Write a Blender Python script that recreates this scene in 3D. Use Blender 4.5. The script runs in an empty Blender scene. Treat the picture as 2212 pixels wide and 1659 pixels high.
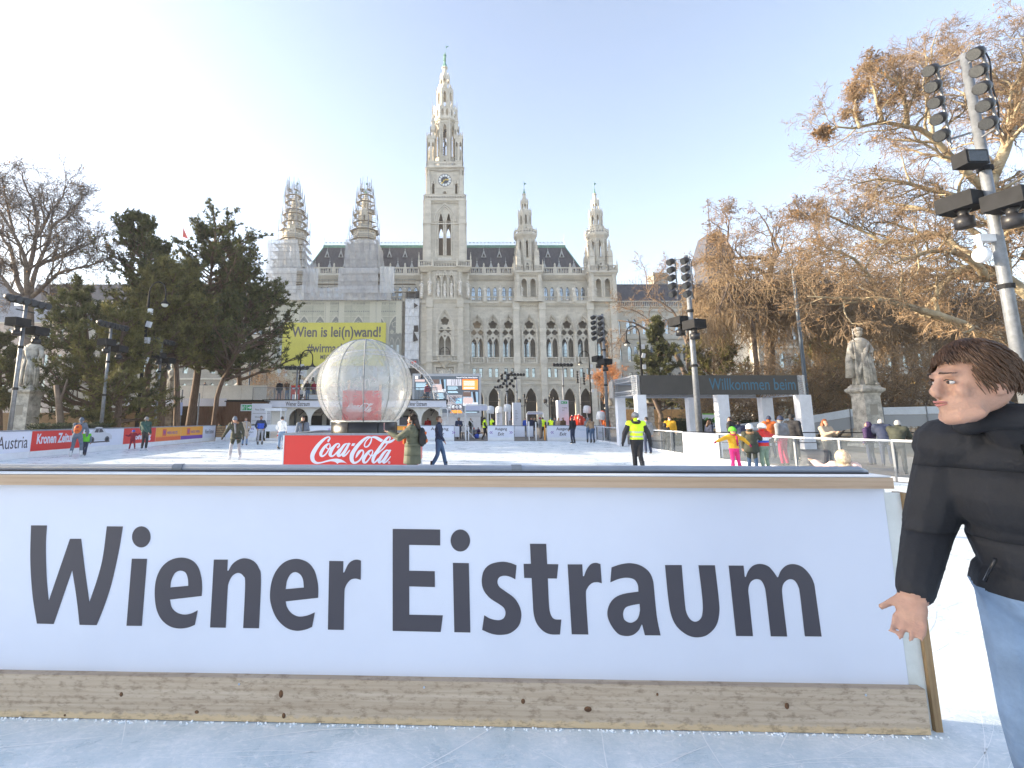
import bpy, math, random
import numpy as np
from mathutils import Matrix, Vector
from mathutils.geometry import tessellate_polygon
SC=bpy.context.scene
COL=SC.collection
R=math.radians
rnd=random.Random(7)
# ---------------------------------------------------------------- camera
F=1050.;TH=R(8.68);CX=960.;CY=745.;H=1.6
cam=bpy.data.cameras.new('camera'); cam.sensor_width=36; cam.lens=36*F/2212.
cam.shift_x=(1106-CX)/2212.; cam.shift_y=-(829.5-CY)/2212.
cam.clip_start=.05; cam.clip_end=3000
camo=bpy.data.objects.new('camera',cam); COL.objects.link(camo)
camo.location=(0,0,H); camo.rotation_euler=(R(90)+TH,0,0); SC.camera=camo
# ---------------------------------------------------------------- light
SUN_EL=R(15); SUN_AZ=R(-79)           # azimuth from +Y, negative = left
w=bpy.data.worlds.new('World'); SC.world=w; w.use_nodes=True
nt=w.node_tree; nt.nodes.clear()
sky=nt.nodes.new('ShaderNodeTexSky'); sky.sky_type='NISHITA'; sky.sun_disc=False
sky.sun_elevation=SUN_EL; sky.sun_rotation=SUN_AZ%(2*math.pi); sky.altitude=200; sky.air_density=1.0; sky.dust_density=1.2; sky.ozone_density=1.0
bg=nt.nodes.new('ShaderNodeBackground'); bg.inputs[1].default_value=.15
wo=nt.nodes.new('ShaderNodeOutputWorld'); hs=nt.nodes.new('ShaderNodeHueSaturation'); hs.inputs['Hue'].default_value=.507; hs.inputs['Saturation'].default_value=.8; nt.links.new(sky.outputs[0],hs.inputs['Color']); nt.links.new(hs.outputs[0],bg.inputs[0]); nt.links.new(bg.outputs[0],wo.inputs[0])
sl=bpy.data.lights.new('sun','SUN'); sl.energy=4.6; sl.angle=R(.5); sl.color=(1,.83,.6)
so=bpy.data.objects.new('sun',sl); COL.objects.link(so)
sd=Vector((math.sin(SUN_AZ)*math.cos(SUN_EL),math.cos(SUN_AZ)*math.cos(SUN_EL),math.sin(SUN_EL)))
so.rotation_euler=sd.to_track_quat('Z','Y').to_euler(); so.location=sd*200
vs=SC.view_settings; vs.view_transform='Standard'; vs.look='None'; vs.gamma=1; vs.use_curve_mapping=False; vs.exposure=1.7
SC.cycles.max_bounces=6; SC.cycles.transparent_max_bounces=24; SC.cycles.diffuse_bounces=3; SC.cycles.glossy_bounces=3

# ---------------------------------------------------------------- helpers
def P(px,py,Y):
    u=(px-CX)/F; v=(CY-py)/F
    dy=math.cos(TH)-v*math.sin(TH); dz=math.sin(TH)+v*math.cos(TH); t=Y/dy
    return Vector((u*t,Y,H+dz*t))
def G(px,py,z=0):
    v=(CY-py)/F; dy=math.cos(TH)-v*math.sin(TH); dz=math.sin(TH)+v*math.cos(TH); t=(z-H)/dz
    return Vector(((px-CX)/F*t,dy*t,z))
KIDS={}
MW={}      # object name -> world matrix of things
def thing(name,label,cat,loc=(0,0,0),rz=0,group=None):
    o=bpy.data.objects.new(name,None); COL.objects.link(o); o.location=loc; o.rotation_euler=(0,0,rz); o.empty_display_size=.2
    o['label']=label; o['category']=cat
    if group: o['group']=group
    MW[o.name]=Matrix.Translation(loc)@Matrix.Rotation(rz,4,'Z')
    return o
def tag(o,label,cat,group=None):
    o['label']=label; o['category']=cat
    if group: o['group']=group
    return o
def mesh_from(name,v,f,mi=None,smooth=False):
    me=bpy.data.meshes.new(name)
    v=np.asarray(v,dtype=np.float32).reshape(-1,3)
    if isinstance(f,np.ndarray):
        k=f.shape[1]; n=len(f); tot=np.full(n,k,dtype=np.int32); idx=f.astype(np.int32).ravel()
    else:
        n=len(f); tot=np.fromiter((len(a) for a in f),dtype=np.int32,count=n)
        idx=np.fromiter((i for a in f for i in a),dtype=np.int32)
    st=np.zeros(n,dtype=np.int32); st[1:]=np.cumsum(tot)[:-1]
    me.vertices.add(len(v)); me.vertices.foreach_set('co',v.ravel())
    me.loops.add(len(idx)); me.loops.foreach_set('vertex_index',idx)
    me.polygons.add(n); me.polygons.foreach_set('loop_start',st); me.polygons.foreach_set('loop_total',tot)
    if mi is not None: me.polygons.foreach_set('material_index',np.asarray(mi,dtype=np.int32))
    me.polygons.foreach_set('use_smooth',np.full(n,bool(smooth)))
    me.update(calc_edges=True)
    return me
def link(name,me,mats,parent=None,world=False,kind=None,label=None):
    if mats is not None and not me.materials:
        for m in (mats if isinstance(mats,(list,tuple)) else [mats]): me.materials.append(m)
    o=bpy.data.objects.new(name,me); COL.objects.link(o)
    if parent is not None:
        o.parent=parent; KIDS.setdefault(parent.name,[]).append(o)
        if world and parent.name in MW: o.matrix_parent_inverse=MW[parent.name].inverted()
    if kind: o['kind']=kind
    if label: o['label']=label
    return o
class MB:
    def __init__(s,T=None): s.v=[]; s.f=[]; s.m=[]; s.T=T; s.mi=0
    def add(s,vs,fs):
        b=len(s.v)
        if s.T is not None: T=s.T; vs=[tuple(T@Vector(p)) for p in vs]
        s.v.extend(vs); s.f.extend([tuple(i+b for i in f) for f in fs]); s.m.extend([s.mi]*len(fs)); return s
    def box(s,x0,x1,y0,y1,z0,z1):
        return s.add([(x0,y0,z0),(x1,y0,z0),(x1,y1,z0),(x0,y1,z0),(x0,y0,z1),(x1,y0,z1),(x1,y1,z1),(x0,y1,z1)],
          [(0,3,2,1),(4,5,6,7),(0,1,5,4),(1,2,6,5),(2,3,7,6),(3,0,4,7)])
    def cbox(s,c,sx,sy,sz): return s.box(c[0]-sx/2,c[0]+sx/2,c[1]-sy/2,c[1]+sy/2,c[2]-sz/2,c[2]+sz/2)
    def plate(s,outer,holes=(),y0=0,y1=.1,back=True):
        loops=[[(p[0],0,p[1]) for p in outer]]+[[(p[0],0,p[1]) for p in h] for h in holes]
        flat=[p for l in loops for p in l]; n=len(flat)
        tr=tessellate_polygon([[Vector((p[0],p[2],0)) for p in l] for l in loops])
        vs=[(p[0],y0,p[2]) for p in flat]; fs=[]
        for t in tr:
            a,b,c=(flat[i] for i in t)
            cr=(b[0]-a[0])*(c[2]-a[2])-(b[2]-a[2])*(c[0]-a[0])
            if abs(cr)<1e-12: continue
            fs.append(tuple(t) if cr>0 else (t[0],t[2],t[1]))
        if y1 is not None:
            vs+=[(p[0],y1,p[2]) for p in flat]
            if back: fs+=[(c+n,b+n,a+n) for a,b,c in fs[:]]
            k=0
            for li,l in enumerate(loops):
                m=len(l); A=sum(l[i][0]*l[(i+1)%m][2]-l[(i+1)%m][0]*l[i][2] for i in range(m))
                fl=(A>0)==(li==0)
                for i in range(m):
                    a=k+i; b=k+(i+1)%m
                    fs.append((b,a,a+n,b+n) if fl else (a,b,b+n,a+n))
                k+=m
        return s.add(vs,fs)
    def tube(s,pts,rs,n=8,caps=True):
        pts=[Vector(p) for p in pts]; m=len(pts)
        if not hasattr(rs,'__len__'): rs=[rs]*m
        up=Vector((0,0,1)); vs=[]; fs=[]; u=None
        for i,p in enumerate(pts):
            d=(pts[min(i+1,m-1)]-pts[max(i-1,0)]).normalized()
            if u is None: u=d.orthogonal().normalized()
            else:
                u=u-d*u.dot(d); u=u.normalized() if u.length>1e-6 else d.orthogonal().normalized()
            w_=d.cross(u)
            for k in range(n):
                a=2*math.pi*k/n; vs.append(tuple(p+(u*math.cos(a)+w_*math.sin(a))*rs[i]))
        for i in range(m-1):
            for k in range(n):
                a=i*n+k; b=i*n+(k+1)%n; fs.append((a,b,b+n,a+n))
        if caps: fs.append(tuple(range(n-1,-1,-1))); fs.append(tuple(range((m-1)*n,m*n)))
        return s.add(vs,fs)
    def lathe(s,prof,c=(0,0,0),n=16,ph=0,sx=1,sy=1,caps=True):
        vs=[];fs=[]
        for r,z in prof:
            for k in range(n):
                a=2*math.pi*k/n+ph; vs.append((c[0]+r*sx*math.cos(a),c[1]+r*sy*math.sin(a),c[2]+z))
        for i in range(len(prof)-1):
            for k in range(n):
                a=i*n+k;b=i*n+(k+1)%n; fs.append((a,b,b+n,a+n))
        if caps: fs.append(tuple(range(n-1,-1,-1))); m=len(prof)-1; fs.append(tuple(range(m*n,m*n+n)))
        return s.add(vs,fs)
    def ball(s,c,rx,ry=None,rz=None,n=12,m=8,rot=None):
        ry=rx if ry is None else ry; rz=rx if rz is None else rz
        c=Vector(c); vs=[];fs=[]
        for i in range(1,m):
            t=math.pi*i/m
            for k in range(n):
                a=2*math.pi*k/n; q=Vector((rx*math.sin(t)*math.cos(a),ry*math.sin(t)*math.sin(a),-rz*math.cos(t)))
                if rot is not None: q=rot@q
                vs.append(tuple(c+q))
        lo=Vector((0,0,-rz)); hi=Vector((0,0,rz))
        if rot is not None: lo=rot@lo; hi=rot@hi
        vs+= [tuple(c+lo),tuple(c+hi)]; L=len(vs)-2
        for i in range(m-2):
            for k in range(n):
                a=i*n+k;b=i*n+(k+1)%n; fs.append((a,b,b+n,a+n))
        for k in range(n):
            fs.append((L,(k+1)%n,k)); fs.append((L+1,(m-2)*n+k,(m-2)*n+(k+1)%n))
        return s.add(vs,fs)
    def build(s,name,mats,parent=None,world=False,smooth=False,kind=None,label=None):
        multi=isinstance(mats,(list,tuple))
        return link(name,mesh_from(name,s.v,s.f,s.m if multi else None,smooth),mats,parent,world,kind,label)
def tubes_np(p0,p1,r0,r1,n):
    """many separate tapered tubes at once -> verts, quad faces"""
    p0=np.asarray(p0,dtype=np.float64);p1=np.asarray(p1,dtype=np.float64);r0=np.asarray(r0);r1=np.asarray(r1)
    d=p1-p0; L=np.linalg.norm(d,axis=1,keepdims=True); L[L==0]=1; d=d/L
    ref=np.where(np.abs(d[:,2:3])<.9,np.array([[0,0,1.]]),np.array([[1.,0,0]]))
    u=np.cross(d,ref); u/=np.linalg.norm(u,axis=1,keepdims=True); w_=np.cross(d,u)
    a=np.arange(n)*2*math.pi/n; ca=np.cos(a)[None,:,None]; sa=np.sin(a)[None,:,None]
    ring=u[:,None,:]*ca+w_[:,None,:]*sa
    A=p0[:,None,:]+ring*r0[:,None,None]; B=p1[:,None,:]+ring*r1[:,None,None]
    N=len(p0); V=np.concatenate([A,B],axis=1).reshape(-1,3)
    k=np.arange(n); q=np.stack([k,(k+1)%n,(k+1)%n+n,k+n],axis=1)
    Fc=(q[None]+np.arange(N)[:,None,None]*2*n).reshape(-1,4)
    return V,Fc
def dup(root,loc,rz=0,label=None,group=None,scale=None):
    def cp(o,par):
        c=o.copy(); COL.objects.link(c)
        if par is not None: c.parent=par; c.matrix_parent_inverse=o.matrix_parent_inverse.copy(); KIDS.setdefault(par.name,[]).append(c)
        for ch in KIDS.get(o.name,[])[:]: cp(ch,c)
        return c
    r=cp(root,None); r.location=loc; r.rotation_euler=(0,0,rz)
    if scale: r.scale=(scale,)*3
    if label: r['label']=label
    if group: r['group']=group
    MW[r.name]=Matrix.Translation(loc)@Matrix.Rotation(rz,4,'Z')
    return r
# ---------------------------------------------------------------- materials
MC={}
def mat(name,col,rough=.6,metal=0,var=0,vs_=3,bump=0,bs=20,emit=None,es=1,spec=.5,col2=None,stretch=None,coat=0):
    if name in MC: return MC[name]
    m=bpy.data.materials.new(name); m.use_nodes=True; N=m.node_tree.nodes; Lk=m.node_tree.links
    b=N['Principled BSDF']; b.inputs['Base Color'].default_value=(*col,1); b.inputs['Roughness'].default_value=rough
    b.inputs['Metallic'].default_value=metal; b.inputs['Specular IOR Level'].default_value=spec
    if coat: b.inputs['Coat Weight'].default_value=coat
    if var or bump:
        tc=N.new('ShaderNodeTexCoord'); mp=N.new('ShaderNodeMapping'); Lk.new(tc.outputs['Object'],mp.inputs[0])
        if stretch: mp.inputs['Scale'].default_value=stretch
    if var:
        ns=N.new('ShaderNodeTexNoise'); ns.inputs['Scale'].default_value=vs_; ns.inputs['Detail'].default_value=6; ns.inputs['Roughness'].default_value=.65
        Lk.new(mp.outputs[0],ns.inputs['Vector']); rp=N.new('ShaderNodeValToRGB')
        c2=col2 or tuple(min(1,c*(1+var)) for c in col); c1=tuple(c*(1-var) for c in col) if not col2 else col
        rp.color_ramp.elements[0].color=(*c1,1); rp.color_ramp.elements[1].color=(*c2,1)
        rp.color_ramp.elements[0].position=.35; rp.color_ramp.elements[1].position=.65
        Lk.new(ns.outputs[0],rp.inputs[0]); Lk.new(rp.outputs[0],b.inputs['Base Color'])
    if bump:
        n2=N.new('ShaderNodeTexNoise'); n2.inputs['Scale'].default_value=bs; n2.inputs['Detail'].default_value=5; Lk.new(mp.outputs[0],n2.inputs['Vector'])
        bp=N.new('ShaderNodeBump'); bp.inputs['Strength'].default_value=bump; bp.inputs['Distance'].default_value=.02
        Lk.new(n2.outputs[0],bp.inputs['Height']); Lk.new(bp.outputs[0],b.inputs['Normal'])
    if emit: b.inputs['Emission Color'].default_value=(*emit,1); b.inputs['Emission Strength'].default_value=es
    MC[name]=m; return m
def alpha(m,a):
    m.node_tree.nodes['Principled BSDF'].inputs['Alpha'].default_value=a; return m
def leaflike(m,f=.35):
    N=m.node_tree.nodes; L=m.node_tree.links; b=N['Principled BSDF']; o=N['Material Output']; t=N.new('ShaderNodeBsdfTranslucent'); x=N.new('ShaderNodeMixShader'); x.inputs[0].default_value=f
    if b.inputs['Base Color'].links: L.new(b.inputs['Base Color'].links[0].from_socket,t.inputs[0])
    L.new(b.outputs[0],x.inputs[1]); L.new(t.outputs[0],x.inputs[2]); L.new(x.outputs[0],o.inputs[0]); return m
def stone_mat(name,col,bw=1.2,bh=.5,mortar=.78,dirt=.25):
    m=bpy.data.materials.new(name); m.use_nodes=True; N=m.node_tree.nodes; L=m.node_tree.links; b=N['Principled BSDF']; b.inputs['Roughness'].default_value=.85
    tc=N.new('ShaderNodeTexCoord'); sp=N.new('ShaderNodeSeparateXYZ'); L.new(tc.outputs['Object'],sp.inputs[0])
    ad=N.new('ShaderNodeMath'); ad.operation='ADD'; L.new(sp.outputs[0],ad.inputs[0]); L.new(sp.outputs[1],ad.inputs[1])
    cb=N.new('ShaderNodeCombineXYZ'); L.new(ad.outputs[0],cb.inputs[0]); L.new(sp.outputs[2],cb.inputs[1])
    br=N.new('ShaderNodeTexBrick'); br.inputs['Scale'].default_value=1; br.inputs['Brick Width'].default_value=bw; br.inputs['Row Height'].default_value=bh
    br.inputs['Mortar Size'].default_value=.025; br.inputs['Mortar Smooth'].default_value=.6
    br.inputs['Color1'].default_value=(*col,1); br.inputs['Color2'].default_value=(*[c*.84 for c in col],1); br.inputs['Mortar'].default_value=(*[c*mortar for c in col],1)
    L.new(cb.outputs[0],br.inputs['Vector'])
    ns=N.new('ShaderNodeTexNoise'); ns.inputs['Scale'].default_value=.35; ns.inputs['Detail'].default_value=8; ns.inputs['Roughness'].default_value=.7; L.new(tc.outputs['Object'],ns.inputs['Vector'])
    rp=N.new('ShaderNodeValToRGB'); rp.color_ramp.elements[0].position=.3; rp.color_ramp.elements[1].position=.7
    rp.color_ramp.elements[0].color=(1-dirt,1-dirt,1-dirt,1); rp.color_ramp.elements[1].color=(1,1,1,1); L.new(ns.outputs[0],rp.inputs[0])
    mx=N.new('ShaderNodeMixRGB'); mx.blend_type='MULTIPLY'; mx.inputs[0].default_value=1; L.new(br.outputs[0],mx.inputs[1]); L.new(rp.outputs[0],mx.inputs[2]); L.new(mx.outputs[0],b.inputs['Base Color'])
    bp=N.new('ShaderNodeBump'); bp.inputs['Strength'].default_value=.5; bp.inputs['Distance'].default_value=.05; L.new(br.outputs[1],bp.inputs['Height']); bp.invert=True; L.new(bp.outputs[0],b.inputs['Normal'])
    MC[name]=m; return m
STONE=stone_mat('pale_limestone',(.68,.635,.55),mortar=.84,dirt=.24); STONE2=stone_mat('limestone_trim',(.74,.695,.61),2.4,.9,.93,.25)
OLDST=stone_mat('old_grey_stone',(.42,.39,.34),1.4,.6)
STAT=mat('statue_stone',(.68,.64,.58),.8,var=.25,vs_=3,bump=.3)
GREYST=mat('weathered_statue_stone',(.44,.42,.38),.85,var=.45,vs_=2.5,bump=.5,bs=12)
SLATE=mat('dark_roof_slate',(.05,.05,.065),.55,var=.35,vs_=2,stretch=(1,1,.15),bump=.3,bs=8)
COPPER=mat('green_copper',(.12,.28,.22),.6,var=.3)
GLASSB=mat('window_glass',(.36,.42,.48),.1,metal=.8,var=.3,vs_=.4)
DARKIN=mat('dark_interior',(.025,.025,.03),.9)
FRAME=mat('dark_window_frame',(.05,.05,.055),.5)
GOLD=mat('gilded_metal',(.8,.55,.12),.3,metal=.9)
WHITE=mat('white_board_film',(.66,.69,.80),.3,spec=.5,var=.035,vs_=.7)
WHITEP=mat('white_paint',(.72,.74,.78),.5,var=.06,vs_=2)
INK=mat('dark_grey_ink',(.058,.053,.068),.4)
REDP=mat('red_print',(.62,.035,.03),.4)
ORANGE=mat('orange_print',(.8,.35,.04),.45)
ORRED=mat('orange_red_print',(.68,.13,.04),.45)
PURPLE=mat('purple_print',(.15,.05,.35),.45)
GREENP=mat('green_sign_print',(.02,.35,.12),.4)
GALV=mat('galvanised_steel',(.19,.205,.23),.5,metal=.25,var=.2,vs_=6)
BLACKM=mat('black_metal',(.018,.018,.022),.42)
DGREY=mat('dark_grey_metal',(.016,.017,.02),.75,var=.2,spec=.2)
GREYCAP=mat('grey_plastic_cap',(.22,.25,.31),.35,var=.12)
LENS=mat('lamp_lens',(.05,.055,.06),.2,metal=.3,var=.6,vs_=60)
CHROME=mat('polished_blade',(.7,.72,.75),.2,metal=1)
BARK=mat('pine_bark',(.12,.08,.06),.9,var=.4,vs_=4,bump=.8,bs=6,stretch=(3,3,.6))
DARKWOOD=mat('dark_brown_boards',(.075,.035,.022),.75,var=.4,vs_=4,stretch=(14,14,.6),bump=.3)
TANWOOD=mat('tan_wood_boards',(.30,.19,.10),.75,var=.3,vs_=4,stretch=(.6,.6,14),bump=.3)
SKIN=mat('skin',(.42,.245,.18),.55,var=.12,vs_=14,bump=.15,bs=160); SKIN.node_tree.nodes['Principled BSDF'].inputs['Subsurface Weight'].default_value=.12; SKIN.node_tree.nodes['Principled BSDF'].inputs['Subsurface Radius'].default_value=(.02,.008,.004)
# ================================================================ ground, ice
def ice_mat():
    m=bpy.data.materials.new('scratched_ice'); m.use_nodes=True; N=m.node_tree.nodes; L=m.node_tree.links; b=N['Principled BSDF']
    tc=N.new('ShaderNodeTexCoord')
    def noise(sc,det,stretch=(1,1,1),rot=0,rough=.6,dist=0):
        mp=N.new('ShaderNodeMapping'); mp.inputs['Scale'].default_value=stretch; mp.inputs['Rotation'].default_value=(0,0,rot); L.new(tc.outputs['Object'],mp.inputs[0])
        n=N.new('ShaderNodeTexNoise'); n.inputs['Scale'].default_value=sc; n.inputs['Detail'].default_value=det; n.inputs['Roughness'].default_value=rough; n.inputs['Distortion'].default_value=dist
        L.new(mp.outputs[0],n.inputs['Vector']); return n.outputs[0]
    def ramp(src,p0,p1,c0,c1):
        r=N.new('ShaderNodeValToRGB'); r.color_ramp.elements[0].position=p0; r.color_ramp.elements[1].position=p1; r.color_ramp.elements[0].color=c0; r.color_ramp.elements[1].color=c1
        L.new(src,r.inputs[0]); return r.outputs[0]
    def mix(f,a,b_,t='MIX'):
        x=N.new('ShaderNodeMixRGB'); x.blend_type=t
        if isinstance(f,float): x.inputs[0].default_value=f
        else: L.new(f,x.inputs[0])
        for i,s in ((1,a),(2,b_)):
            if isinstance(s,tuple): x.inputs[i].default_value=s
            else: L.new(s,x.inputs[i])
        return x.outputs[0]
    patches=ramp(noise(1.6,7,(1,1,1),0,.7,.4),.38,.66,(0,0,0,1),(1,1,1,1))
    s1=ramp(noise(4,6,(1,16,1),.12,.75,1.2),.58,.70,(0,0,0,1),(1,1,1,1))
    s2=ramp(noise(7,6,(1,9,1),-.5,.75,1.6),.60,.70,(0,0,0,1),(1,1,1,1))
    s3=ramp(noise(13,7,(1,1.6,1),.3,.8,1.4),.52,.64,(0,0,0,1),(1,1,1,1))
    snow=mix(1.,mix(1.,s1,s2,'LIGHTEN'),s3,'LIGHTEN')
    f=mix(1.,snow,patches,'SCREEN')
    fine=ramp(noise(34,4,(1,1,1),0,.8),.4,.62,(.55,.55,.55,1),(1,1,1,1))
    f=mix(1.,f,fine,'MULTIPLY')
    col=mix(f,(.56,.66,.72,1),(.94,.95,.97,1)); L.new(col,b.inputs['Base Color'])
    rg=N.new('ShaderNodeMapRange'); rg.inputs[3].default_value=.22; rg.inputs[4].default_value=.75; L.new(f,rg.inputs[0]); L.new(rg.outputs[0],b.inputs['Roughness'])
    bp=N.new('ShaderNodeBump'); bp.inputs['Strength'].default_value=.35; bp.inputs['Distance'].default_value=.008; L.new(f,bp.inputs['Height']); L.new(bp.outputs[0],b.inputs['Normal'])
    b.inputs['Specular IOR Level'].default_value=.4
    return m
ICE=ice_mat()
def wood_mat(name,c1,c2,knot=(.16,.08,.03),axis=0,ks=3.2,worn=None):
    m=bpy.data.materials.new(name); m.use_nodes=True; N=m.node_tree.nodes; L=m.node_tree.links; b=N['Principled BSDF']; b.inputs['Roughness'].default_value=.72
    tc=N.new('ShaderNodeTexCoord'); mp=N.new('ShaderNodeMapping'); L.new(tc.outputs['Object'],mp.inputs[0]); st=[9,9,9]; st[axis]=.45; mp.inputs['Scale'].default_value=st
    n=N.new('ShaderNodeTexNoise'); n.inputs['Scale'].default_value=2.2; n.inputs['Detail'].default_value=7; n.inputs['Roughness'].default_value=.7; n.inputs['Distortion'].default_value=.6; L.new(mp.outputs[0],n.inputs['Vector'])
    wv=N.new('ShaderNodeTexWave'); wv.bands_direction='Z' if axis!=2 else 'X'; wv.inputs['Scale'].default_value=1.3; wv.inputs['Distortion'].default_value=3.5; wv.inputs['Detail'].default_value=3; wv.inputs['Detail Scale'].default_value=.7; L.new(mp.outputs[0],wv.inputs['Vector'])
    r=N.new('ShaderNodeValToRGB'); r.color_ramp.elements[0].position=.3; r.color_ramp.elements[1].position=.72; r.color_ramp.elements[0].color=(*c1,1); r.color_ramp.elements[1].color=(*c2,1); L.new(n.outputs[0],r.inputs[0])
    r2=N.new('ShaderNodeValToRGB'); r2.color_ramp.elements[0].color=(.72,.68,.64,1); r2.color_ramp.elements[1].color=(1,1,1,1); r2.color_ramp.elements[1].position=.55; L.new(wv.outputs[0],r2.inputs[0])
    mx=N.new('ShaderNodeMixRGB'); mx.blend_type='MULTIPLY'; mx.inputs[0].default_value=.55; L.new(r.outputs[0],mx.inputs[1]); L.new(r2.outputs[0],mx.inputs[2])
    mk=N.new('ShaderNodeMapping'); L.new(tc.outputs['Object'],mk.inputs[0]); sk=[.7,.7,.7]; sk[axis]=.35; mk.inputs['Scale'].default_value=sk
    vo=N.new('ShaderNodeTexVoronoi'); vo.inputs['Scale'].default_value=ks; L.new(mk.outputs[0],vo.inputs['Vector'])
    r3=N.new('ShaderNodeValToRGB'); r3.color_ramp.elements[0].position=.035; r3.color_ramp.elements[1].position=.085; r3.color_ramp.elements[0].color=(1,1,1,1); r3.color_ramp.elements[1].color=(0,0,0,1); L.new(vo.outputs['Distance'],r3.inputs[0])
    mx.inputs[0].default_value=.3; m2=N.new('ShaderNodeMixRGB'); L.new(r3.outputs[0],m2.inputs[0]); L.new(mx.outputs[0],m2.inputs[1]); m2.inputs[2].default_value=(*knot,1)
    out=m2.outputs[0]
    if worn:   # scuffed dents and a raw yellow lower edge (worn=z height)
        n4=N.new('ShaderNodeTexNoise'); n4.inputs['Scale'].default_value=28; n4.inputs['Detail'].default_value=4; L.new(tc.outputs['Object'],n4.inputs['Vector'])
        sx=N.new('ShaderNodeSeparateXYZ'); L.new(tc.outputs['Object'],sx.inputs[0])
        ma=N.new('ShaderNodeMath'); ma.operation='MULTIPLY_ADD'; ma.inputs[1].default_value=.05; L.new(n4.outputs[0],ma.inputs[0]); L.new(sx.outputs[2],ma.inputs[2])
        r5=N.new('ShaderNodeValToRGB'); r5.color_ramp.elements[0].position=worn; r5.color_ramp.elements[1].position=worn+.012; r5.color_ramp.elements[0].color=(1,1,1,1); r5.color_ramp.elements[1].color=(0,0,0,1); L.new(ma.outputs[0],r5.inputs[0])
        m4=N.new('ShaderNodeMixRGB'); L.new(r5.outputs[0],m4.inputs[0]); L.new(out,m4.inputs[1]); m4.inputs[2].default_value=(.60,.45,.28,1); out=m4.outputs[0]
        mp5=N.new('ShaderNodeMapping'); mp5.inputs['Scale'].default_value=(5,5,13); L.new(tc.outputs['Object'],mp5.inputs[0])
        n5=N.new('ShaderNodeTexNoise'); n5.inputs['Scale'].default_value=2.6; n5.inputs['Detail'].default_value=5; n5.inputs['Roughness'].default_value=.75; L.new(mp5.outputs[0],n5.inputs['Vector'])
        r6=N.new('ShaderNodeValToRGB'); r6.color_ramp.elements[0].position=.5; r6.color_ramp.elements[1].position=.66; r6.color_ramp.elements[0].color=(0,0,0,1); r6.color_ramp.elements[1].color=(.8,.8,.8,1); L.new(n5.outputs[0],r6.inputs[0])
        m5=N.new('ShaderNodeMixRGB'); L.new(r6.outputs[0],m5.inputs[0]); L.new(out,m5.inputs[1]); m5.inputs[2].default_value=(.22,.155,.10,1); out=m5.outputs[0]
    L.new(out,b.inputs['Base Color'])
    bp=N.new('ShaderNodeBump'); bp.inputs['Strength'].default_value=.5; bp.inputs['Distance'].default_value=.004; L.new(n.outputs[0],bp.inputs['Height']); L.new(bp.outputs[0],b.inputs['Normal'])
    return m
KICKW=wood_mat('worn_kick_plank',(.40,.30,.21),(.60,.49,.38),ks=2.4,worn=.052)
RAILW=wood_mat('planed_rail_wood',(.42,.29,.19),(.58,.43,.31),ks=1.6)
EDGEW=wood_mat('edge_batten_wood',(.25,.16,.08),(.40,.27,.14),axis=2)
PLY=mat('whitewashed_plywood',(.62,.63,.60),.6,var=.12,vs_=5,bump=.2,col2=(.72,.73,.71))
GROUND=mat('plaza_paving',(.19,.175,.155),.85,var=.2,vs_=.8,bump=.3,bs=6)
SOIL=mat('park_soil',(.12,.10,.07),.95,var=.3,vs_=1)
mb=MB(); mb.box(-900,900,-300,1500,-.6,-.03); g=mb.build('ground',GROUND); g['kind']='structure'
mb=MB(); mb.add([(-17.8,-14,0),(16,-14,0),(16,10,0),(13.5,10.6,0),(11.6,12.8,0),(11,14.2,0),(10.8,21.8,0),(11.3,36.4,0),(-17,36.4,0),(-17.8,19,0)],[(0,1,2,3,4,5,6,7,8,9)])
g=mb.build('ice_rink',ICE); g['kind']='structure'
for nm,x0,x1 in (('park_soil_left',-120,-19),('park_soil_right',20.5,130)):
    mb=MB(); mb.box(x0,x1,10,112,-.03,-.02 if x0<0 else -.018); g=mb.build('park_ground',SOIL); g['kind']='structure'
# ================================================================ lettering helpers
def spl(pts,k=6):
    """polygon from traced points; a third value marks a corner"""
    n=len(pts); cs=[i for i,p in enumerate(pts) if len(p)>2]; out=[]
    def cr(a,b,c,d,t):
        return tuple(.5*((2*b[j])+(-a[j]+c[j])*t+(2*a[j]-5*b[j]+4*c[j]-d[j])*t*t+(-a[j]+3*b[j]-3*c[j]+d[j])*t**3) for j in (0,1))
    if not cs:
        for i in range(n):
            a,b,c,d=pts[i-1],pts[i],pts[(i+1)%n],pts[(i+2)%n]
            out+=[cr(a,b,c,d,t/k) for t in range(k)]
        return out
    for ci,s in enumerate(cs):
        e=cs[(ci+1)%len(cs)]; seg=[pts[(s+j)%n] for j in range(((e-s)%n or n)+1)]
        if len(seg)==2: out.append(seg[0][:2]); continue
        for i in range(len(seg)-1):
            b,c=seg[i],seg[i+1]; a=seg[i-1] if i>0 else (2*b[0]-c[0],2*b[1]-c[1]); d=seg[i+2] if i+2<len(seg) else (2*c[0]-b[0],2*c[1]-b[1])
            out+=[cr(a,b,c,d,t/k) for t in range(k)]
    return out
def ell(cx,cy,rx,ry,n=28): return [(cx+rx*math.cos(2*math.pi*i/n),cy+ry*math.sin(2*math.pi*i/n)) for i in range(n)]
C='c'
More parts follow.
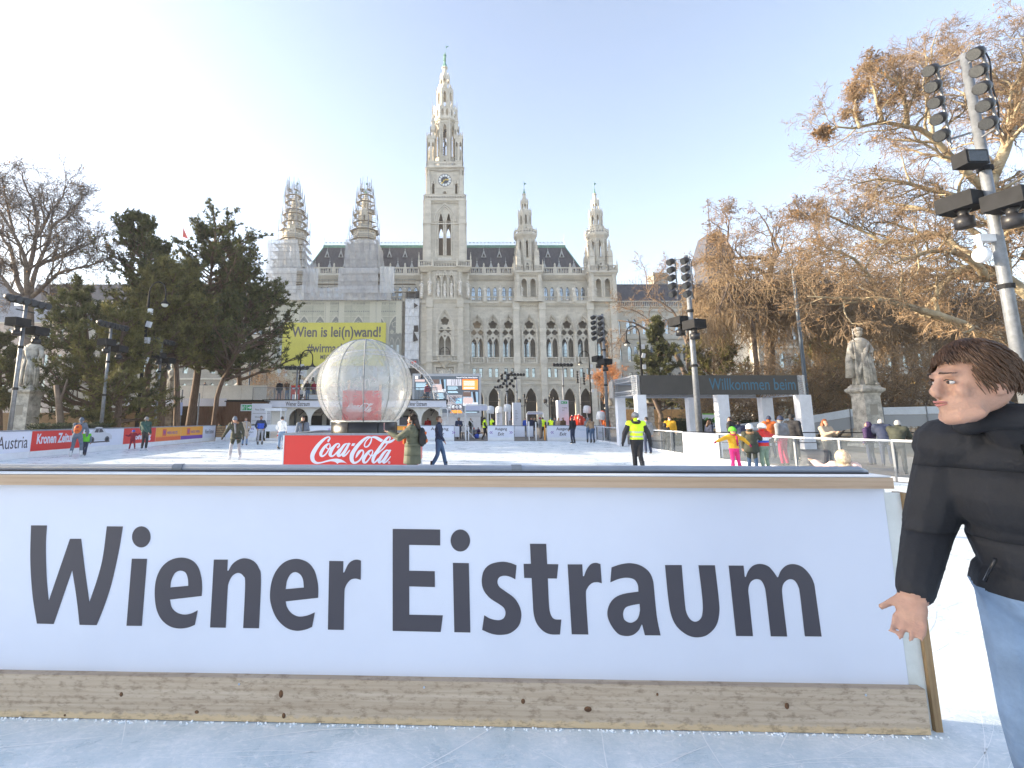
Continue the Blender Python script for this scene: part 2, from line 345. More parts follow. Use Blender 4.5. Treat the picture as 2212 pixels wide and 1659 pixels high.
GL=[ # near board glyphs: (crop origin x, outline, holes) traced at 2.765 px per photo px
(100,[(70,142,C),(244,143,C),(232,350),(240,700),(264,980,C),(500,290,C),(622,290,C),(665,640),(714,992,C),(800,740),(862,500),(908,152,C),(1084,154,C),(1040,420),(960,780),(880,1030),(795,1244,C),(606,1241,C),(575,960),(525,634,C),(440,880),(320,1232,C),(135,1227,C),(85,900),(62,520)],[]),
(100,ell(1288,269,102,117),[]),(100,[(1184,510,C),(1351,512,C),(1293,1252,C),(1125,1251,C)],[]),
(100,[(1955,922,C),(1604,962,C),(1625,1050),(1680,1105),(1760,1128),(1840,1115),(1912,1080,C),(1880,1242,C),(1800,1272),(1700,1281),(1600,1255),(1510,1180),(1455,1060),(1437,900),(1452,740),(1510,610),(1610,525),(1735,498),(1850,530),(1920,610),(1953,730),(1960,830)],[[(1608,828,C),(1620,750),(1660,670),(1722,642),(1778,665),(1803,730),(1808,810,C)]]),
(800,[(155,520,C),(308,521,C),(303,642,C),(316,643,C),(360,570),(425,522),(500,506),(590,535),(650,610),(675,740),(654,1279,C),(479,1276,C),(501,790),(480,700),(425,667),(360,700),(318,780),(305,880),(286,1273,C),(113,1270,C)],[]),
(800,[(1307,942,C),(948,982,C),(965,1050),(1015,1115),(1090,1149),(1180,1140),(1271,1104,C),(1241,1264,C),(1160,1295),(1060,1306),(950,1270),(850,1170),(790,1030),(775,900),(800,740),(860,620),(950,540),(1070,512),(1190,550),(1265,640),(1300,760),(1309,850)],[[(948,847,C),(965,750),(1005,680),(1058,658),(1110,685),(1140,740),(1150,829,C)]]),
(800,[(1430,535,C),(1586,538,C),(1584,662,C),(1596,663,C),(1640,570),(1690,530),(1740,521),(1781,532,C),(1778,744,C),(1720,730),(1660,748),(1610,820),(1597,920),(1591,1297,C),(1415,1294,C)],[]),
(1500,[(196,181,C),(721,188,C),(721,363,C),(378,357,C),(378,643,C),(661,649,C),(663,823,C),(379,816,C),(380,1129,C),(751,1137,C),(727,1320,C),(196,1307,C)],[]),
(1500,ell(944,309,108,122),[]),(1500,[(861,556,C),(1038,560,C),(1055,1326,C),(877,1322,C)],[]),
(1500,[(1565,583,C),(1551,738,C),(1490,708),(1430,698),(1375,715),(1354,765),(1375,820),(1440,870),(1540,945),(1600,1040),(1618,1140),(1590,1250),(1500,1330),(1390,1352),(1290,1340),(1185,1297,C),(1208,1136,C),(1280,1175),(1370,1190),(1425,1165),(1443,1110),(1425,1055),(1370,1010),(1270,945),(1200,855),(1180,750),(1205,640),(1280,570),(1400,544),(1490,555)],[]),
(1500,[(1713,345,C),(1893,346,C),(1904,570,C),(2027,572,C),(2011,729,C),(1911,728,C),(1925,1030),(1945,1130),(1985,1178),(2060,1184,C),(2045,1348,C),(1940,1345),(1860,1310),(1790,1230),(1755,1120),(1745,980),(1731,724,C),(1649,722,C),(1643,567,C),(1724,567,C)],[]),
(2200,[(194,573,C),(356,573,C),(363,703,C),(375,704,C),(405,630),(450,572),(505,556),(557,569,C),(572,782,C),(520,769),(460,782),(410,840),(397,930),(423,1348,C),(240,1345,C)],[]),
(2200,[(680,606,C),(780,573),(890,560),(1000,585),(1090,650),(1135,740),(1150,850),(1165,1010),(1185,1180),(1222,1358,C),(1048,1356,C),(1019,1239,C),(1010,1239,C),(980,1300),(920,1350),(845,1365),(760,1345),(690,1270),(645,1180),(634,1100),(660,1010),(720,940),(820,898),(977,874,C),(970,800),(930,740),(850,720),(760,733),(667,771,C)],[[(990,1008,C),(900,1025),(835,1050),(808,1110),(820,1180),(870,1215),(920,1212),(970,1170),(993,1090)]]),
(2200,[(1271,581,C),(1455,581,C),(1490,1000),(1510,1110),(1550,1180),(1604,1207),(1655,1185),(1685,1120),(1685,960),(1641,583,C),(1822,583,C),(1865,960),(1870,1110),(1835,1250),(1740,1350),(1630,1379),(1520,1355),(1410,1270),(1345,1150),(1310,970)],[]),
(2600,[(869,586,C),(1032,587,C),(1046,710,C),(1058,712,C),(1090,640),(1140,588),(1215,568),(1300,590),(1360,650),(1405,715,C),(1416,715,C),(1450,640),(1510,585),(1590,570),(1680,600),(1760,680),(1810,780),(1830,900),(1895,1370,C),(1712,1368,C),(1660,920),(1640,820),(1600,755),(1545,736),(1490,765),(1460,830),(1465,950),(1515,1370,C),(1335,1368,C),(1285,930),(1265,820),(1225,750),(1165,736),(1110,770),(1085,850),(1095,960),(1137,1366,C),(951,1364,C)],[])]
SP=4096/2212.
# near board: local frame, x along the board from its left, y into the board, z up
A0=G(0,1550); B0=G(2012,1590); yaw=math.atan2(B0.y-A0.y,B0.x-A0.x); ex=Vector((math.cos(yaw),math.sin(yaw),0)); ey=Vector((-math.sin(yaw),math.cos(yaw),0))
def onplane(px,py,off):   # photo (2212) point -> (x,z) on the board's plane set back by off
    p0=A0+ey*off; u=(px-CX)/F; v=(CY-py)/F
    d=Vector((u,math.cos(TH)-v*math.sin(TH),math.sin(TH)+v*math.cos(TH))); o=Vector((0,0,H))
    t=(p0-o).dot(ey)/d.dot(ey); q=o+d*t-A0; return (q.dot(ex),q.z)
nb=thing('rink_board','white hockey board in front with large dark lettering, timber rail and worn kick plank','rink board',A0,yaw)
PF=.045                                   # set-back of the printed face
xr,zt=onplane(1912,1062,PF); xr2,zb=onplane(1960,1485,PF); xR=(xr+xr2)/2
_,zk=onplane(1000,1473,0); zk_top=onplane(0,1458,0)[1]; zk_r=onplane(2012,1487,0)[1]
x_end=onplane(2012,1588,0)[0]
zr0=onplane(1000,1052,-.02)[1]; zr1=onplane(1000,1029,-.02)[1]; xrail=onplane(1930,1040,-.02)[0]
XL=-1.1
kh=(zk_top+zk_r)/2
mb=MB(); mb.box(XL,xR,PF,PF+.012,kh-.03,zr0+.004); mb.build('printed_panel',WHITE,nb)
mb=MB(); mb.box(xR+.004,x_end+.05,PF+.004,PF+.02,.0,zr0-.03); mb.build('end_panel',PLY,nb)
mb=MB(); mb.box(x_end+.052,x_end+.088,PF-.015,PF+.06,0,zr0-.03); mb.build('corner_batten',EDGEW,nb)
for z0,z1,yo in ((.004,kh,.0),):
    mb=MB(); mb.box(XL,x_end,yo,PF-.002+.002,z0,z1); mb.build('kick_plank',KICKW,nb)
mb=MB(); mb.box(XL,xrail,-.02,.16,zr0,zr1); mb.build('top_rail',RAILW,nb)
mb=MB(); mb.box(XL,xrail-.004,-.012,.16,zr1+.002,zr1+.010); mb.build('rail_cover_strip',WHITEP,nb)
mb=MB(); xt=onplane(1888,1022,.07)[0]; mb.tube([(XL,.115,zr1+.026),(xt-.05,.115,zr1+.026),(xt,.115,zr1+.02)],[.024,.024,.008],12); mb.build('cap_tube',GREYCAP,nb,smooth=True)
mb=MB(); mb.tube([(XL,.075,zr1+.014),(xt-.03,.075,zr1+.014)],.007,8); mb.build('cap_tube_gasket',BLACKM,nb)  # thin black tube put in for the dark gap at the cap tube's foot
for px,py,sx,sz in ((262,1500,.010,.012),(607,1499,.012,.020),(613,1546,.010,.014),(425,1538,.012,.009),(1130,1515,.011,.013),(1270,1532,.020,.014),(1700,1525,.012,.016),(1420,1500,.006,.008),(140,1545,.006,.006)):
    x,z=onplane(px,py,0); mb=MB(); mb.ball((x,.0,z),sx,.0035,sz,12,6); mb.build('wood_knot',mat('dark_wood_knot',(.13,.06,.025),.7,var=.4,vs_=40),nb)
for px in (372,1105):
    x=onplane(px,1022,.1)[0]; mb=MB(); mb.tube([(x,.115,zr1+.026),(x+.06,.115,zr1+.026)],.0275,12); mb.build('cap_tube_clip',GALV,nb)
mb=MB(); 
mb.box(XL,x_end+.05,.15,.165,0,zr0); mb.build('back_panel',WHITEP,nb)
for x,z in ((onplane(517,1476,0)[0],kh-.03),(onplane(916,1480,0)[0],kh-.03),(onplane(1870,1506,0)[0],kh-.03)):
    mb=MB(Matrix.Translation((x,0,z))@Matrix.Rotation(R(90),4,'X')); mb.lathe([(.006,-.001),(.006,.003)],n=10); mb.build('screw_head',CHROME,nb)
mb=MB()
for gi,(ox,o,hs) in enumerate(GL):
    f=lambda q:onplane((ox+q[0]/2.765)/SP,(2050+q[1]/2.765)/SP,PF)
    oo=[f(q) for q in (spl(o) if len(o[0])>2 else o)]; hh=[[f(q) for q in spl(h)] for h in hs]
    mb.plate(oo,hh,PF-.0025,PF-.0005,back=False)
    if gi in (0,2,3,4,5,6,7,9,10,11,12,13,14,15):
        l=mb.build('letter',INK,nb); mb=MB()
# small ice crumbs piled along the kick plank
mb=MB(); r_=random.Random(3)
for i in range(420):
    x=r_.uniform(XL,x_end+.1); y=-abs(r_.gauss(0,.012))-.004; s=r_.uniform(.002,.008); mb.ball((x,y,s*.5),s,s,s*.7,5,4)
cr=mb.build('ice_crumbs',mat('ice_crumb',(.85,.9,.95),.4),None); cr.location=A0; cr.rotation_euler=(0,0,yaw); cr['kind']='stuff'; cr['label']='crumbs of shaved ice along the foot of the front board'; cr['category']='ice shavings'

# skate cuts in the near ice: long shallow arcs of raised white frost
r_=random.Random(12); mb=MB()
for i in range(520):
    x=r_.uniform(-3.5,6); y=r_.uniform(-.5,7) if x>2.6 else r_.uniform(.6,2.75); 
    if i%3==0: x=r_.uniform(2.7,8); y=r_.uniform(2,9)
    a=r_.gauss(.1,.35) if r_.random()<.7 else r_.uniform(0,3.14); k=r_.uniform(-.6,.6); L_=r_.uniform(.15,1.3); w_=r_.uniform(.0008,.0028); n=8; q=[]
    for j in range(n+1):
        t_=j/n; aa=a+k*t_*L_; q.append((x,y)); x+=math.cos(aa)*L_/n; y+=math.sin(aa)*L_/n
    nx,ny=-math.sin(a),math.cos(a); V=[(p[0]+nx*w_*(1-abs(2*j/n-1)**3+.05),p[1]+ny*w_*(1-abs(2*j/n-1)**3+.05),.004) for j,p in enumerate(q)]+[(p[0]-nx*w_*(1-abs(2*j/n-1)**3+.05),p[1]-ny*w_*(1-abs(2*j/n-1)**3+.05),.004) for j,p in enumerate(q)]
    mb.add(V,[(j,j+1,n+2+j,n+1+j) for j in range(n)])
o=mb.build('skate_cuts',mat('frost_in_cuts',(.93,.95,.97),.8)); o['kind']='stuff'; o['label']='white skate cuts curving across the near ice'; o['category']='ice marks'
# ================================================================ script wordmark shape
def stroke(mb,pts,y,T,k=6):
    n=len(pts); q=[]
    for i in range(n-1):
        a=pts[max(i-1,0)];b=pts[i];c=pts[i+1];d=pts[min(i+2,n-1)]
        for t in range(k):
            t/=k; q.append(tuple(.5*((2*b[j])+(-a[j]+c[j])*t+(2*a[j]-5*b[j]+4*c[j]-d[j])*t*t+(-a[j]+3*b[j]-3*c[j]+d[j])*t**3) for j in range(3)))
    q.append(pts[-1]); L=[];Rr=[]
    for i,p in enumerate(q):
        a=q[max(i-1,0)];b=q[min(i+1,len(q)-1)]; dx,dy=b[0]-a[0],b[1]-a[1]; l=math.hypot(dx,dy) or 1
        L.append((p[0]-dy/l*p[2],p[1]+dx/l*p[2])); Rr.append((p[0]+dy/l*p[2],p[1]-dx/l*p[2]))
    V=[T(p) for p in L]+[T(p) for p in Rr]; m=len(q)
    mb.add([(x,y,z) for x,z in V],[(i,i+1,m+i+1,m+i) for i in range(m-1)])
    for e in (0,m-1):
        c=q[e]; pc=[T((c[0]+c[2]*math.cos(a*math.pi/5),c[1]+c[2]*math.sin(a*math.pi/5))) for a in range(10)]
        mb.add([(x,y-.0002,z) for x,z in pc],[tuple(range(10))])
def wordmark(T,y=0,ring=True):
    """T maps crop px (11.06 per photo px from x=1230,y=1730) to the local (x,z)"""
    mb=MB(); yy=[y]
    def S(o,pts): yy[0]-=.0004; stroke(mb,[(a+o,b,c) for a,b,c in pts],yy[0],T)
    def Q(o,pts): yy[0]-=.0004; mb.plate([T((x+o,y_)) for x,y_ in spl([((p[0],p[1])+tuple(p[2:])) for p in pts])],(),yy[0],None)
    S(0,[(915,385,40),(950,320,42),(990,270,30),(965,205,26),(890,205,32),(760,275,48),(600,415,65),(440,600,80),(310,800,90),(230,960,92),(210,1100,90),(245,1230,84),(330,1315,62),(450,1350,42),(620,1330,32),(820,1275,34),(1000,1232,40)])
    Q(0,[(960,1200,C),(1150,1165),(1320,1160),(1500,1200),(1650,1290),(1768,1398,C),(1690,1345),(1580,1325),(1450,1325),(1380,1345),(1320,1397,C),(1270,1335),(1180,1290),(1050,1272),(960,1275,C)])
    S(0,[(940,495,28),(850,550,48),(740,660,60),(640,810,67),(590,930,68),(605,1020,56),(680,1045,38),(800,960,30),(900,820,28),(980,680,25),(1003,570,25),(970,500,22),(920,495,24)]); S(0,[(835,600,20),(850,680,22),(910,728,22),(1000,715,24),(1080,650,26)])
    S(0,[(1340,655,40),(1395,600,36),(1412,530,28),(1350,490,26),(1250,540,45),(1150,650,62),(1060,790,72),(1010,910,75),(1010,1000,68),(1080,1048,42),(1180,1000,32),(1300,880,30),(1410,740,30)])
    S(0,[(1730,492,26),(1620,560,50),(1500,720,60),(1400,880,66),(1350,980,65),(1375,1045,42),(1450,1015,38),(1560,900,30),(1680,740,30)]); S(0,[(1835,500,45),(1740,680,58),(1640,850,64),(1570,980,62),(1585,1045,38),(1660,1015,34),(1760,920,30),(1865,785,22)])
    S(0,[(1760,500,24),(1880,498,24)]); Q(0,[(1985,478,C),(2120,478,C),(2060,592,C),(1932,592,C)])
    o=1770
    S(o,[(1050,210,24),(1060,320,28),(1000,480,32),(900,610,32),(800,640,28),(752,590,28),(762,500,26),(820,380,24),(920,270,24),(1010,210,24)])
    S(o,[(1010,195,26),(900,200,36),(760,280,50),(600,420,66),(420,620,78),(280,820,85),(200,980,90),(178,1120,88),(200,1240,84),(270,1330,58),(380,1330,42),(520,1240,38),(640,1080,36),(700,930,34),(695,820,32),(640,785,34),(545,830,56),(465,930,58),(405,1040,40),(358,1130,6)])
    S(o,[(1050,780,28),(960,830,48),(850,950,60),(750,1100,67),(705,1220,68),(725,1315,54),(820,1320,36),(930,1210,30),(1030,1060,28),(1100,920,26),(1112,820,25),(1070,775,22)]); S(o,[(940,890,20),(960,970,22),(1030,1015,22),(1110,1020,26),(1180,970,26)])
    S(o,[(1860,320,24),(1892,235,26),(1850,190,26),(1760,240,45),(1620,400,55),(1480,600,62),(1340,800,68),(1220,980,70),(1140,1150,70),(1122,1270,60),(1170,1335,38),(1270,1270,34),(1360,1160,30)]); S(o,[(1750,505,24),(1600,690,24),(1440,840,24),(1310,940,28)])
    Q(o,[(1060,185,C),(1200,160),(1350,190),(1480,265),(1585,325,C),(1490,430,C),(1350,350),(1200,260),(1085,240,C)])
    Q(o,[(1715,370,C),(1850,355),(1990,310),(2090,240),(2177,163,C),(2110,300),(2010,400),(1880,465),(1750,490),(1635,475,C)])
    S(o,[(1800,790,26),(1720,795,36),(1600,910,55),(1480,1090,65),(1400,1220,67),(1400,1315,52),(1460,1315,38),(1560,1220,30),(1680,1060,30)]); S(o,[(1875,800,45),(1770,970,62),(1660,1160,65),(1585,1280,60),(1615,1345,34),(1700,1300,32),(1800,1200,28),(1903,1065,20)]); S(o,[(1820,785,22),(1915,785,22)])
    if ring:
        c=(1843+o,1325); pts=[(c[0]+48*math.cos(a*math.pi/10),c[1]+48*math.sin(a*math.pi/10),7) for a in range(21)]; S(0,pts); S(0,[(c[0]-14,c[1]+24,6),(c[0]-14,c[1]-22,6),(c[0]+12,c[1]-18,6),(c[0]+8,c[1],6),(c[0]-10,c[1]+2,6),(c[0]+16,c[1]+24,6)])
    return mb
# ================================================================ text
TX=[]
def txt(s,parent,x,z,w_,h_,m,y=0,rz=0,bold=0,world=False,italic=0,name='lettering'):
    ob=bpy.data.objects.new(name,bpy.data.meshes.new(name)); COL.objects.link(ob); ob.rotation_euler=(R(90),0,rz)
    cu=bpy.data.curves.new('temporary_text','FONT'); cu.body=s; cu.size=1; cu.extrude=.0015; cu.offset=bold; cu.shear=italic; cu.resolution_u=3; cu.materials.append(m)
    o=bpy.data.objects.new('temporary_text',cu); COL.objects.link(o); TX.append((o,ob,m,x,y,z,w_,h_,rz)); o=ob
    if parent is not None:
        o.parent=parent; KIDS.setdefault(parent.name,[]).append(o)
        if world: o.matrix_parent_inverse=MW[parent.name].inverted()
    return o
def fit_texts():
    bpy.context.view_layer.update()
    dg=bpy.context.evaluated_depsgraph_get(); ms=[bpy.data.meshes.new_from_object(q[0].evaluated_get(dg)) for q in TX]
    for (fo,o,m,x,y,z,w_,h_,rz),me in zip(TX,ms):
        bpy.data.objects.remove(fo); o.data=me; me.name='lettering'; me.materials.clear(); me.materials.append(m)
        bb=[v.co for v in me.vertices]; x0=min(b.x for b in bb);x1=max(b.x for b in bb);y0=min(b.y for b in bb);y1=max(b.y for b in bb)
        sx=w_/max(1e-4,x1-x0); sy=(h_/max(1e-4,y1-y0)) if h_ else sx
        o.scale=(sx,sy,1); dx=x-x0*sx*math.cos(rz)*1.0; 
        o.location=(x-x0*sx*math.cos(rz),y-x0*sx*math.sin(rz),z-y0*sy)
# ================================================================ rink perimeter boards
HB=1.15
def xat(px,X):      # depth Y at which a wall on plane x=X is seen at photo column px (at eye level)
    return X*F/(px-CX)/ (math.cos(TH)) if False else X*F*math.cos(TH)**0/(px-CX)/math.cos(TH)
LBX=-17.35
def board(name,label,cat,p,q,h=HB,face=None,group='printed boards round the ice rink',kick=.26,base=None,thick=.1,cap=True):
    """board from p to q (xy), its face towards the right-hand side when walking p->q; local x along, -y = face"""
    p=Vector((p[0],p[1],0)); q=Vector((q[0],q[1],0)); L=(q-p).length; rz=math.atan2(q.y-p.y,q.x-p.x)
    t=thing(name,label,cat,p,rz,group); g=.006
    mb=MB(); mb.box(g,L-g,0,thick,0,h-.05); mb.build('core_panel',base or WHITEP,t)
    if face: mb=MB(); mb.box(g+.004,L-g-.004,-.006,-.001,kick,h-.055); mb.build('printed_face',face,t)
    mb=MB(); mb.box(g,L-g,-.004,thick+.004,.01,kick-.02); mb.build('kick_strip',WHITEP,t)
    if cap: mb=MB(); mb.box(0,L,-.03,thick+.03,h-.05,h); mb.build('cap_rail',GREYCAP,t)
    return t,L
def LY(px): return LBX*F/(px-CX)*1.0/1.0
def ly(px):   # precise depth for wall x=LBX at eye level
    return LBX*F/((px-CX)*math.cos(TH))
edges=[(-60,'a'),(0,'b'),(73,'c'),(183,'d'),(270,'e'),(339,'f'),(393,'g'),(440,'h'),(467,'i')]
def lb(px0,px1,*a,**k): return board('rink_board',*a,(LBX,ly(px0)),(LBX,ly(px1)),**k)
def lx(px0,px,L): return ly(px)-ly(px0)
t,L=lb(-75,73,'white rink board with thin dark lettering, nearest of the left row','rink board',face=WHITE)
z0,z1=.40,.84
txt('k Austria',t,ly(-16)-ly(-75),.42,ly(66)-ly(-16),.5,INK,y=-.01)
t,L=lb(73,183,'red rink board with bold white newspaper lettering','rink board',face=REDP)
txt('Kronen Zeitung',t,.28,.42,L-.7,.56,WHITE,y=-.01,bold=.03)
t,L=lb(183,270,'white rink board printed with a small silver car','rink board',face=WHITE)
def carprint(t,x,z,s):
    body=[(0,0.22),(.02,.42),(.1,.62),(.42,.70),(.7,1.02),(.95,1.1),(1.45,1.08),(1.75,.9),(1.95,.68),(2.35,.6),(2.6,.45),(2.62,.2),(2.3,.15),(.3,.15)]
    f=lambda P_:[(x+a*s,z+b*s) for a,b in P_]
    mb=MB(); mb.plate(f(body),(),-.009,None); mb.build('printed_car',mat('car_print_silver',(.55,.57,.62),.4),t)
    mb=MB(); mb.plate(f([(.72,.72),(.9,.98),(1.15,1.0),(1.15,.7)]),(),-.011,None); mb.plate(f([(1.2,.7),(1.2,1.0),(1.45,.98),(1.68,.72)]),(),-.011,None)
    for c in (.55,2.1): mb.plate(f(ell(c,.2,.25,.22,14)),(),-.0105,None)
    mb.plate(f([(.3,.0),(2.4,.0),(2.4,.09),(.3,.09)]),(),-.0105,None)
    mb.build('printed_wheels_and_windows',INK,t)
    mb=MB()
    for c in (.55,2.1): mb.plate(f(ell(c,.2,.14,.12,12)),(),-.012,None)
    mb.build('printed_hubs',LENS,t)
carprint(t,ly(184)-ly(183)+.2,.44,.78*.9)
t,L=lb(270,339,'red rink board with white letters behind the skater in dark green','rink board',face=REDP)
txt('ohnung',t,L*.34,.36,L*.5,.42,WHITE,y=-.01,bold=.04)
def wiensign(px0,px1,label,s,band):
    t,L=lb(px0,px1,label,'rink board',face=ORANGE)
    mb=MB(); mb.box(.02,L-.02,-.009,-.0065,.265,.50); mb.build('printed_band',band,t)
    if band is ORRED: mb=MB(); mb.box(.02,L-.02,-.009,-.0065,.508,.55); mb.build('printed_band',mat('deep_orange_print',(.8,.22,.04),.45),t)
    mb=MB(); mb.box(L*.25,L*.25+.42,-.009,-.0065,.56,1.0); mb.build('logo_square',ORRED,t)
    txt('W',t,L*.25+.06,.62,.3,.3,PURPLE,y=-.011,bold=.02); txt(s,t,L*.25+.5,.66,L*.42,.17,PURPLE,y=-.01,bold=.01)
    return t
wiensign(339,393,'orange rink board with a purple W logo and orange-red band','WIEN HEUTE',ORRED)
wiensign(393,440,'orange rink board with a purple W logo and purple band','RADIO WIEN',PURPLE)
t,L=lb(440,467,'white rink board with dark lettering at the far end of the left row','rink board',face=WHITE)
txt('Wiener Eistraum',t,.3,.55,L-.6,.3,INK,y=-.01)
# far side
FY=36.5
def fx(px): return (px-CX)*FY*math.cos(TH)/F*1.0
def fb(px0,px1,label,text=None,**k):
    t,L=board('rink_board',label,'rink board',(fx(px0),FY),(fx(px1),FY),face=k.pop('face',WHITE),**k)
    return t,L
def exitboard(px0,px1,label,pre,post,x0=0):
    t,L=fb(px0,px1,label)
    txt('Ausgang',t,L*.27+x0,.72,L*.46,.28,INK,y=-.01,bold=.015); txt('Exit',t,L*.38+x0,.40,L*.24,.24,INK,y=-.01,italic=.25,bold=.015)
    if pre: txt('\u00ab',t,L*.07+x0,.52,.24,.2,PURPLE,y=-.01)
    if post: txt('\u00bb',t,L*.82+x0,.52,.24,.2,PURPLE,y=-.01)
t=thing('timber_gate','slatted timber gate set between white rink boards','gate',(fx(468.5),FY,0),0)
w_=fx(488.5)-fx(468.5)
for i in range(5): mb=MB(); mb.box(.02,w_-.02,0,.03,.3+i*.165,.3+i*.165+.13); mb.build('slat',TANWOOD,t)
mb=MB(); mb.box(0,.06,.03,.08,0,1.12); mb.box(w_-.06,w_,.03,.08,0,1.12); mb.build('gate_frame',DARKWOOD,t)
mb=MB(); mb.box(0,w_,-.01,.02,.0,.28); mb.build('kick_strip',WHITEP,t)
t,L=fb(489,556,'white rink board with no entry lettering behind the skater in a parka')
txt('\u00ab   \u00ab   \u00ab',t,L*.12,.82,L*.8,.16,PURPLE,y=-.01); txt('Keine Einfahrt',t,L*.4,.58,L*.5,.15,INK,y=-.01); txt('No Entry',t,L*.5,.38,L*.3,.15,INK,y=-.01)
t,L=fb(607,720,'long white rink board behind the skater in a white hoodie')
txt('*',t,L*.9,.7,.25,.25,PURPLE,y=-.01)
t,L=fb(720,856,'white rink board hidden behind the black drum of the snow globe')
t,L=fb(856,898,'orange rink board between the snow globe and the woman in olive',face=ORANGE)
exitboard(898,981,'white exit board directly behind the woman in the olive coat',0,1,.35)
exitboard(1053,1110,'white exit board with arrows both sides, middle of the far side',1,1)
exitboard(1181,1243,'white exit board right of the open gate with one arrow',1,0,.1)
t,L=fb(1243,1287,'white rink board with a rippled fabric cover beside two standing skaters'); txt('Wiener Eistraum',t,.1,.75,L-.2,.2,mat('pale_blue_print',(.4,.5,.65)),y=-.01)
t,L=fb(1290,1305,'narrow white rink board at the right corner of the far side'); txt('Wiener',t,.08,.55,L-.16,.14,INK,y=-.01)
# crowd barriers and posts in the exit gap
def barrier(px0,px1,Y,label,cat='barrier',h=1.1,mesh=0,name='crowd_barrier',panel=None,g='metal barriers at the exit'):
    x0=(px0-CX)*Y*math.cos(TH)/F;x1=(px1-CX)*Y*math.cos(TH)/F; t=thing(name,label,cat,(x0,Y,0),0,g); w_=x1-x0
    mb=MB(); mb.tube([(0,0,0),(0,0,h),(w_,0,h),(w_,0,0)],.022,6); mb.tube([(0,0,.25),(w_,0,.25)],.018,6); mb.build('frame',GALV,t)
    if mesh:
        n=max(3,int(w_/.12)); mb=MB()
        for i in range(1,n): mb.tube([(w_*i/n,0,.25),(w_*i/n,0,h)],.009,4)
        mb.build('bars',GALV,t)
    if panel: mb=MB(); mb.box(.04,w_-.04,-.012,.012,.27,h-.04); mb.build('infill_panel',panel,t)
    return t
barrier(981,993,37.3,'metal barrier panel just left of the exit opening',panel=WHITE)
barrier(1110,1134,37.6,'metal barrier with white infill right of the middle exit board',panel=WHITE)
barrier(1136,1152,37.9,'small white infill barrier beside the exit posts',panel=WHITE)
barrier(1000,1022,41,'low barred barrier inside the exit opening',mesh=1,h=1.0)
def post(px,Y,h,label,r=.05,m=None,name='bollard_post',cat='post',g='white posts in the exit opening'):
    x=(px-CX)*Y*math.cos(TH)/F; t=thing(name,label,cat,(x,Y,0),0,g)
    mb=MB(); mb.lathe([(r,0),(r,h),(r*.6,h+.03)],n=10); mb.build('shaft',m or WHITEP,t); mb=MB(); mb.lathe([(r*2,0),(r*2,.02)],n=12); mb.build('foot_plate',GALV,t); return t
for px,lab,h in ((956,'short white post left of the standing skater in navy',1.05),(961,'taller white post by the exit gap',1.4),(1006,'white post near the middle exit board',1.35),(1012,'low grey post near the middle exit board',1.0),(1142,'white post with people queueing behind it',1.4),(1157,'white post right of the queueing people',1.35),(1176,'yellow and white post at the left end of the right exit board',1.15)):
    post(px,37.0,h,lab,m=ORANGE if px==1176 else None)
# ---------------- glass boards on the right
GLS=mat('acrylic_glass',(.22,.26,.3),.05,spec=.5); GLS.node_tree.nodes['Principled BSDF'].inputs['Alpha'].default_value=.13
GP=[(11.25,36.5),(11.15,33.3),(11.0,30),(10.85,27),(10.7,24.4),(10.5,21.8),(10.5,18.9),(10.6,16.9),(10.75,15.2),(11.2,14.05),(11.75,13.0),(12.4,12.0),(13.2,11.1),(14.3,10.4),(15.6,10.0)]
GLB=['first from the far corner','second from the far corner','third from the far corner','fourth from the far corner','just before the white banner','','right of the white banner','behind the three children','beside the children with its rail','next to the photographer in a patterned jacket','in front of the low pedestal steps','behind the fur hood','just left of the man in black','partly behind the man in black','at the near end']
for i in range(len(GP)-1):
    p,q=GP[i],GP[i+1]; a=Vector((*p,0));b=Vector((*q,0)); L=(b-a).length; rz=math.atan2(b.y-a.y,b.x-a.x)
    if i==5:
        t,L=board('rink_board','bright white banner board among the clear panels on the right','rink board',p,q,h=1.05,face=WHITE,kick=.2,group='right side boards'); txt('Wiener Eistraum',t,.25,.62,1.6,.28,INK,y=-.01); continue
    t=thing('glass_board','clear acrylic rink panel '+GLB[i],'glass board',a,rz,'clear rink panels on the right')
    mb=MB(); mb.box(.03,L-.03,-.006,.006,.12,1.0); mb.build('pane',GLS,t)
    mb=MB(); mb.tube([(0,0,1.04),(L,0,1.04)],.03,8); mb.build('hand_rail',WHITEP,t,smooth=True)
    mb=MB(); mb.box(.02,L-.02,-.03,.03,0,.115); mb.build('kick_strip',WHITEP,t)
    n=2 if L>2.2 else 1
    for k in range(n+1):
        if k==n and i<len(GP)-2: continue
        x=L*k/n; mb=MB(); mb.box(x-.025,x+.025,-.035,.035,0,1.02); mb.build('post',GALV,t)
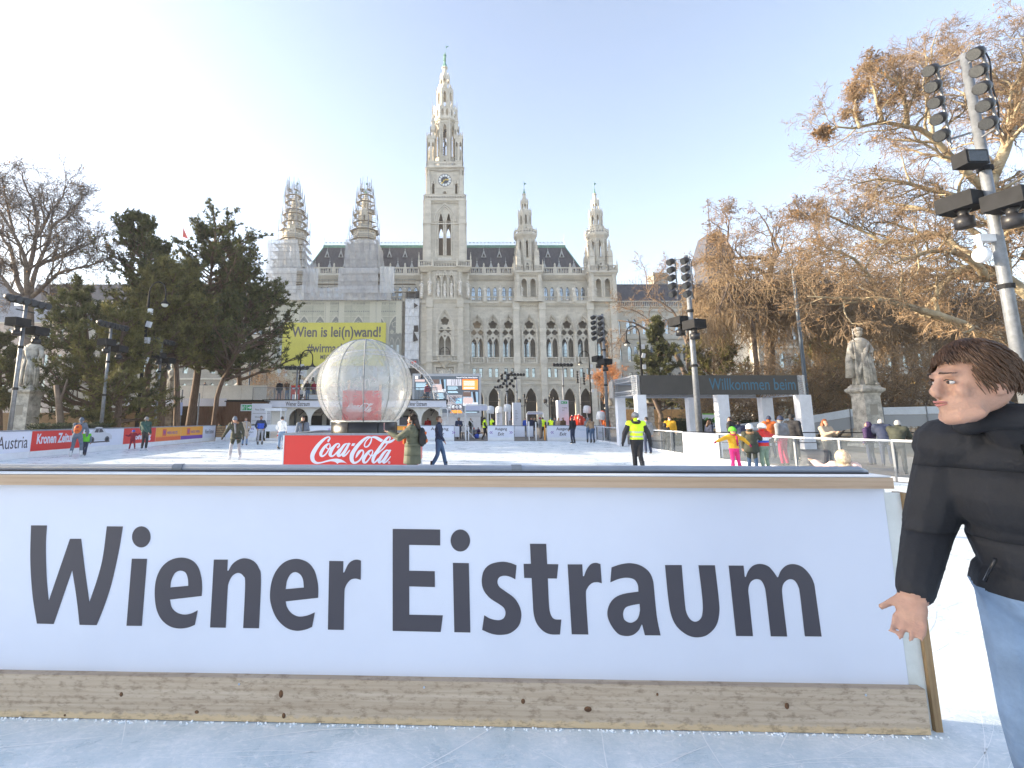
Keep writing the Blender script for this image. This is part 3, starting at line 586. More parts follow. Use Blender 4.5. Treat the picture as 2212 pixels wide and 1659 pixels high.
# ================================================================ island box with wordmark and globe
BX0,BX1,BY0=-4.53,-.80,14.0
BH=1.2; BD=3.9
s_=F/(BY0*math.cos(TH)+(BH/2-H)*math.sin(TH))
nbx=[((BX0,BY0),(BX1,BY0),'red rink board with white script lettering below the snow globe',REDP),((BX1,BY0),(BX1,BY0+BD),'rink board on the right side of the snow globe enclosure',REDP),((BX1,BY0+BD),(BX0,BY0+BD),'rear rink board of the snow globe enclosure',REDP),((BX0,BY0+BD),(BX0,BY0),'rink board on the left side of the snow globe enclosure',REDP)]
for i,(p,q,lab,fc) in enumerate(nbx):
    t,L=board('rink_board',lab,'rink board',p,q,h=BH,face=fc,kick=.235,group='boards round the snow globe',thick=.12)
    if i==0:
        def TC(q,t=t):
            px=(1230+q[0]/11.06)/SP; py=(1730+q[1]/11.06)/SP; w__=P(px,py,BY0-.008); return (w__.x-BX0,w__.z)
        m_=wordmark(TC,-.008); m_.build('script_lettering',WHITE,t)
        mb=MB(); xj=L*.507; mb.box(xj-.01,xj+.01,-.034,.15,BH-.052,BH+.004); mb.build('joint_clip',GALV,t)
        # white corner post left
        mb=MB(); mb.box(-.03,.005,-.02,.13,0,BH-.05); mb.build('corner_post',WHITEP,t)
# ================================================================ town hall
def arch(cx,w_,z0,zs,zt,n=6):
    a=w_/2; r=zt-zs; pts=[(cx-a,z0),(cx+a,z0)]
    if r<=a*1.02:
        for i in range(2*n+1):
            t=math.pi*i/(2*n); pts.append((cx+a*math.cos(t),zs+r*math.sin(t)))
    else:
        Rr=(a*a+r*r)/(2*a); ph=math.acos((Rr-a)/Rr)
        for i in range(n+1): t=ph*i/n; pts.append((cx+a-Rr+Rr*math.cos(t),zs+Rr*math.sin(t)))
        for i in range(n-1,-1,-1): t=ph*i/n; pts.append((cx-a+Rr-Rr*math.cos(t),zs+Rr*math.sin(t)))
    return pts
def foil(cx,cz,Rr,k,ph=0,n=30):
    n=max(n,k*8); q=lambda t:Rr*(.62+.38*abs(math.cos(k*(t-ph)/2))**.7)
    return [(cx+q(t)*math.sin(t),cz+q(t)*math.cos(t)) for t in [2*math.pi*(i+.5)/n for i in range(n)]]
def rect(x0,x1,z0,z1): return [(x0,z0),(x1,z0),(x1,z1),(x0,z1)]
def archring(mb,cx,w_,z0,zs,zt,t,y0,y1,n=8):
    mb.plate(arch(cx,w_+2*t,z0,zs,zt+t*1.25,n),[arch(cx,w_,z0+.0015,zs,zt,n)] if False else [arch(cx,w_,z0+.01,zs,zt,n)],y0,y1)
def balustrade(mb,x0,x1,y,z0,z1,pitch=.42,posts=True,T=None):
    h=z1-z0; mb.box(x0,x1,y-.16,y+.16,z0,z0+.16*h); mb.box(x0,x1,y-.18,y+.18,z1-.15*h,z1)
    n=max(1,int((x1-x0)/pitch)); 
    for i in range(n):
        x=x0+(i+.5)*(x1-x0)/n; mb.lathe([(.07,0),(.13,.25*h),(.06,.55*h),(.1,.69*h)],(x,y,z0+.16*h),6,caps=False)
    if posts:
        for x in (x0,x1): mb.box(x-.2,x+.2,y-.22,y+.22,z0,z1+.08)
def openbal(mb,x0,x1,y,z0,z1,n):   # pierced quatrefoil parapet
    w_=(x1-x0)/n; mb.plate(rect(x0,x1,z0,z1),[foil(x0+w_*(i+.5),(z0+z1)/2,min(w_*.44,(z1-z0)*.38),4,0,16) for i in range(n)],y-.12,y+.12)
    mb.box(x0-.05,x1+.05,y-.18,y+.18,z1+.001,z1+.15)
def cornice(mb,x0,x1,y,z,d=.35,h=.4,n=3,teeth=True):
    for i in range(n): mb.box(x0-d*i/n*0,x1,y-d*(i+1)/n,y+.05,z+h*i/n,z+h*(i+1)/n)
    if teeth:
        k=int((x1-x0)/.45)
        for i in range(k): x=x0+(i+.25)*(x1-x0)/k; mb.box(x,x+.2,y-d*.55,y,z-.28,z-.002)
def pinnacle(mb,x,y,z,h,s):
    mb.lathe([(s*.7,0),(s*.7,h*.35),(s*.95,h*.38),(s*.95,h*.42),(s*.55,h*.45),(s*.12,h*.88),(s*.3,h*.9),(s*.3,h*.93),(s*.08,h*.96),(.02,h)],(x,y,z),4,ph=math.pi/4)
    for k in range(3):
        zz=z+h*(.52+.12*k); rr=s*(.62-.15*k)
        for a in range(4): mb.ball((x+rr*math.cos(a*math.pi/2+math.pi/4),y+rr*math.sin(a*math.pi/2+math.pi/4),zz),s*.16,s*.16,s*.2,5,4)
hall=thing('town_hall','pale neo-gothic town hall with tall central clock tower and slender side turrets','town hall',(0,121,0))
def HP(name,mb,m,**k): return mb.build(name,m,hall,world=True,**k)
BAYS=[8.3,12.3,16.25,21.5,27.1,31.1,35.1,39.9]
YF=121.
for sg in (1,-1):
    mb=MB(Matrix.Scale(sg,4,(1,0,0))); 
    holes=[]
    for c in BAYS:
        holes.append(arch(c,2.75,.02,6.4,9.3)); holes.append(arch(c,3.3,16.9,23.4,27.5,8))
        for d in (-.8,.8): holes.append(rect(c+d-.42,c+d+.42,11.9,14.2))
    mb.plate(rect(6.0,43,0,31),holes,YF,YF+.7)
    if sg==-1: mb.f=[t[::-1] for t in mb.f]
    HP('wall',mb,STONE)
    # mouldings
    mb=MB(Matrix.Scale(sg,4,(1,0,0)))
    for z,d,h in ((9.95,.25,.35),(11.1,.3,.35),(14.9,.35,.5),(27.95,.0,.0),(30.3,.5,.7)):
        if h: cornice(mb,6.0,42.8,YF,z,d,h,3,z>30 or 11>z>9.9)
    mb.box(6,42.8,YF-.06,YF,28.95,29.02); mb.box(6,42.8,YF-.06,YF,29.75,29.82)
    for i in range(78): mb.plate(ell(6.5+i*.46,29.38,.15,.22,8),(),YF-.05,YF)
    for c in BAYS:
        archring(mb,c,2.75,0,6.4,9.3,.3,YF-.14,YF); archring(mb,c,2.95+.5,.0+5.9,6.4,9.8,.12,YF-.22,YF)
        archring(mb,c,3.3,16.9,23.4,27.5,.18,YF-.2,YF,8); archring(mb,c,3.75,16.9,23.4,27.9,.12,YF-.3,YF,8)
        for d in (-.8,.8): mb.plate(rect(c+d-.56,c+d+.56,11.75,14.4),[rect(c+d-.42,c+d+.42,11.9,14.2)],YF-.1,YF)
        for s2 in (-1,1):
            for z0,z1 in ((0,6.4),(16.9,23.4)): mb.lathe([(.14,0),(.14,z1-z0-.5),(.26,z1-z0-.1),(.26,z1-z0)],(c+s2*(1.6 if z0<5 else 1.82),YF-.16,z0),8)
    for x in (10.3,14.27,18.15,24.8,29.1,33.1,37.0,42.9):
        wd=.3 if x in (10.3,14.27,29.1,33.1) else .75
        y1=.12 if wd==.3 else .55
        if wd>.5:
            mb.box(x-wd,x+wd,YF-y1,YF-.001,0,31); mb.box(x-wd-.12,x+wd+.12,YF-y1-.14,YF-.0015,15.2,16.9); mb.box(x-wd-.12,x+wd+.12,YF-y1-.14,YF-.0015,29.0,31.05); mb.box(x-wd-.08,x+wd+.08,YF-y1-.08,YF-.0015,9.9,10.4); mb.box(x-wd-.08,x+wd+.08,YF-y1-.08,YF-.0015,23.2,23.6)
        else: mb.box(x-.12,x+.12,YF-.1,YF-.001,15.5,27)
    HP('stone_mouldings',mb,STONE2)
    # rusticated lower blocks on piers are in the material; balustrades
    for b in range(len(BAYS)):
        c=BAYS[b]; mb=MB(Matrix.Scale(sg,4,(1,0,0))); balustrade(mb,c-1.55,c+1.55,YF-.25,15.45,16.9,.38); HP('balustrade',mb,STONE2)
        mb=MB(Matrix.Scale(sg,4,(1,0,0))); balustrade(mb,c-1.6,c+1.6,YF-.2,31.02,32.5,.4); HP('balustrade',mb,STONE2)
        # tracery
        mb=MB(Matrix.Scale(sg,4,(1,0,0)))
        hs=[foil(c,25.25,1.15,5),foil(c-.84,23.25,.78,4),foil(c+.84,23.25,.78,4),arch(c-.8,1.38,17.0,20.3,21.9),arch(c+.8,1.38,17.0,20.3,21.9),foil(c,21.85,.3,3,math.pi/3,12),[(c-.16,26.6),(c+.16,26.6),(c,27.1)],[(c-1.25,24.35),(c-1.0,24.25),(c-1.02,24.75)],[(c+1.0,24.25),(c+1.25,24.35),(c+1.02,24.75)],[(c-1.5,22.4),(c-.9,22.5),(c-1.45,22.0)],[(c+.9,22.5),(c+1.5,22.4),(c+1.45,22.0)]]
        mb.plate(arch(c,3.36,16.9,23.4,27.53,8),hs,YF+.3,YF+.52)
        for s2 in (-1,1): archring(mb,c+s2*.8,1.25,17.0,20.3,21.9,.1,YF+.22,YF+.31,5)
        mb.plate(ell(c,25.3,1.22,1.22,20),[ell(c,25.3,1.11,1.11,20)],YF+.22,YF+.31)
        for s2 in (-1,1): mb.plate(ell(c+s2*.84,23.3,.82,.82,16),[ell(c+s2*.84,23.3,.75,.75,16)],YF+.22,YF+.31)
        archring(mb,c,3.0,17,20.4,22.75,.14,YF+.2,YF+.305,8); mb.lathe([(.09,0),(.09,4.3)],(c,YF+.24,16.9),6)
        HP('window_tracery',mb,STONE2)
        if sg>0:
            # glazed wall at the back of the loggia
            fr=HP('window',(lambda m:(m.plate(arch(c-.35,2.5,16.9,20.4,21.9),[arch(c-.35+d,1.02,17.05,20.2,21.3 if abs(d)<.7 else 21.2) for d in (-.58,.58)],124.2,124.3),m)[1])(MB()),FRAME)
            mb=MB(); mb.box(c-1.6,c+.9,124.32,124.34,16.9,22); o=mb.build('pane',GLASSB,fr)
            mb=MB(); 
            for k in range(5): mb.box(c-1.55,c+.85,124.17,124.2,17.5+k*.85,17.54+k*.85)
            for k in range(4): mb.box(c-1.3+k*.62,c-1.27+k*.62,124.17,124.2,17,21)
            mb.build('glazing_bars',FRAME,fr)
        for d in (-.8,.8):
            mb=MB(Matrix.Scale(sg,4,(1,0,0))); mb.plate(rect(c+d-.42,c+d+.42,11.9,14.2),[rect(c+d-.35,c+d+.35,11.97,13.2),rect(c+d-.35,c+d+.35,13.28,14.12)],YF+.35,YF+.42); fr=HP('window',mb,FRAME)
            mb=MB(Matrix.Scale(sg,4,(1,0,0))); mb.box(c+d-.42,c+d+.42,YF+.43,YF+.45,11.9,14.2); mb.build('pane',GLASSB,fr)
    # loggia and arcade interiors
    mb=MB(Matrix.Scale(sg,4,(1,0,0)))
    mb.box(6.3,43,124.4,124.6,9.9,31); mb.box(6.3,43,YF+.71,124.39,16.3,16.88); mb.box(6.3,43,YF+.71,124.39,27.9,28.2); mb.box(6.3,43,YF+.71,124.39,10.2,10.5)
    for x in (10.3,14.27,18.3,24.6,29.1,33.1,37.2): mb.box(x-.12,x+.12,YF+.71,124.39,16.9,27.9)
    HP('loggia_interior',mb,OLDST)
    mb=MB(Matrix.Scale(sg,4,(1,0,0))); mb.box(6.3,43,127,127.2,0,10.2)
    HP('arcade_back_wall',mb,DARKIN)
    # upper storey set back
    mb=MB(Matrix.Scale(sg,4,(1,0,0))); hs=[]; ups=[8.3,12.3,16.25,27.1,31.1,35.1]
    for c in ups:
        for d in (-.82,.82): hs.append(arch(c+d,.95,32.0,34.5,35.6))
    mb.plate(rect(5,43,31,38.4),hs,122.6,122.9)
    if sg==-1: mb.f=[t[::-1] for t in mb.f]
    HP('upper_wall',mb,STONE)
    mb=MB(Matrix.Scale(sg,4,(1,0,0)))
    for c in ups:
        for d in (-.82,.82): archring(mb,c+d,.95,33,34.5,35.6,.16,122.45,122.6)
    cornice(mb,5,42.9,122.6,37.6,.9,1.0,4); mb.box(5,42.9,121.7,123.4,38.6,38.75)
    mb.box(5,43,YF-.3,123,31.0,31.03)
    HP('stone_mouldings',mb,STONE2)
    for c in ups:
        for d in (-.82,.82):
            mb=MB(Matrix.Scale(sg,4,(1,0,0))); mb.box(c+d-.03,c+d+.03,122.66,122.72,32,35.4); mb.box(c+d-.46,c+d+.46,122.66,122.72,34.3,34.38); mb.plate(arch(c+d,.96,32,34.5,35.6),[arch(c+d,.8,32.08,34.5,35.45)],122.65,122.73); fr=HP('window',mb,FRAME)
            mb=MB(Matrix.Scale(sg,4,(1,0,0))); mb.box(c+d-.5,c+d+.5,122.75,122.77,31.9,35.7); mb.build('pane',GLASSB,fr)
    for x0,x1 in ((6.4,17.9),(24.7,36.7)):
        n=3; 
        for i in range(n):
            a=x0+(x1-x0)*i/n; b=x0+(x1-x0)*(i+1)/n; mb=MB(Matrix.Scale(sg,4,(1,0,0))); balustrade(mb,a+.25,b-.25,121.9,38.76,40.6,.42); HP('balustrade',mb,STONE2)
            mb=MB(Matrix.Scale(sg,4,(1,0,0))); mb.lathe([(.28,0),(.34,1.9),(.2,2.0),(.26,2.5),(.12,3.0)],(b,121.9,38.76),6); HP('parapet_finial',mb,STONE2)
# main roof, hipped mansard
mb=MB(); yb0,yt,yb1=123.4,127.6,142; zb,zt=38.6,48.4
xb,xt=37.4,32.9
mb.add([(-xb,yb0,zb),(xb,yb0,zb),(xt,yt,zt),(-xt,yt,zt),(-xb,yb1,zb),(xb,yb1,zb),(xt,yb1-4,zt),(-xt,yb1-4,zt)],[(0,1,2,3),(1,5,6,2),(5,4,7,6),(4,0,3,7),(3,2,6,7)])
roof=HP('roof',mb,SLATE)
mb=MB(); mb.tube([(xb,yb0,zb),(xt,yt,zt)],.16,6); mb.tube([(-xb,yb0,zb),(-xt,yt,zt)],.16,6); mb.box(-xt-.2,xt+.2,yt-.3,yt+.1,zt-.5,zt+.25); mb.build('copper_ridge',COPPER,roof)
mb=MB(); 
for i in range(130):
    x=-xt+.25+i*.505; mb.box(x,x+.04,yt-.12,yt-.06,zt+.25,zt+1.25+(.35 if i%4==0 else 0))
    if i%2==0: mb.plate(foil(x+.3,zt+1.0,.2,4,0,8),(),yt-.11,yt-.07)
mb.box(-xt,xt,yt-.13,yt-.05,zt+.62,zt+.68); mb.box(-xt,xt,yt-.13,yt-.05,zt+1.15,zt+1.2)
for x in (-xt,xt): mb.lathe([(.1,0),(.05,2),(.22,2.1),(.05,2.3),(.03,3.6)],(x,yt,zt),6)
mb.build('ridge_cresting',mat('pale_cresting',(.55,.6,.65),.5),roof)
def dormer(x,row):
    f=(0.12 if row==0 else .62); z=zb+(zt-zb)*f; y=yb0+(yt-yb0)*f-.12; s=1 if row==0 else .72
    mb=MB(); mb.plate([(x-.95*s,z),(x+.95*s,z),(x,z+2.9*s)],[[(x-.55*s,z+.12),(x+.55*s,z+.12),(x,z+1.75*s)]],y-.15,y+.1); mb.lathe([(.1*s,0),(.16*s,.25*s),(.05*s,.4*s),(.02,1.4*s)],(x,y,z+2.8*s),5)
    d=mb.build('dormer',mat('zinc_grey',(.42,.44,.46),.5),roof)
    mb=MB(); mb.add([(x-.9*s,y+.1,z),(x+.9*s,y+.1,z),(x,y+.1,z+2.8*s),(x,y+1.6*s,z+2.8*s)],[(0,1,2),(1,3,2),(0,2,3)]); mb.build('dormer_roof',SLATE,d)
    mb=MB(); mb.plate(foil(x,z+.75*s,.42*s,3,0,12),(),y-.02,y+.02); mb.build('trefoil_opening',DARKIN,d)
for sg in (1,-1):
    for x in (8.6,12.3,16.2,26.4,30.3,34.2): dormer(sg*x,0)
    for x in (10.6,14.8,27.9,31.6): dormer(sg*x,1)
# ---------------- statues on the facade
def robed(mb,c,h,seed=0,rz=0):
    r_=random.Random(seed); s=h/1.8; T0=mb.T; mb.T=(T0 or Matrix.Identity(4))@Matrix.Translation(c)@Matrix.Rotation(rz,4,'Z')@Matrix.Scale(s,4)
    n=14; prof=[(.30,0),(.27,.15),(.25,.5),(.22,.9),(.19,1.05),(.24,1.3),(.22,1.42),(.09,1.5)]
    vs=[];fs=[]
    for j,(r,z) in enumerate(prof):
        for k in range(n):
            a=2*math.pi*k/n; q=r*(1+(.13*math.sin(5*a+seed)*(1-z/1.6)))*(1 if True else 1); vs.append((q*math.cos(a)+.03*math.sin(z*3+seed),q*.72*math.sin(a),z))
    for j in range(len(prof)-1):
        for k in range(n): a=j*n+k;b=j*n+(k+1)%n; fs.append((a,b,b+n,a+n))
    mb.add(vs,fs); mb.ball((.02,-.02,1.64),.095,.11,.13,10,7); mb.lathe([(.1,0),(.12,.06),(.07,.12)],(.02,-.01,1.7),8)
    sd=1 if seed%2 else -1
    mb.tube([(sd*.22,0,1.36),(sd*.33,-.05,1.1),(sd*.16,-.22,1.0)],[.085,.07,.05],7); mb.tube([(-sd*.22,0,1.36),(-sd*.31,.0,1.08),(-sd*.27,-.12,.82)],[.085,.07,.05],7)
    mb.tube([(sd*.2,-.1,1.35),(0,-.2,1.0),(-sd*.2,-.17,.5),(-sd*.22,-.1,.1)],[.04,.06,.05,.03],6)
    if seed%3==0: mb.tube([(-sd*.28,-.14,.05),(-sd*.27,-.16,1.75)],.018,5)
    mb.T=T0
def facst(x,y,z,h=2.7,seed=0):
    mb=MB(); robed(mb,(x,y,z),h,seed); o=HP('statue',mb,STAT,smooth=True)
    mb=MB(); mb.box(x-.42,x+.42,y-.42,y+.42,z-1.5,z+.02); mb.box(x-.5,x+.5,y-.5,y+.5,z-.2,z+.0); mb.build('plinth',STONE2,o)
sd_=0
for x in (10.3,14.3,18.1,19.5,24.0,25.0,29.1,33.1,36.9,38.2): sd_+=1; facst(x,YF-.45 if x not in (19.5,24.0,38.2) else YF-.95,32.5,2.75,sd_)
for x in (-10.3,-14.3): sd_+=1; facst(x,YF-.45,32.5,2.75,sd_)
# ---------------- central tower
TC_=Vector((.1,123.9,0))
tower=HP('clock_tower',(lambda m:m)(MB().box(-5.4,5.6,119.2,128.6,0,.1)),STONE)
def TP(name,mb,m,**k): return mb.build(name,m,tower,**k)
def sides(mb,half,fn,n=4,c=TC_,ph=0):
    for k in range(n):
        mb.T=Matrix.Translation(c)@Matrix.Rotation(2*math.pi*k/n+ph,4,'Z')@Matrix.Translation((0,-half,0)); fn(mb,k)
    mb.T=None
def octst(mb,c,ap,z0,z1,holes,th=.35,ph=0):
    hw=ap*math.tan(math.pi/8)
    sides(mb,ap,lambda m,k:m.plate(rect(-hw,hw,z0,z1),holes,0,th),8,c,ph)
def octring(mb,c,r,z0,z1,r2=None): mb.lathe([(r/math.cos(math.pi/8),0),((r2 or r)/math.cos(math.pi/8),z1-z0)],(c.x,c.y,z0),8,ph=math.pi/8)
# lower block z 0-31
mb=MB(); mb.plate(rect(-3.0,3.2,0,31),[arch(.1,3.3,16.9,23.6,28.0,8),rect(-2.1,2.3,10.6,14.2)],118.0,118.6)
for x0,x1,y in ((-6.0,-4.4,119.0),(4.6,6.2,119.0)): mb.box(x0,x1,y,121,0,31)
for x0,x1 in ((-4.4,-3.0),(3.2,4.6)):
    mb.box(x0,x1,117.6,120.5,0,31); mb.box(x0-.12,x1+.12,117.45,120,15.2,16.9); mb.box(x0-.1,x1+.1,117.5,120,23.3,23.8); mb.box(x0-.12,x1+.12,117.45,120,29,31.1)
TP('lower_wall',mb,STONE)
mb=MB()
for z,d,h in ((9.9,.3,.4),(14.9,.4,.5),(23.3,.15,.3),(30.2,.5,.9)): cornice(mb,-3.0,3.2,118.0,z,d,h,3,False); 
for z,h in ((9.9,.4),(14.9,.6),(23.3,.4),(30.3,.8)):
    for x0,x1 in ((-6.15,-4.4),(4.6,6.35)): mb.box(x0,x1,118.8,121,z,z+h)
archring(mb,.1,3.3,16.9,23.6,28.0,.22,117.82,118,8); archring(mb,.1,3.8,16.9,23.6,28.5,.3,117.7,118,8)
mb.plate(rect(-2.4,2.6,10.3,14.5),[rect(-2.1,2.3,10.6,14.2)],117.85,118)
for i in range(9): mb.plate(foil(-2.5+i*.65,29.3,.24,4,0,12),(),117.92,118)
TP('stone_mouldings',mb,STONE2)
mb=MB(); c=.1
hs=[foil(c,25.6,1.12,5),foil(c-.84,23.4,.74,4),foil(c+.84,23.4,.74,4),arch(c-.8,1.38,17.0,20.3,22.0),arch(c+.8,1.38,17.0,20.3,22.0),foil(c,21.9,.3,3,math.pi/3,12),[(c-1.5,22.5),(c-.9,22.6),(c-1.45,22.1)],[(c+.9,22.6),(c+1.5,22.5),(c+1.45,22.1)]]
mb.plate(arch(c,3.36,16.9,23.6,28.03,8),hs,118.25,118.5); mb.plate(ell(c,25.6,1.18,1.18,20),[ell(c,25.6,1.06,1.06,20)],118.15,118.26); archring(mb,c,3.0,17,20.6,22.9,.14,118.15,118.255,8); mb.lathe([(.1,0),(.1,4.3)],(c,118.2,16.9),6)
TP('window_tracery',mb,STONE2)
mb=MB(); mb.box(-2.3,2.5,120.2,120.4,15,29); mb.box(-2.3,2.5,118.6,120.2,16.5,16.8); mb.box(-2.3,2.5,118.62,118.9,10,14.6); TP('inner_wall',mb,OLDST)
mb=MB(); mb.plate(arch(c,2.4,16.9,18.2,19.4),[arch(c,2.1,17,18.2,19.25)],120.05,120.15); mb.box(c-.04,c+.04,120.04,120.1,17,19.2); mb.box(c-1.1,c+1.1,120.04,120.1,18.2,18.27); fr=TP('window',mb,FRAME)
mb=MB(); mb=MB(); mb.box(-3,3.2,117.1,118.2,15.4,15.6)
pts=[(-2.9,0),(-1.7,0),(-1.2,-.9),(1.4,-.9),(1.9,0),(3.1,0)]
for i in range(5):
    a=Vector((pts[i][0],118-.15+pts[i][1]));b=Vector((pts[i+1][0],118-.15+pts[i+1][1])); L=(b-a).length; mb.T=Matrix.Translation((a.x,a.y,0))@Matrix.Rotation(math.atan2(b.y-a.y,b.x-a.x),4,'Z'); balustrade(mb,0,L,0,15.6,16.95,.3,posts=False)
mb.T=None; mb.lathe([(.2,-1.6),(.9,-.6),(1.5,0)],(.1,117.6,15.4),10,caps=False)
TP('balcony',mb,STONE2)
# relief panel
mb=MB(); r_=random.Random(5); mb.box(-2.1,2.3,118.5,118.6,10.6,14.2)
for i in range(46): mb.ball((r_.uniform(-1.9,2.1),118.48,r_.uniform(10.9,13.9)),r_.uniform(.1,.3),.12,r_.uniform(.12,.4),6,5)
TP('relief_panel',mb,STAT,smooth=True)
# niche stage 31-39
mb=MB(); hs=[arch(x,1.15,31.9,36.0,37.4) for x in (-1.55,.1,1.75)]
mb.plate(rect(-3.0,3.2,31,39.1),hs,118.0,118.7); mb.box(-2.4,2.6,118.75,118.9,31,39); 
for x0,x1,y in ((-6.0,-4.3,119.3),(4.5,6.2,119.3)): mb.box(x0,x1,y,123,31.0,39.1)
for x0,x1 in ((-4.3,-3.0),(3.2,4.5)): mb.box(x0,x1,118.3,121,31.0,39.1)
TP('niche_stage',mb,STONE)
mb=MB()
for x in (-1.55,.1,1.75):
    archring(mb,x,1.15,35,36,37.4,.14,117.85,118); mb.plate([(x-.75,37.3),(x+.75,37.3),(x,39.0)],[[(x-.3,37.5),(x+.3,37.5),(x,38.3)]],117.8,118)
for x in (-2.4,-.72,.92,2.6): mb.lathe([(.12,0),(.12,5.6),(.2,5.8)],(x,117.9,31.2),6); pinnacle(mb,x,117.9,37,2.2,.16)
mb.box(-4.5,4.7,117.4,118.8,31.0,31.25)
for x in (-3.65,3.85,-5.8,6.0): pinnacle(mb,x,118.0 if abs(x)<4.5 else 118.9,36.4,2.9,.34)
for i in range(5): mb.box(-6.0-.12*i,6.2+.12*i,118.0-.2*i,122,39.1-.22*(5-i)+.22,39.1-.22*(4-i)+.22) if False else None
for i in range(4): mb.box(-6.0-.12*i,6.2+.12*i,118.0-.18*i,122.5,38.3+.24*i,38.3+.24*(i+1))
TP('stone_mouldings',mb,STONE2)
k=50
for x,y,z in ((-1.55,118.15,32.8),(.1,118.15,32.8),(1.75,118.15,32.8),(-3.65,117.6,33.3),(3.85,117.6,33.3),(-5.7,118.6,32.9),(5.9,118.6,32.9)):
    k+=1; mb=MB(); robed(mb,(x,y,z),3.0,k); mb.box(x-.35,x+.35,y-.3,y+.3,z-1.4,z); TP('statue',mb,STAT,smooth=True)
# balcony balustrade z 39.2-41
mb=MB(); pts=[(-6.4,119),(-6.4,117.4),(-3.0,117.2),(-2.9,117.6),(3.1,117.6),(3.2,117.2),(6.6,117.4),(6.6,119)]
mb.box(-6.5,6.7,117.2,129.5,39.22,39.32)
for i in range(7):
    a=Vector(pts[i]);b=Vector(pts[i+1]); L=(b-a).length
    if L<.5: continue
    mb.T=Matrix.Translation((a.x,a.y,0))@Matrix.Rotation(math.atan2(b.y-a.y,b.x-a.x),4,'Z'); balustrade(mb,0,L,0,39.3,41,.4)
mb.T=None
for x in (-6.4,-3,3.2,6.6): pinnacle(mb,x,117.4,40.9,2.3,.25)
TP('balustrade',mb,STONE2)
# shaft
half=5.15
mb=MB()
def shaft(m,k):
    m.plate(rect(-half,half,40.8,57.4),[arch(-1.0,1.12,42.7,51.6,54.1),arch(1.0,1.12,42.7,51.6,54.1)],0,.9)
sides(mb,half,shaft); TP('shaft_wall',mb,STONE)
mb=MB(); 
def shaftm(m,k):
    m.plate(arch(0,4.9,41.5,51.8,56.2,10),[arch(0,4.3,41.55,51.8,55.7,10)],-.18,0); m.plate(arch(0,5.7,51.7,51.8,56.8,10),[arch(0,5.1,51.75,51.8,56.35,10)],-.28,0)
    for s2 in (-1,1):
        archring(m,s2*1.0,1.12,42.7,51.6,54.1,.2,-.16,0); 
        for d in (-.75,.75): m.lathe([(.13,0),(.13,8.6),(.22,8.9)],(s2*1.0+d*.98,-.12,42.7),6)
        m.box(s2*4.35-.8,s2*4.35+.8,-.45,-.001,40.8,57.4) ; m.box(s2*4.35-.9,s2*4.35+.9,-.55,-.0015,51.0,51.5)
    m.plate(foil(0,54.9,.55,6,0,24),[ell(0,54.9,.2,.2,8)],-.1,-.001)
    m.box(-half-.1,half+.1,-.25,-.0012,51.05,51.35)
    cornice(m,-half-.25,half+.25,0,56.9,.5,.6,3)
    m.add([(-1.7,-.35,41.4),(1.7,-.35,41.4),(1.6,.3,42.7),(-1.6,.3,42.7)],[(0,1,2,3)])
sides(mb,half,shaftm); TP('stone_mouldings',mb,STONE2)
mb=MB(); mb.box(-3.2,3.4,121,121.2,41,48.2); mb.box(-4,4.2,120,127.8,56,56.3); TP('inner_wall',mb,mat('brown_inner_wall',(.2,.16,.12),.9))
mb=MB(); sides(mb,half+.25,lambda m,k:openbal(m,-half,half,0,57.5,59.0,15)); mb.lathe([(7.4,0),(7.4,.15)],(TC_.x,TC_.y,57.45),4,ph=math.pi/4); TP('balustrade',mb,STONE2)
# clock stage
half=4.6; mb=MB()
sides(mb,half,lambda m,k:m.plate(rect(-half,half,57.5,66.9),[arch(0,.8,59.0,59.9,60.4),arch(-3.0,.6,59.2,61.9,62.6),arch(3.0,.6,59.2,61.9,62.6)],0,.5)); TP('clock_stage_wall',mb,STONE)
mb=MB()
def clm(m,k):
    for s2 in (-1,1):
        m.box(s2*4.25-.45,s2*4.25+.45,-.4,-.001,57.6,64.5); pinnacle(m,s2*4.25,-.25,64.3,2.6,.42); m.plate([(s2*3.0-.55,62.4),(s2*3.0+.55,62.4),(s2*3.0,64.2)],[[(s2*3.0-.2,62.6),(s2*3.0+.2,62.6),(s2*3.0,63.4)]],-.25,-.001); pinnacle(m,s2*3.55,-.2,61.5,4.3,.26)
    m.plate(rect(-2.15,2.15,61.25,65.55),[ell(0,63.4,1.78,1.78,28)],-.1,-.002); cornice(m,-half-.3,half+.3,0,66.3,.55,.7,3)
    for i in range(12): m.box(-1.9+i*.33,-1.74+i*.33,-.3,0,65.75,66.28)
sides(mb,half,clm); mb.lathe([(6.9,0),(6.9,.2)],(TC_.x,TC_.y,66.9),4,ph=math.pi/4); TP('stone_mouldings',mb,STONE2)
yc=TC_.y-half
mb=MB(); mb.plate(ell(TC_.x,63.4,1.74,1.74,32),(),yc-.09,yc-.02); cf=TP('clock_face',mb,mat('clock_dark_face',(.02,.03,.06),.4))
mb=MB()
for i in range(12):
    a0=2*math.pi*(i+.1)/12; a1=2*math.pi*(i+.9)/12; q=[]
    for rr,aa in ((1.02,a0),(1.6,a0),(1.63,(a0+a1)/2),(1.6,a1),(1.02,a1)): q.append((TC_.x+rr*math.sin(aa),63.4+rr*math.cos(aa)))
    mb.plate(q[::-1],(),yc-.11,yc-.092)
mb.build('hour_panels',mat('clock_white_panel',(.75,.78,.8),.4),cf)
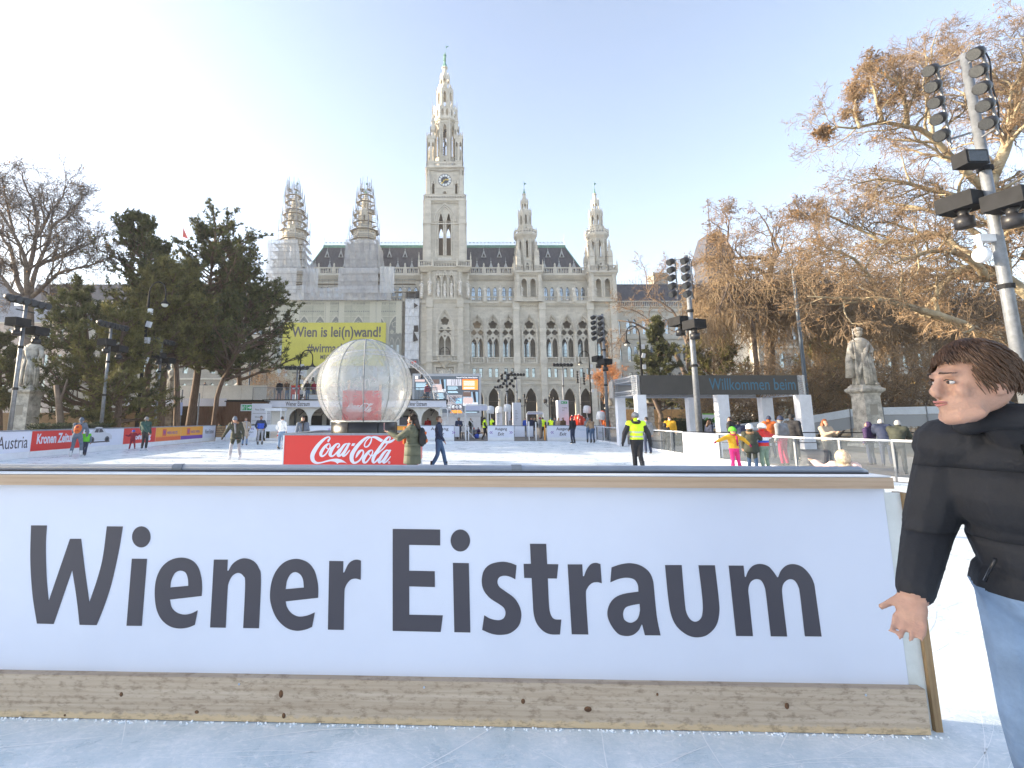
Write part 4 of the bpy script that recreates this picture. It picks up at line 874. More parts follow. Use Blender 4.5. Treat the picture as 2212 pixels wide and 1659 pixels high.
def hand(a,L,w_):
    d=(math.sin(a),math.cos(a)); n=(d[1],-d[0]); f=lambda u,v:(TC_.x+d[0]*u+n[0]*v,63.4+d[1]*u+n[1]*v)
    mb=MB(); mb.plate([f(-.45,-w_),f(-.45,w_),f(L*.55,w_*.8),f(L*.62,w_*2.2),f(L,0),f(L*.62,-w_*2.2),f(L*.55,-w_*.8)][::-1],(),yc-.16,yc-.13); mb.build('clock_hand',GOLD,cf)
hand(R(222),1.5,.11); hand(R(80),1.05,.13)
mb=MB(); sides(mb,half+.15,lambda m,k:openbal(m,-half,half,0,67.1,68.5,12)); TP('balustrade',mb,STONE2)
# octagon lantern A with corner turrets
mb=MB(); octst(mb,TC_,3.05,67,82,[arch(0,.98,71.2,79.0,80.6),arch(0,.6,68.9,69.7,70.2)],.45); TP('lantern_wall',mb,STONE)
mb=MB(); octring(mb,TC_,3.3,81.7,82.2); octring(mb,TC_,3.2,80.9,81.1); hw=3.05*math.tan(math.pi/8)
def la(m,k):
    archring(m,0,.98,71.2,79.0,80.6,.2,-.14,0); m.plate(arch(0,1.9,78.9,79.0,81.6),[arch(0,1.6,78.95,79.0,81.3)],-.2,0); m.box(hw-.2,hw+.2,-.2,.1,67,82)
sides(mb,3.05,la,8); TP('stone_mouldings',mb,STONE2)
mb=MB(); mb.lathe([(.2,0),(.2,15)],(TC_.x,TC_.y,67),8)
for i in range(40): a=i*.5; mb.T=Matrix.Translation((TC_.x,TC_.y,68+i*.33))@Matrix.Rotation(a,4,'Z'); mb.box(0,1.1,-.15,.15,0,.08); mb.T=None
TP('spiral_stair',mb,BLACKM)
for sx in (-1,1):
    for sy in (-1,1):
        mb=MB(); c=TC_+Vector((sx*3.65,sy*3.65,0))
        sides(mb,1.15,lambda m,k:(m.plate(rect(-1.15,1.15,67.1,75.6),[arch(-.52,.5,68.9,73.4,74.3),arch(.52,.5,68.9,73.4,74.3)],0,.2),m.plate([(-1.1,75.2),(0,75.2),(-.55,76.9)],(),-.1,0),m.plate([(0,75.2),(1.1,75.2),(.55,76.9)],(),-.1,0)),4,c)
        mb.lathe([(1.62,0),(1.75,.25)],(c.x,c.y,75.5),4,ph=math.pi/4)
        for a in (-1,1):
            for b in (-1,1): pinnacle(mb,c.x+a*1.1,c.y+b*1.1,75,2.6,.2)
        sides(mb,.75,lambda m,k:m.plate(rect(-.75,.75,75.8,79.2),[arch(-.33,.34,76.6,78,78.5),arch(.33,.34,76.6,78,78.5)],0,.15),4,c-Vector((sx*.5,sy*.5,0)))
        c2=c-Vector((sx*.5,sy*.5,0)); pinnacle(mb,c2.x,c2.y,79.2,4.2,.85)
        mb.tube([c2+Vector((0,0,79)),c2+Vector((-sx*1.0,-sy*1.0,81.5))],.15,6)
        TP('corner_turret',mb,STONE2)

mb=MB(); octst(mb,TC_,3.35,82.2,85.4,[arch(-.62,.62,82.9,84.3,85.0),arch(.62,.62,82.9,84.3,85.0)],.2)
hw=3.35*math.tan(math.pi/8); sides(mb,3.35,lambda m,k:(m.plate([(-hw*.9,85.3),(0,85.3),(-hw*.45,86.9)],(),-.05,.12),m.plate([(0,85.3),(hw*.9,85.3),(hw*.45,86.9)],(),-.05,.12),pinnacle(m,hw,-.05,83.5,5.2,.24),m.box(-hw,hw,-.1,.2,82.0,82.3)),8); TP('gallery',mb,STONE2)
mb=MB(); octst(mb,TC_,2.3,82.2,91.6,[arch(0,.7,85.2,90.0,90.9)],.3); hw=2.3*math.tan(math.pi/8)
sides(mb,2.3,lambda m,k:(archring(m,0,.7,86,90,90.9,.14,-.1,0),m.plate([(-hw,91.2),(hw,91.2),(0,93.3)],[foil(0,91.9,.25,4,0,12)],-.05,.1),pinnacle(m,hw,0,90.4,2.8,.17)),8); TP('upper_lantern',mb,STONE)
mb=MB(); mb.lathe([(.65,0),(.6,5.5),(.62,6.2)],(TC_.x,TC_.y,91),8); octst(mb,TC_,1.38,92.2,96.2,[arch(0,.8,92.3,94.6,95.6)],.12); hw=1.38*math.tan(math.pi/8)
mb.lathe([(2.2,0),(2.4,.3),(1.5,.7)],(TC_.x,TC_.y,91.5),8); sides(mb,1.38,lambda m,k:(m.plate([(-hw,96),(hw,96),(0,97.4)],(),-.04,.08),pinnacle(m,hw,0,95.2,2.0,.12)),8)
mb.lathe([(1.0,0),(.62,.8),(.5,2.9),(.85,3.1),(.85,3.4)],(TC_.x,TC_.y,96.3),8); TP('spire',mb,STONE2)
mb=MB(); mb.lathe([(.85,0),(.7,.5),(.5,1.0),(.25,1.8),(.32,2.0),(.2,2.3)],(TC_.x,TC_.y,99.7),8); robed(mb,(TC_.x,TC_.y,101.9),2.5,4); mb.tube([(TC_.x+.35,TC_.y-.2,101.5),(TC_.x+.3,TC_.y-.2,106.9)],.05,5); mb.plate([(TC_.x+.3,105.6),(TC_.x+1.3,106.4),(TC_.x+.3,106.2)],(),TC_.y-.25,TC_.y-.2); TP('iron_knight_figure',mb,COPPER)
# ---------------- side turrets
def turret(cx,cy,parent,scaf=False):
    c=Vector((cx,cy,0)); mb=MB(); hf=3.1
    sides(mb,hf,lambda m,k:m.plate(rect(-hf,hf,31,38.5),[arch(-1.15,1.45,32.2,35.9,37.0),arch(1.15,1.45,32.2,35.9,37.0)],0,.4),4,c)
    t=mb.build('turret',STONE,hall,world=True)
    b=lambda n,m,mt:m.build(n,mt,t)
    mb=MB(); sides(mb,hf,lambda m,k:([archring(m,s2*1.15,1.45,32.2,35.9,37.0,.18,-.14,0) for s2 in (-1,1)],[m.box(s2*2.75-.38,s2*2.75+.38,-.35,-.001,31,38.3) for s2 in (-1,1)],[pinnacle(m,s2*2.75,-.3,34.6,3.9,.3) for s2 in (-1,1)],cornice(m,-hf-.5,hf+.5,0,37.9,.7,.75,3)),4,c); mb.box(cx-hf-.7,cx+hf+.7,cy-hf-.7,cy+hf+.7,38.66,38.8); b('stone_mouldings',mb,STONE2)
    mb=MB(); sides(mb,hf+.55,lambda m,k:(balustrade(m,-hf-.5,-1.3,0,38.8,40.4,.36),balustrade(m,-1.2,1.2,0,38.8,40.4,.36),balustrade(m,1.3,hf+.5,0,38.8,40.4,.36),pinnacle(m,-hf-.5,0,40.3,1.6,.22)),4,c); b('balustrade',mb,STONE2)
    mb=MB(); octst(mb,c,2.25,38.7,48.2,[arch(0,.62,42.9,46.9,47.6),arch(0,.85,38.9,40.6,41.4)],.35); b('octagon_wall',mb,STONE)
    mb=MB(); octring(mb,c,2.35,42.0,42.3); hw=2.25*math.tan(math.pi/8)
    sides(mb,2.25,lambda m,k:(archring(m,0,.62,42.9,46.9,47.6,.16,-.12,0),archring(m,0,1.05,46.8,46.9,48.0,.12,-.2,0),m.box(hw-.13,hw+.13,-.1,.05,42.3,48)),8,c)
    for sx in (-1,1):
        for sy in (-1,1):
            x,y=cx+sx*2.35,cy+sy*2.35; mb.lathe([(.85,0),(.85,4.2),(1.0,4.3),(.7,4.6),(.6,5.9)],(x,y,38.7),4,ph=math.pi/4); pinnacle(mb,x,y,44.2,3.6,.55)
            for a in (-1,1): pinnacle(mb,x+a*.5,y-a*.5,42.8,2.2,.2); pinnacle(mb,x+a*.5,y+a*.5,42.6,2.0,.2)
    for i in range(4): octring(mb,c,2.35+.16*i,48.2+.26*i,48.2+.26*(i+1))
    b('stone_mouldings',mb,STONE2)
    mb=MB(); hw=2.75*math.tan(math.pi/8); sides(mb,2.75,lambda m,k:(openbal(m,-hw+.1,hw-.1,0,49.3,50.5,3),m.box(hw-.12,hw+.12,-.15,.1,49.2,50.7),pinnacle(m,hw,0,50.6,1.0,.14)),8,c); octring(mb,c,2.8,49.1,49.3); b('gallery_parapet',mb,STONE2)
    mb=MB(); octst(mb,c,1.85,49.2,52,[ell(0,50.9,.3,.4,10)],.25); octst(mb,c,1.62,52,56.0,[arch(0,.5,52.2,54.2,54.9)],.25); b('upper_octagon_wall',mb,STONE)
    mb=MB(); octring(mb,c,1.95,51.8,52.1,1.7); hw=1.62*math.tan(math.pi/8)
    sides(mb,1.62,lambda m,k:(archring(m,0,.5,52.3,54.2,54.9,.12,-.09,0),m.plate([(-hw,55.4),(hw,55.4),(0,56.8)],(),-.06,.08),pinnacle(m,hw,0,54.8,2.3,.16)),8,c)
    mb.lathe([(1.75,0),(1.15,.9)],(cx,cy,55.8),8,ph=math.pi/8); octst(mb,c,.95,56.2,58.9,[arch(0,.42,56.6,57.9,58.4)],.15); hw=.95*math.tan(math.pi/8)
    sides(mb,.95,lambda m,k:(m.plate([(-hw,58.7),(hw,58.7),(0,59.8)],(),-.04,.06),pinnacle(m,hw,0,58.2,1.7,.1)),8,c)
    mb.lathe([(1.05,0),(.62,.7),(.4,2.2),(.55,2.35),(.55,2.6)],(cx,cy,58.7),8,ph=math.pi/8); b('spirelet',mb,STONE2)
    mb=MB(); mb.lathe([(.5,0),(.35,.4),(.12,1.2),(.2,1.35),(.06,1.6),(.03,4.0)],(cx,cy,61.2),8); mb.plate([(cx,63.8),(cx+.7,64.3),(cx,64.6)],(),cy-.03,cy+.02); b('weather_vane',mb,COPPER)
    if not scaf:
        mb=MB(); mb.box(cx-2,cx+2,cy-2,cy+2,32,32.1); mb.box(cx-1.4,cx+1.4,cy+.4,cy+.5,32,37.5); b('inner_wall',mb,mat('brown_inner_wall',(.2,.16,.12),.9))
    return t
turret(21.4,122.9,hall); turret(40.3,122.9,hall); turret(-21.1,122.9,hall,True); turret(-39.8,122.9,hall,True)
# flanking wings behind the trees
for sg,lab in ((1,'r'),(-1,'l')):
    mb=MB(Matrix.Scale(sg,4,(1,0,0)))
    hs=[]; xs=[46.5+i*4.4 for i in range(16)]
    for x in xs:
        for z0,zs,zt in ((3,6,7.5),(11.5,14,14.2),(17,20,21.3),(24.5,27.5,28.6)):
            for d in (-.85,.85): hs.append(arch(x+d,1.1,z0,zs,zt,3) if zt-zs>.3 else rect(x+d-.5,x+d+.5,z0,zs))
    mb.plate(rect(43,116,0,32),hs,130,130.5)
    if sg==-1: mb.f=[t[::-1] for t in mb.f]
    for z in (9.8,15.5,23,30.6): mb.box(43,116,129.7,130,z,z+.6)
    mb.box(43,44.2,121,130,0,32)
    w_=HP('wing_wall',mb,STONE)
    mb=MB(Matrix.Scale(sg,4,(1,0,0))); mb.box(43.2,115.8,130.35,130.38,1,30); mb.build('panes',GLASSB,w_)['kind']='stuff'
    mb=MB(Matrix.Scale(sg,4,(1,0,0))); balustrade(mb,43.5,116,129.8,31.9,33.6,.5,posts=False); HP('balustrade',mb,STONE2)
    mb=MB(Matrix.Scale(sg,4,(1,0,0))); mb.add([(43.2,130.8,32.1),(116,130.8,32.1),(116,134,39),(43.2,134,39),(43.2,142,39),(116,142,39)],[(0,1,2,3),(3,2,5,4)]); mb.box(43.2,116,134,134.2,39,39.5)
    for i in range(90): mb.box(44+i*.8,44.05+i*.8,134.05,134.1,39.5,40.5)
    HP('wing_roof',mb,SLATE)
    mb=MB(Matrix.Scale(sg,4,(1,0,0))); mb.box(60.5,64.6,136,140,34,43.6); mb.box(60.2,64.9,135.7,140.3,42.6,43.0); HP('chimney_block',mb,OLDST)
    if sg>0:
        mb=MB(); mb.box(74,81.5,132,139,30,46.5); mb.lathe([(6.2,0),(3.6,7)],(77.7,135.5,46.6),4,ph=math.pi/4); mb.lathe([(3.6,0),(3.6,.3)],(77.7,135.5,53.6),4,ph=math.pi/4)
        for i in range(10): mb.box(75.5+i*.5,75.56+i*.5,133,133.1,53.9,55); 
        mb.tube([(77.7,135.5,53),(77.7,135.5,66)],.12,6); HP('corner_pavilion',mb,SLATE)
flag=thing('flag','small red and white flag on a pole above the roofs behind the pine','flag',(-74.5,132,38)); mb=MB(); mb.tube([(0,0,0),(0,0,18.5)],.1,6); mb.build('flag_pole',WHITEP,flag)
mb=MB(); mb.add([(0.1,0,17.5),(1.6,.2,14.3),(.1,0,14.8)],[(0,1,2)]); mb.build('flag_cloth',REDP,flag)
# ================================================================ scaffolding and tarpaulins on the left half
NET=mat('scaffold_net',(.72,.74,.78),.8,var=.12,vs_=.6); alpha(NET,.55)
NET2=mat('thin_scaffold_net',(.66,.68,.74),.8,var=.15,vs_=.6); alpha(NET2,.42)
TUBE=mat('scaffold_tube',(.22,.23,.25),.45,metal=.3); DECK=mat('scaffold_deck_boards',(.32,.28,.22),.8,var=.3,vs_=3)
def scaffold(cx,cy,label,shift=0,seed=1):
    r_=random.Random(seed); t=thing('scaffold',label,'scaffold',(cx,cy,0),0,'scaffolds round the two left turrets')
    lv=[(47.8,3.85),(50.4,3.8),(52.7,3.2),(54.9,3.1),(56.3,2.5),(58.5,2.4),(60.4,2.1),(62.3,1.5)]
    mb=MB()
    for i,(z,hw) in enumerate(lv):
        ds=MB()
        ox=shift*max(0,i-4)*.3; n=8
        for k in range(n):
            a0=2*math.pi*k/n+math.pi/8; a1=a0+2*math.pi/n
            if i>=7 and k in (0,1,5): continue
            if r_.random()<.08: continue
            w_=.75; ro=hw*1.05; ri=max(.1,ro-w_-.1); f=lambda r,a,zz:(ox+r*math.cos(a),r*math.sin(a),zz)
            ds.add([f(ro,a0,z),f(ro,a1,z),f(ri,a1,z),f(ri,a0,z),f(ro,a0,z+.09),f(ro,a1,z+.09),f(ri,a1,z+.09),f(ri,a0,z+.09)],[(3,2,1,0),(4,5,6,7),(0,1,5,4),(2,3,7,6),(1,2,6,5),(3,0,4,7)])
            for zz in (.5,1.0): mb.tube([f(ro,a0,z+zz),f(ro,a1,z+zz)],.055,4)
            if r_.random()<.5: mb.tube([f(ro,a0,z),f(ro,a1,z+1.9)],.045,4)
        ds.build('deck',DECK,t)
        z2=lv[i+1][0] if i<7 else 64.6
        for k in range(n):
            a=2*math.pi*k/n+math.pi/8; mb.tube([(ox+hw*1.05*math.cos(a),hw*1.05*math.sin(a),z-.3),(ox+hw*1.05*math.cos(a),hw*1.05*math.sin(a),z2+1.0)],.065,4)
            if r_.random()<.5: a2=a+r_.uniform(-.2,.4); rr_=hw*1.05+r_.uniform(.1,.5); mb.tube([(ox+rr_*math.cos(a2),rr_*math.sin(a2),z-r_.uniform(.3,1)),(ox+rr_*math.cos(a2),rr_*math.sin(a2),z+r_.uniform(1.2,2.4))],.05,4)
            a+=.2; mb.tube([(ox+hw*.62*math.cos(a),hw*.62*math.sin(a),z-.3),(ox+hw*.62*math.cos(a),hw*.62*math.sin(a),z2)],.045,4)
    mb.build('tubes',TUBE,t,kind='stuff')
    # lower decks and frame behind the nets
    mb=MB()
    for j,z in enumerate([33.5,35.5,37.5,39.6,41.7,43.8,45.8]):
        hw=5.0 if z<39 else 3.9+.15*(6-j)
        ds=MB(); ds.plate([(-hw,z),(hw,z),(hw,z+.1),(-hw,z+.1)],(),-hw,-hw+.8); ds.box(-hw,-hw+.8,-hw,hw,z,z+.1); ds.box(hw-.8,hw,-hw,hw,z,z+.1); ds.build('deck',DECK,t)
        for x in [-hw+2*hw*i/5 for i in range(6)]: mb.tube([(x,-hw,z),(x,-hw,z+2.1)],.035,4)
        for zz in (.5,1.05): mb.tube([(-hw,-hw,z+zz),(hw,-hw,z+zz)],.028,4)
        mb.tube([(-hw,-hw,z),(-hw+2*hw/5,-hw,z+2)],.028,4)
    mb.build('tubes',TUBE,t,kind='stuff')
    def netsheet(p0,p1,z0,z1,m,fold=.14,flare=0,n=26,k=10,name='net',cut=None):
        vs=[];fs=[]
        for j in range(k+1):
            for i in range(n+1):
                u=i/n; v=j/k; x=p0[0]+(p1[0]-p0[0])*u; y=p0[1]+(p1[1]-p0[1])*u; off=fold*(math.sin(u*23+v*3+seed)*.5+math.sin(u*61+v*9)*.25+.8*math.sin(v*math.pi*k/2)*.3)
                x+=flare*(1-v)*u; nx,ny=(p1[1]-p0[1]),-(p1[0]-p0[0]); l=math.hypot(nx,ny); zz=z0+(z1-z0)*v
                if cut: zz=max(zz,z0+cut(u)) if v<1 else zz
                vs.append((x+nx/l*off,y+ny/l*off,zz))
        for j in range(k):
            for i in range(n): a=j*(n+1)+i; fs.append((a,a+1,a+n+2,a+n+1))
        link(name,mesh_from(name,vs,fs),m,t)
        return
    hw=4.1
    if shift: # outer turret: two sheets with a dark slit
        netsheet((-hw-1.2,-hw-.3),(2.4,-hw-.3),38.6,46.9,NET,flare=1.3); netsheet((3.6,-hw-.2),(5.0,-hw+2),38.6,46.6,NET2,flare=1.6); netsheet((-6.3,-5.6),(2.9,-5.6),32.6,38.9,NET); netsheet((4.4,-5.6),(8.3,-5.4),32.6,38.9,NET2)
        netsheet((-hw-1.2,hw),(-hw-1.2,-hw-.3),33,46.9,NET)
    else:
        netsheet((-hw,-hw-.3),(hw,-hw-.3),38.6,46.9,NET2); netsheet((hw,-hw-.3),(hw+.2,hw),38.6,46.7,NET,flare=1.6); netsheet((-hw,hw),(-hw,-hw-.3),38.6,46.9,NET2); netsheet((-5.4,-5.6),(4.6,-5.6),32.6,39.0,NET2,name='net'); netsheet((5.0,-5.5),(8.6,-5.3),32.6,39.4,NET)
    mb=MB()
    for z in [33.4+2.05*i for i in range(7)]:
        w_=6.2 if z<39 else 4.3; 
        for zz in (0,1.0): mb.tube([(-w_,-hw-(1.75 if z<39 else .62),z+zz),(w_,-hw-(1.75 if z<39 else .62),z+zz)],.04 if zz==0 else .022,4)
    for x in (-4.2,-2.1,0,2.1,4.2): mb.tube([(x,-hw-.64,38.6),(x,-hw-.64,47)],.03,4)
    mb.build('outer_tubes',TUBE,t,kind='stuff')
    return t
scaffold(-21.1,122.9,'scaffold tower with grey net round the left turret beside the clock tower',0,2)
scaffold(-39.8,122.9,'scaffold tower with draped white net round the far left turret',-1,5)
t=thing('scaffold','long low scaffold with white netting along the left parapet','scaffold',(-26,118,0),0)
vs=MB(); mb=MB()
for i in range(24):
    x=-17+i*1.55; mb.tube([(x,0,30.5),(x,0,36.2)],.035,4)
for z in (31.6,32.2,33.6,34.2,35.6,36.2): mb.tube([(-17,0,z),(18.8,0,z)],.03,4)
mb.build('tubes',TUBE,t,kind='stuff')
for z in (33.1,35.1): mb=MB(); mb.box(-17,18.8,.1,1.2,z,z+.1); mb.build('deck',DECK,t)
for a,b,z1,m in ((-17,-9,34.9,NET),(-9,1.4,34.5,NET2),(1.4,10.3,34.9,NET2),(10.3,12.8,34.2,NET2)):
    n=24; q=[];f=[]
    for j in range(6):
        for i in range(n+1): u=i/n; q.append((a+(b-a)*u,-.12-.1*math.sin(u*31+j),30.9+(z1-30.9)*j/5-(.5*math.sin(u*math.pi) if j==5 else 0)))
    for j in range(5):
        for i in range(n): k=j*(n+1)+i; f.append((k,k+1,k+n+2,k+n+1))
    link('net',mesh_from('net',q,f),m,t)
# printed facade sheet
t=thing('printed_tarpaulin','large greenish tarpaulin printed with the facade hanging over the left half','banner',(-26.6,119.2,0)); SH=mat('printed_tarp',(.40,.40,.33),.75,var=.14,vs_=.4); D1=mat('print_mid_grey',(.20,.21,.20),.75,var=.2,vs_=1); D2=mat('print_pale_line',(.50,.49,.41),.75); D3=mat('print_pale_window',(.45,.52,.56),.6); D4=mat('print_dull_red',(.25,.14,.14),.8)
mb=MB(); mb.box(-16.1,15.9,0,.03,9.5,31.0); mb.build('sheet',SH,t)
mb=MB(); mb.box(-16.1,15.9,0.004,.034,1.5,9.49); mb.build('lower_sheet',mat('printed_tarp_grey',(.28,.30,.30),.75,var=.15,vs_=.4),t)
dk=MB(); lt=MB(); wn=MB(); rd=MB()
for z in (15.2,16.9,26.9,29.8,30.6): lt.box(-16,15.8,-.006,-.001,z,z+.22); dk.box(-16,15.8,-.006,-.001,z-.07,z-.01)
for i in range(70): dk.plate(ell(-15.8+i*.46,29.1 if 0 else 28.3,.16,.2,6),(),-.006,None)
cc=[-b+26.6 for b in BAYS if -b+26.6>-15] 
for c in [x for x in cc if x<15.5]:
    if c>14.9: continue
    dk.plate(arch(c,3.0,16.9,23.4,27.0,8),[foil(c,25.0,.9,5),foil(c-.78,23.1,.55,4),foil(c+.78,23.1,.55,4),arch(c-.75,1.15,17.0,20.1,21.7),arch(c+.75,1.15,17.0,20.1,21.7)],-.006,None)
    dk.plate(foil(c,25.0,.7,5),(),-.007,None)
    for s2 in (-1,1): dk.plate(arch(c+s2*.75,.95,17.0,20.1,21.5),(),-.007,None); wn.plate(rect(c+s2*.75-.3,c+s2*.75+.3,17.2,19.8),(),-.009,None)
    lt.plate(arch(c,3.5,22.6,23.4,27.5,8),[arch(c,3.05,22.65,23.4,27.05,8)],-.008,None)
    for d in (-.8,.8): wn.plate(rect(c+d-.42,c+d+.42,11.9,14.2),(),-.007,None); lt.plate(rect(c+d-.55,c+d+.55,11.7,14.45),[rect(c+d-.42,c+d+.42,11.9,14.2)],-.006,None)
    rd.plate(arch(c,2.6,4,6.4,9.0),(),-.004,None)
    for i in range(9):
        dk.box(c-1.5+i*.36,c-1.36+i*.36,-.006,-.001,30.0,30.55)
for x in (-10.2,-2.8,.8,8.6,1.8+8.3,15.2): lt.box(x-.7,x+.7,-.0085,-.001,22.8,30.9)
dk.build('printed_dark_openings',D1,t); lt.build('printed_mouldings',D2,t); wn.build('printed_windows',D3,t); rd.build('printed_red_arches',D4,t)
mb=MB()
for i in range(11): x=-16+i*3.2; mb.tube([(x,-.03,1.5),(x,-.03,31)],.03,4)
mb.build('lashing_tubes',TUBE,t)
mb=MB()
r_=random.Random(9)
hp=[]; n=12
for j in range(n+1):
    for i in range(9): hp.append((-9.8+26.6+3.5*i/8,-.05+.12*math.sin(i*1.7+j*2.1),14+(31.5-14)*j/n))
hf=[(j*9+i,j*9+i+1,j*9+i+10,j*9+i+9) for j in range(n) for i in range(8)]
h=thing('hoist_shaft','white wrapped building hoist between the printed tarpaulin and the clock tower','hoist',(-26.6,119.0,0)); link('wrap_sheet',mesh_from('wrap_sheet',hp,hf),mat('white_wrap_sheet',(.62,.64,.68),.7,var=.12,vs_=1.5,bump=.4,bs=3),h)
mb=MB()
for j in range(9): mb.tube([(16.8,-.2,14+j*2.15),(20.3,-.2,14+j*2.15)],.03,4)
for z in range(24): 
    mb.tube([(20.35,-.3,2+z*1.4),(20.8,-.3,2.7+z*1.4)],.03,4); mb.tube([(20.8,-.3,2.7+z*1.4),(20.35,-.3,3.4+z*1.4)],.03,4)
for x in (20.35,20.8): mb.tube([(x,-.3,1),(x,-.3,36)],.04,4)
mb.build('hoist_mast',TUBE,h); mb=MB(); mb.box(18.2,20.0,-.6,.3,14.2,16.2); mb.build('hoist_cage',GALV,h); mb=MB(); mb.box(18.5,19.7,-.64,-.61,15.0,15.7); mb.build('red_notice',REDP,h)
mb=MB(); mb.add([(18.9,-.3,20.5),(20.1,-.3,20.9),(18.9,-.3,23.4)],[(0,1,2)]); mb.plate(rect(19,20.1,23,24.6),(),-.3,None); mb.add([(19,-.3,29),(20,-.3,29.7),(19,-.3,30.4)],[(0,1,2)]); mb.box(17,20.2,.05,.3,12.2,13.9); mb.box(17,20.2,.05,.3,31.7,33.5); mb.build('dark_gaps',DARKIN,h)
# yellow banner
p=P(607,790,119.0); q=P(834,697,119.0); YB=mat('yellow_banner_cloth',(.55,.51,.07),.65,var=.06,vs_=.3)
t=thing('yellow_banner','huge yellow banner with dark slogan hanging on the printed tarpaulin','banner',(p.x,118.95,p.z)); W_=q.x-p.x; Hh=q.z-p.z
mb=MB(); mb.box(0,W_,0,.03,0,Hh); mb.build('cloth',YB,t)
sc=W_/(834-607)
def bt(s,x0,x1,y0,y1,b=.02): txt(s,t,(x0-607)*sc,(790-y1)*sc,(x1-x0)*sc,(y1-y0)*sc,INK,y=-.01,bold=b)
bt('Wien is lei(n)wand!',627,823,703,734,.025); bt('#wirmachen',662,764,741,763,.02); bt('MEGABOARD',692,752,766,776,.02)
mb=MB()
for i in range(1,5): mb.box(W_*i/5-.02,W_*i/5+.02,-.004,-.001,0,Hh)
mb.build('seams',mat('yellow_seam',(.46,.43,.06),.7),t)
p=P(635,836,118.9); t=thing('yellow_sign','small yellow sign low on the tarpaulin behind the terrace','sign',p); mb=MB(); mb.box(0,7.4,0,.05,-1,.7); mb.build('sign_board',YB,t); txt('MEGABOARD',t,.4,-.6,6.4,.9,INK,y=-.01,bold=.02)
# ================================================================ inflatable snow globe
GX,GY=-2.62,16.1; GR=1.56; GZ=2.68; DT=1.52
MEM=bpy.data.materials.new('clear_inflatable_membrane'); MEM.use_nodes=True; N=MEM.node_tree.nodes; L=MEM.node_tree.links; b=N['Principled BSDF']
b.inputs['Base Color'].default_value=(.50,.53,.54,1); b.inputs['Roughness'].default_value=.22; b.inputs['Alpha'].default_value=.5; b.inputs['Coat Weight'].default_value=.5
tc=N.new('ShaderNodeTexCoord'); ns=N.new('ShaderNodeTexNoise'); ns.inputs['Scale'].default_value=2.2; ns.inputs['Detail'].default_value=6; ns.inputs['Distortion'].default_value=1.2; L.new(tc.outputs['Object'],ns.inputs['Vector'])
mr=N.new('ShaderNodeMapRange'); mr.inputs[1].default_value=.3; mr.inputs[2].default_value=.7; mr.inputs[3].default_value=.30; mr.inputs[4].default_value=.52; L.new(ns.outputs[0],mr.inputs[0]); L.new(mr.outputs[0],b.inputs['Alpha'])
bp=N.new('ShaderNodeBump'); bp.inputs['Strength'].default_value=.35; bp.inputs['Distance'].default_value=.03; L.new(ns.outputs[0],bp.inputs['Height']); L.new(bp.outputs[0],b.inputs['Normal'])
globe=thing('snow_globe','large clear inflatable snow globe on a black drum holding a red crate','snow globe',(GX,GY,0))
dz=DT-GZ; z0a=math.asin(dz/GR); vs=[];fs=[]; n=48;m=28
for j in range(m+1):
    el=z0a+(math.pi/2-z0a)*j/m
    for k in range(n):
        a=2*math.pi*k/n; sm=1-.012*abs(math.cos(6*a))**6; vs.append((GR*sm*math.cos(el)*math.cos(a),GR*sm*math.cos(el)*math.sin(a),GZ+GR*math.sin(el)))
for j in range(m):
    for k in range(n): a=j*n+k;b_=j*n+(k+1)%n; fs.append((a,b_,b_+n,a+n))
link('membrane',mesh_from('membrane',vs,fs,smooth=True),MEM,globe)
for k in range(12):
    a=2*math.pi*k/12+.13; pts=[(GR*1.0*math.cos(e)*math.cos(a),GR*1.0*math.cos(e)*math.sin(a),GZ+GR*math.sin(e)) for e in [z0a+(math.pi/2-z0a)*i/18 for i in range(19)]]
    mb=MB(); mb.tube(pts,.011 if k!=9 else .02,5); mb.build('seam',mat('grey_welded_seam',(.12,.14,.15),.4) if k!=9 else GALV,globe,smooth=True)
dr=MB(); dr.lathe([(1.04,0),(1.05,.3),(1.03,.75),(1.05,1.15),(1.06,DT-.02),(.98,DT)],n=36); dr.build('drum',mat('black_vinyl',(.012,.012,.014),.28,var=.3,bump=.5,bs=3),globe,smooth=True)
mb=MB(); 
for a in (-1.0,-1.9,.2,2.2): mb.tube([(1.06*math.cos(a),1.06*math.sin(a),0),(1.07*math.cos(a),1.07*math.sin(a),DT-.03)],.012,5)
mb.build('drum_zip',DGREY,globe)
mb=MB(); mb.lathe([(1.02,0),(1.08,.03),(1.02,.06)],(0,0,DT-.02),36); mb.build('inflated_collar',mat('clear_collar',(.7,.7,.66),.25),globe,smooth=True)
mb=MB(); mb.box(-.62,.52,-.55,.25,DT+.02,DT+.98); cr=thing('red_crate','red box with a white script wordmark standing inside the snow globe','crate',(GX,GY,0)); mb.build('box_body',mat('deep_red_crate',(.5,.012,.012),.45),cr)
mb=MB(); 
for x in (-.6,.45): mb.box(x,x+.07,.1,.16,DT+.98,DT+1.38)
mb.build('handle_posts',mat('cream_post',(.6,.5,.35),.5),cr)
def TC2(q): return (-.62+.11+(q[0]/3800.)*.84,DT+.62-(q[1]/1500.)*.34)
wordmark(TC2,-.552,ring=False).build('script_lettering',WHITE,cr)
txt('miteinand',globe,-1.02,2.42,2.0,.45,alpha(mat('faint_white_print',(.8,.8,.82),.3),.22),y=-.2,bold=.01)
o=TX[-1][1]; o.rotation_euler=(R(90),R(-9),0)
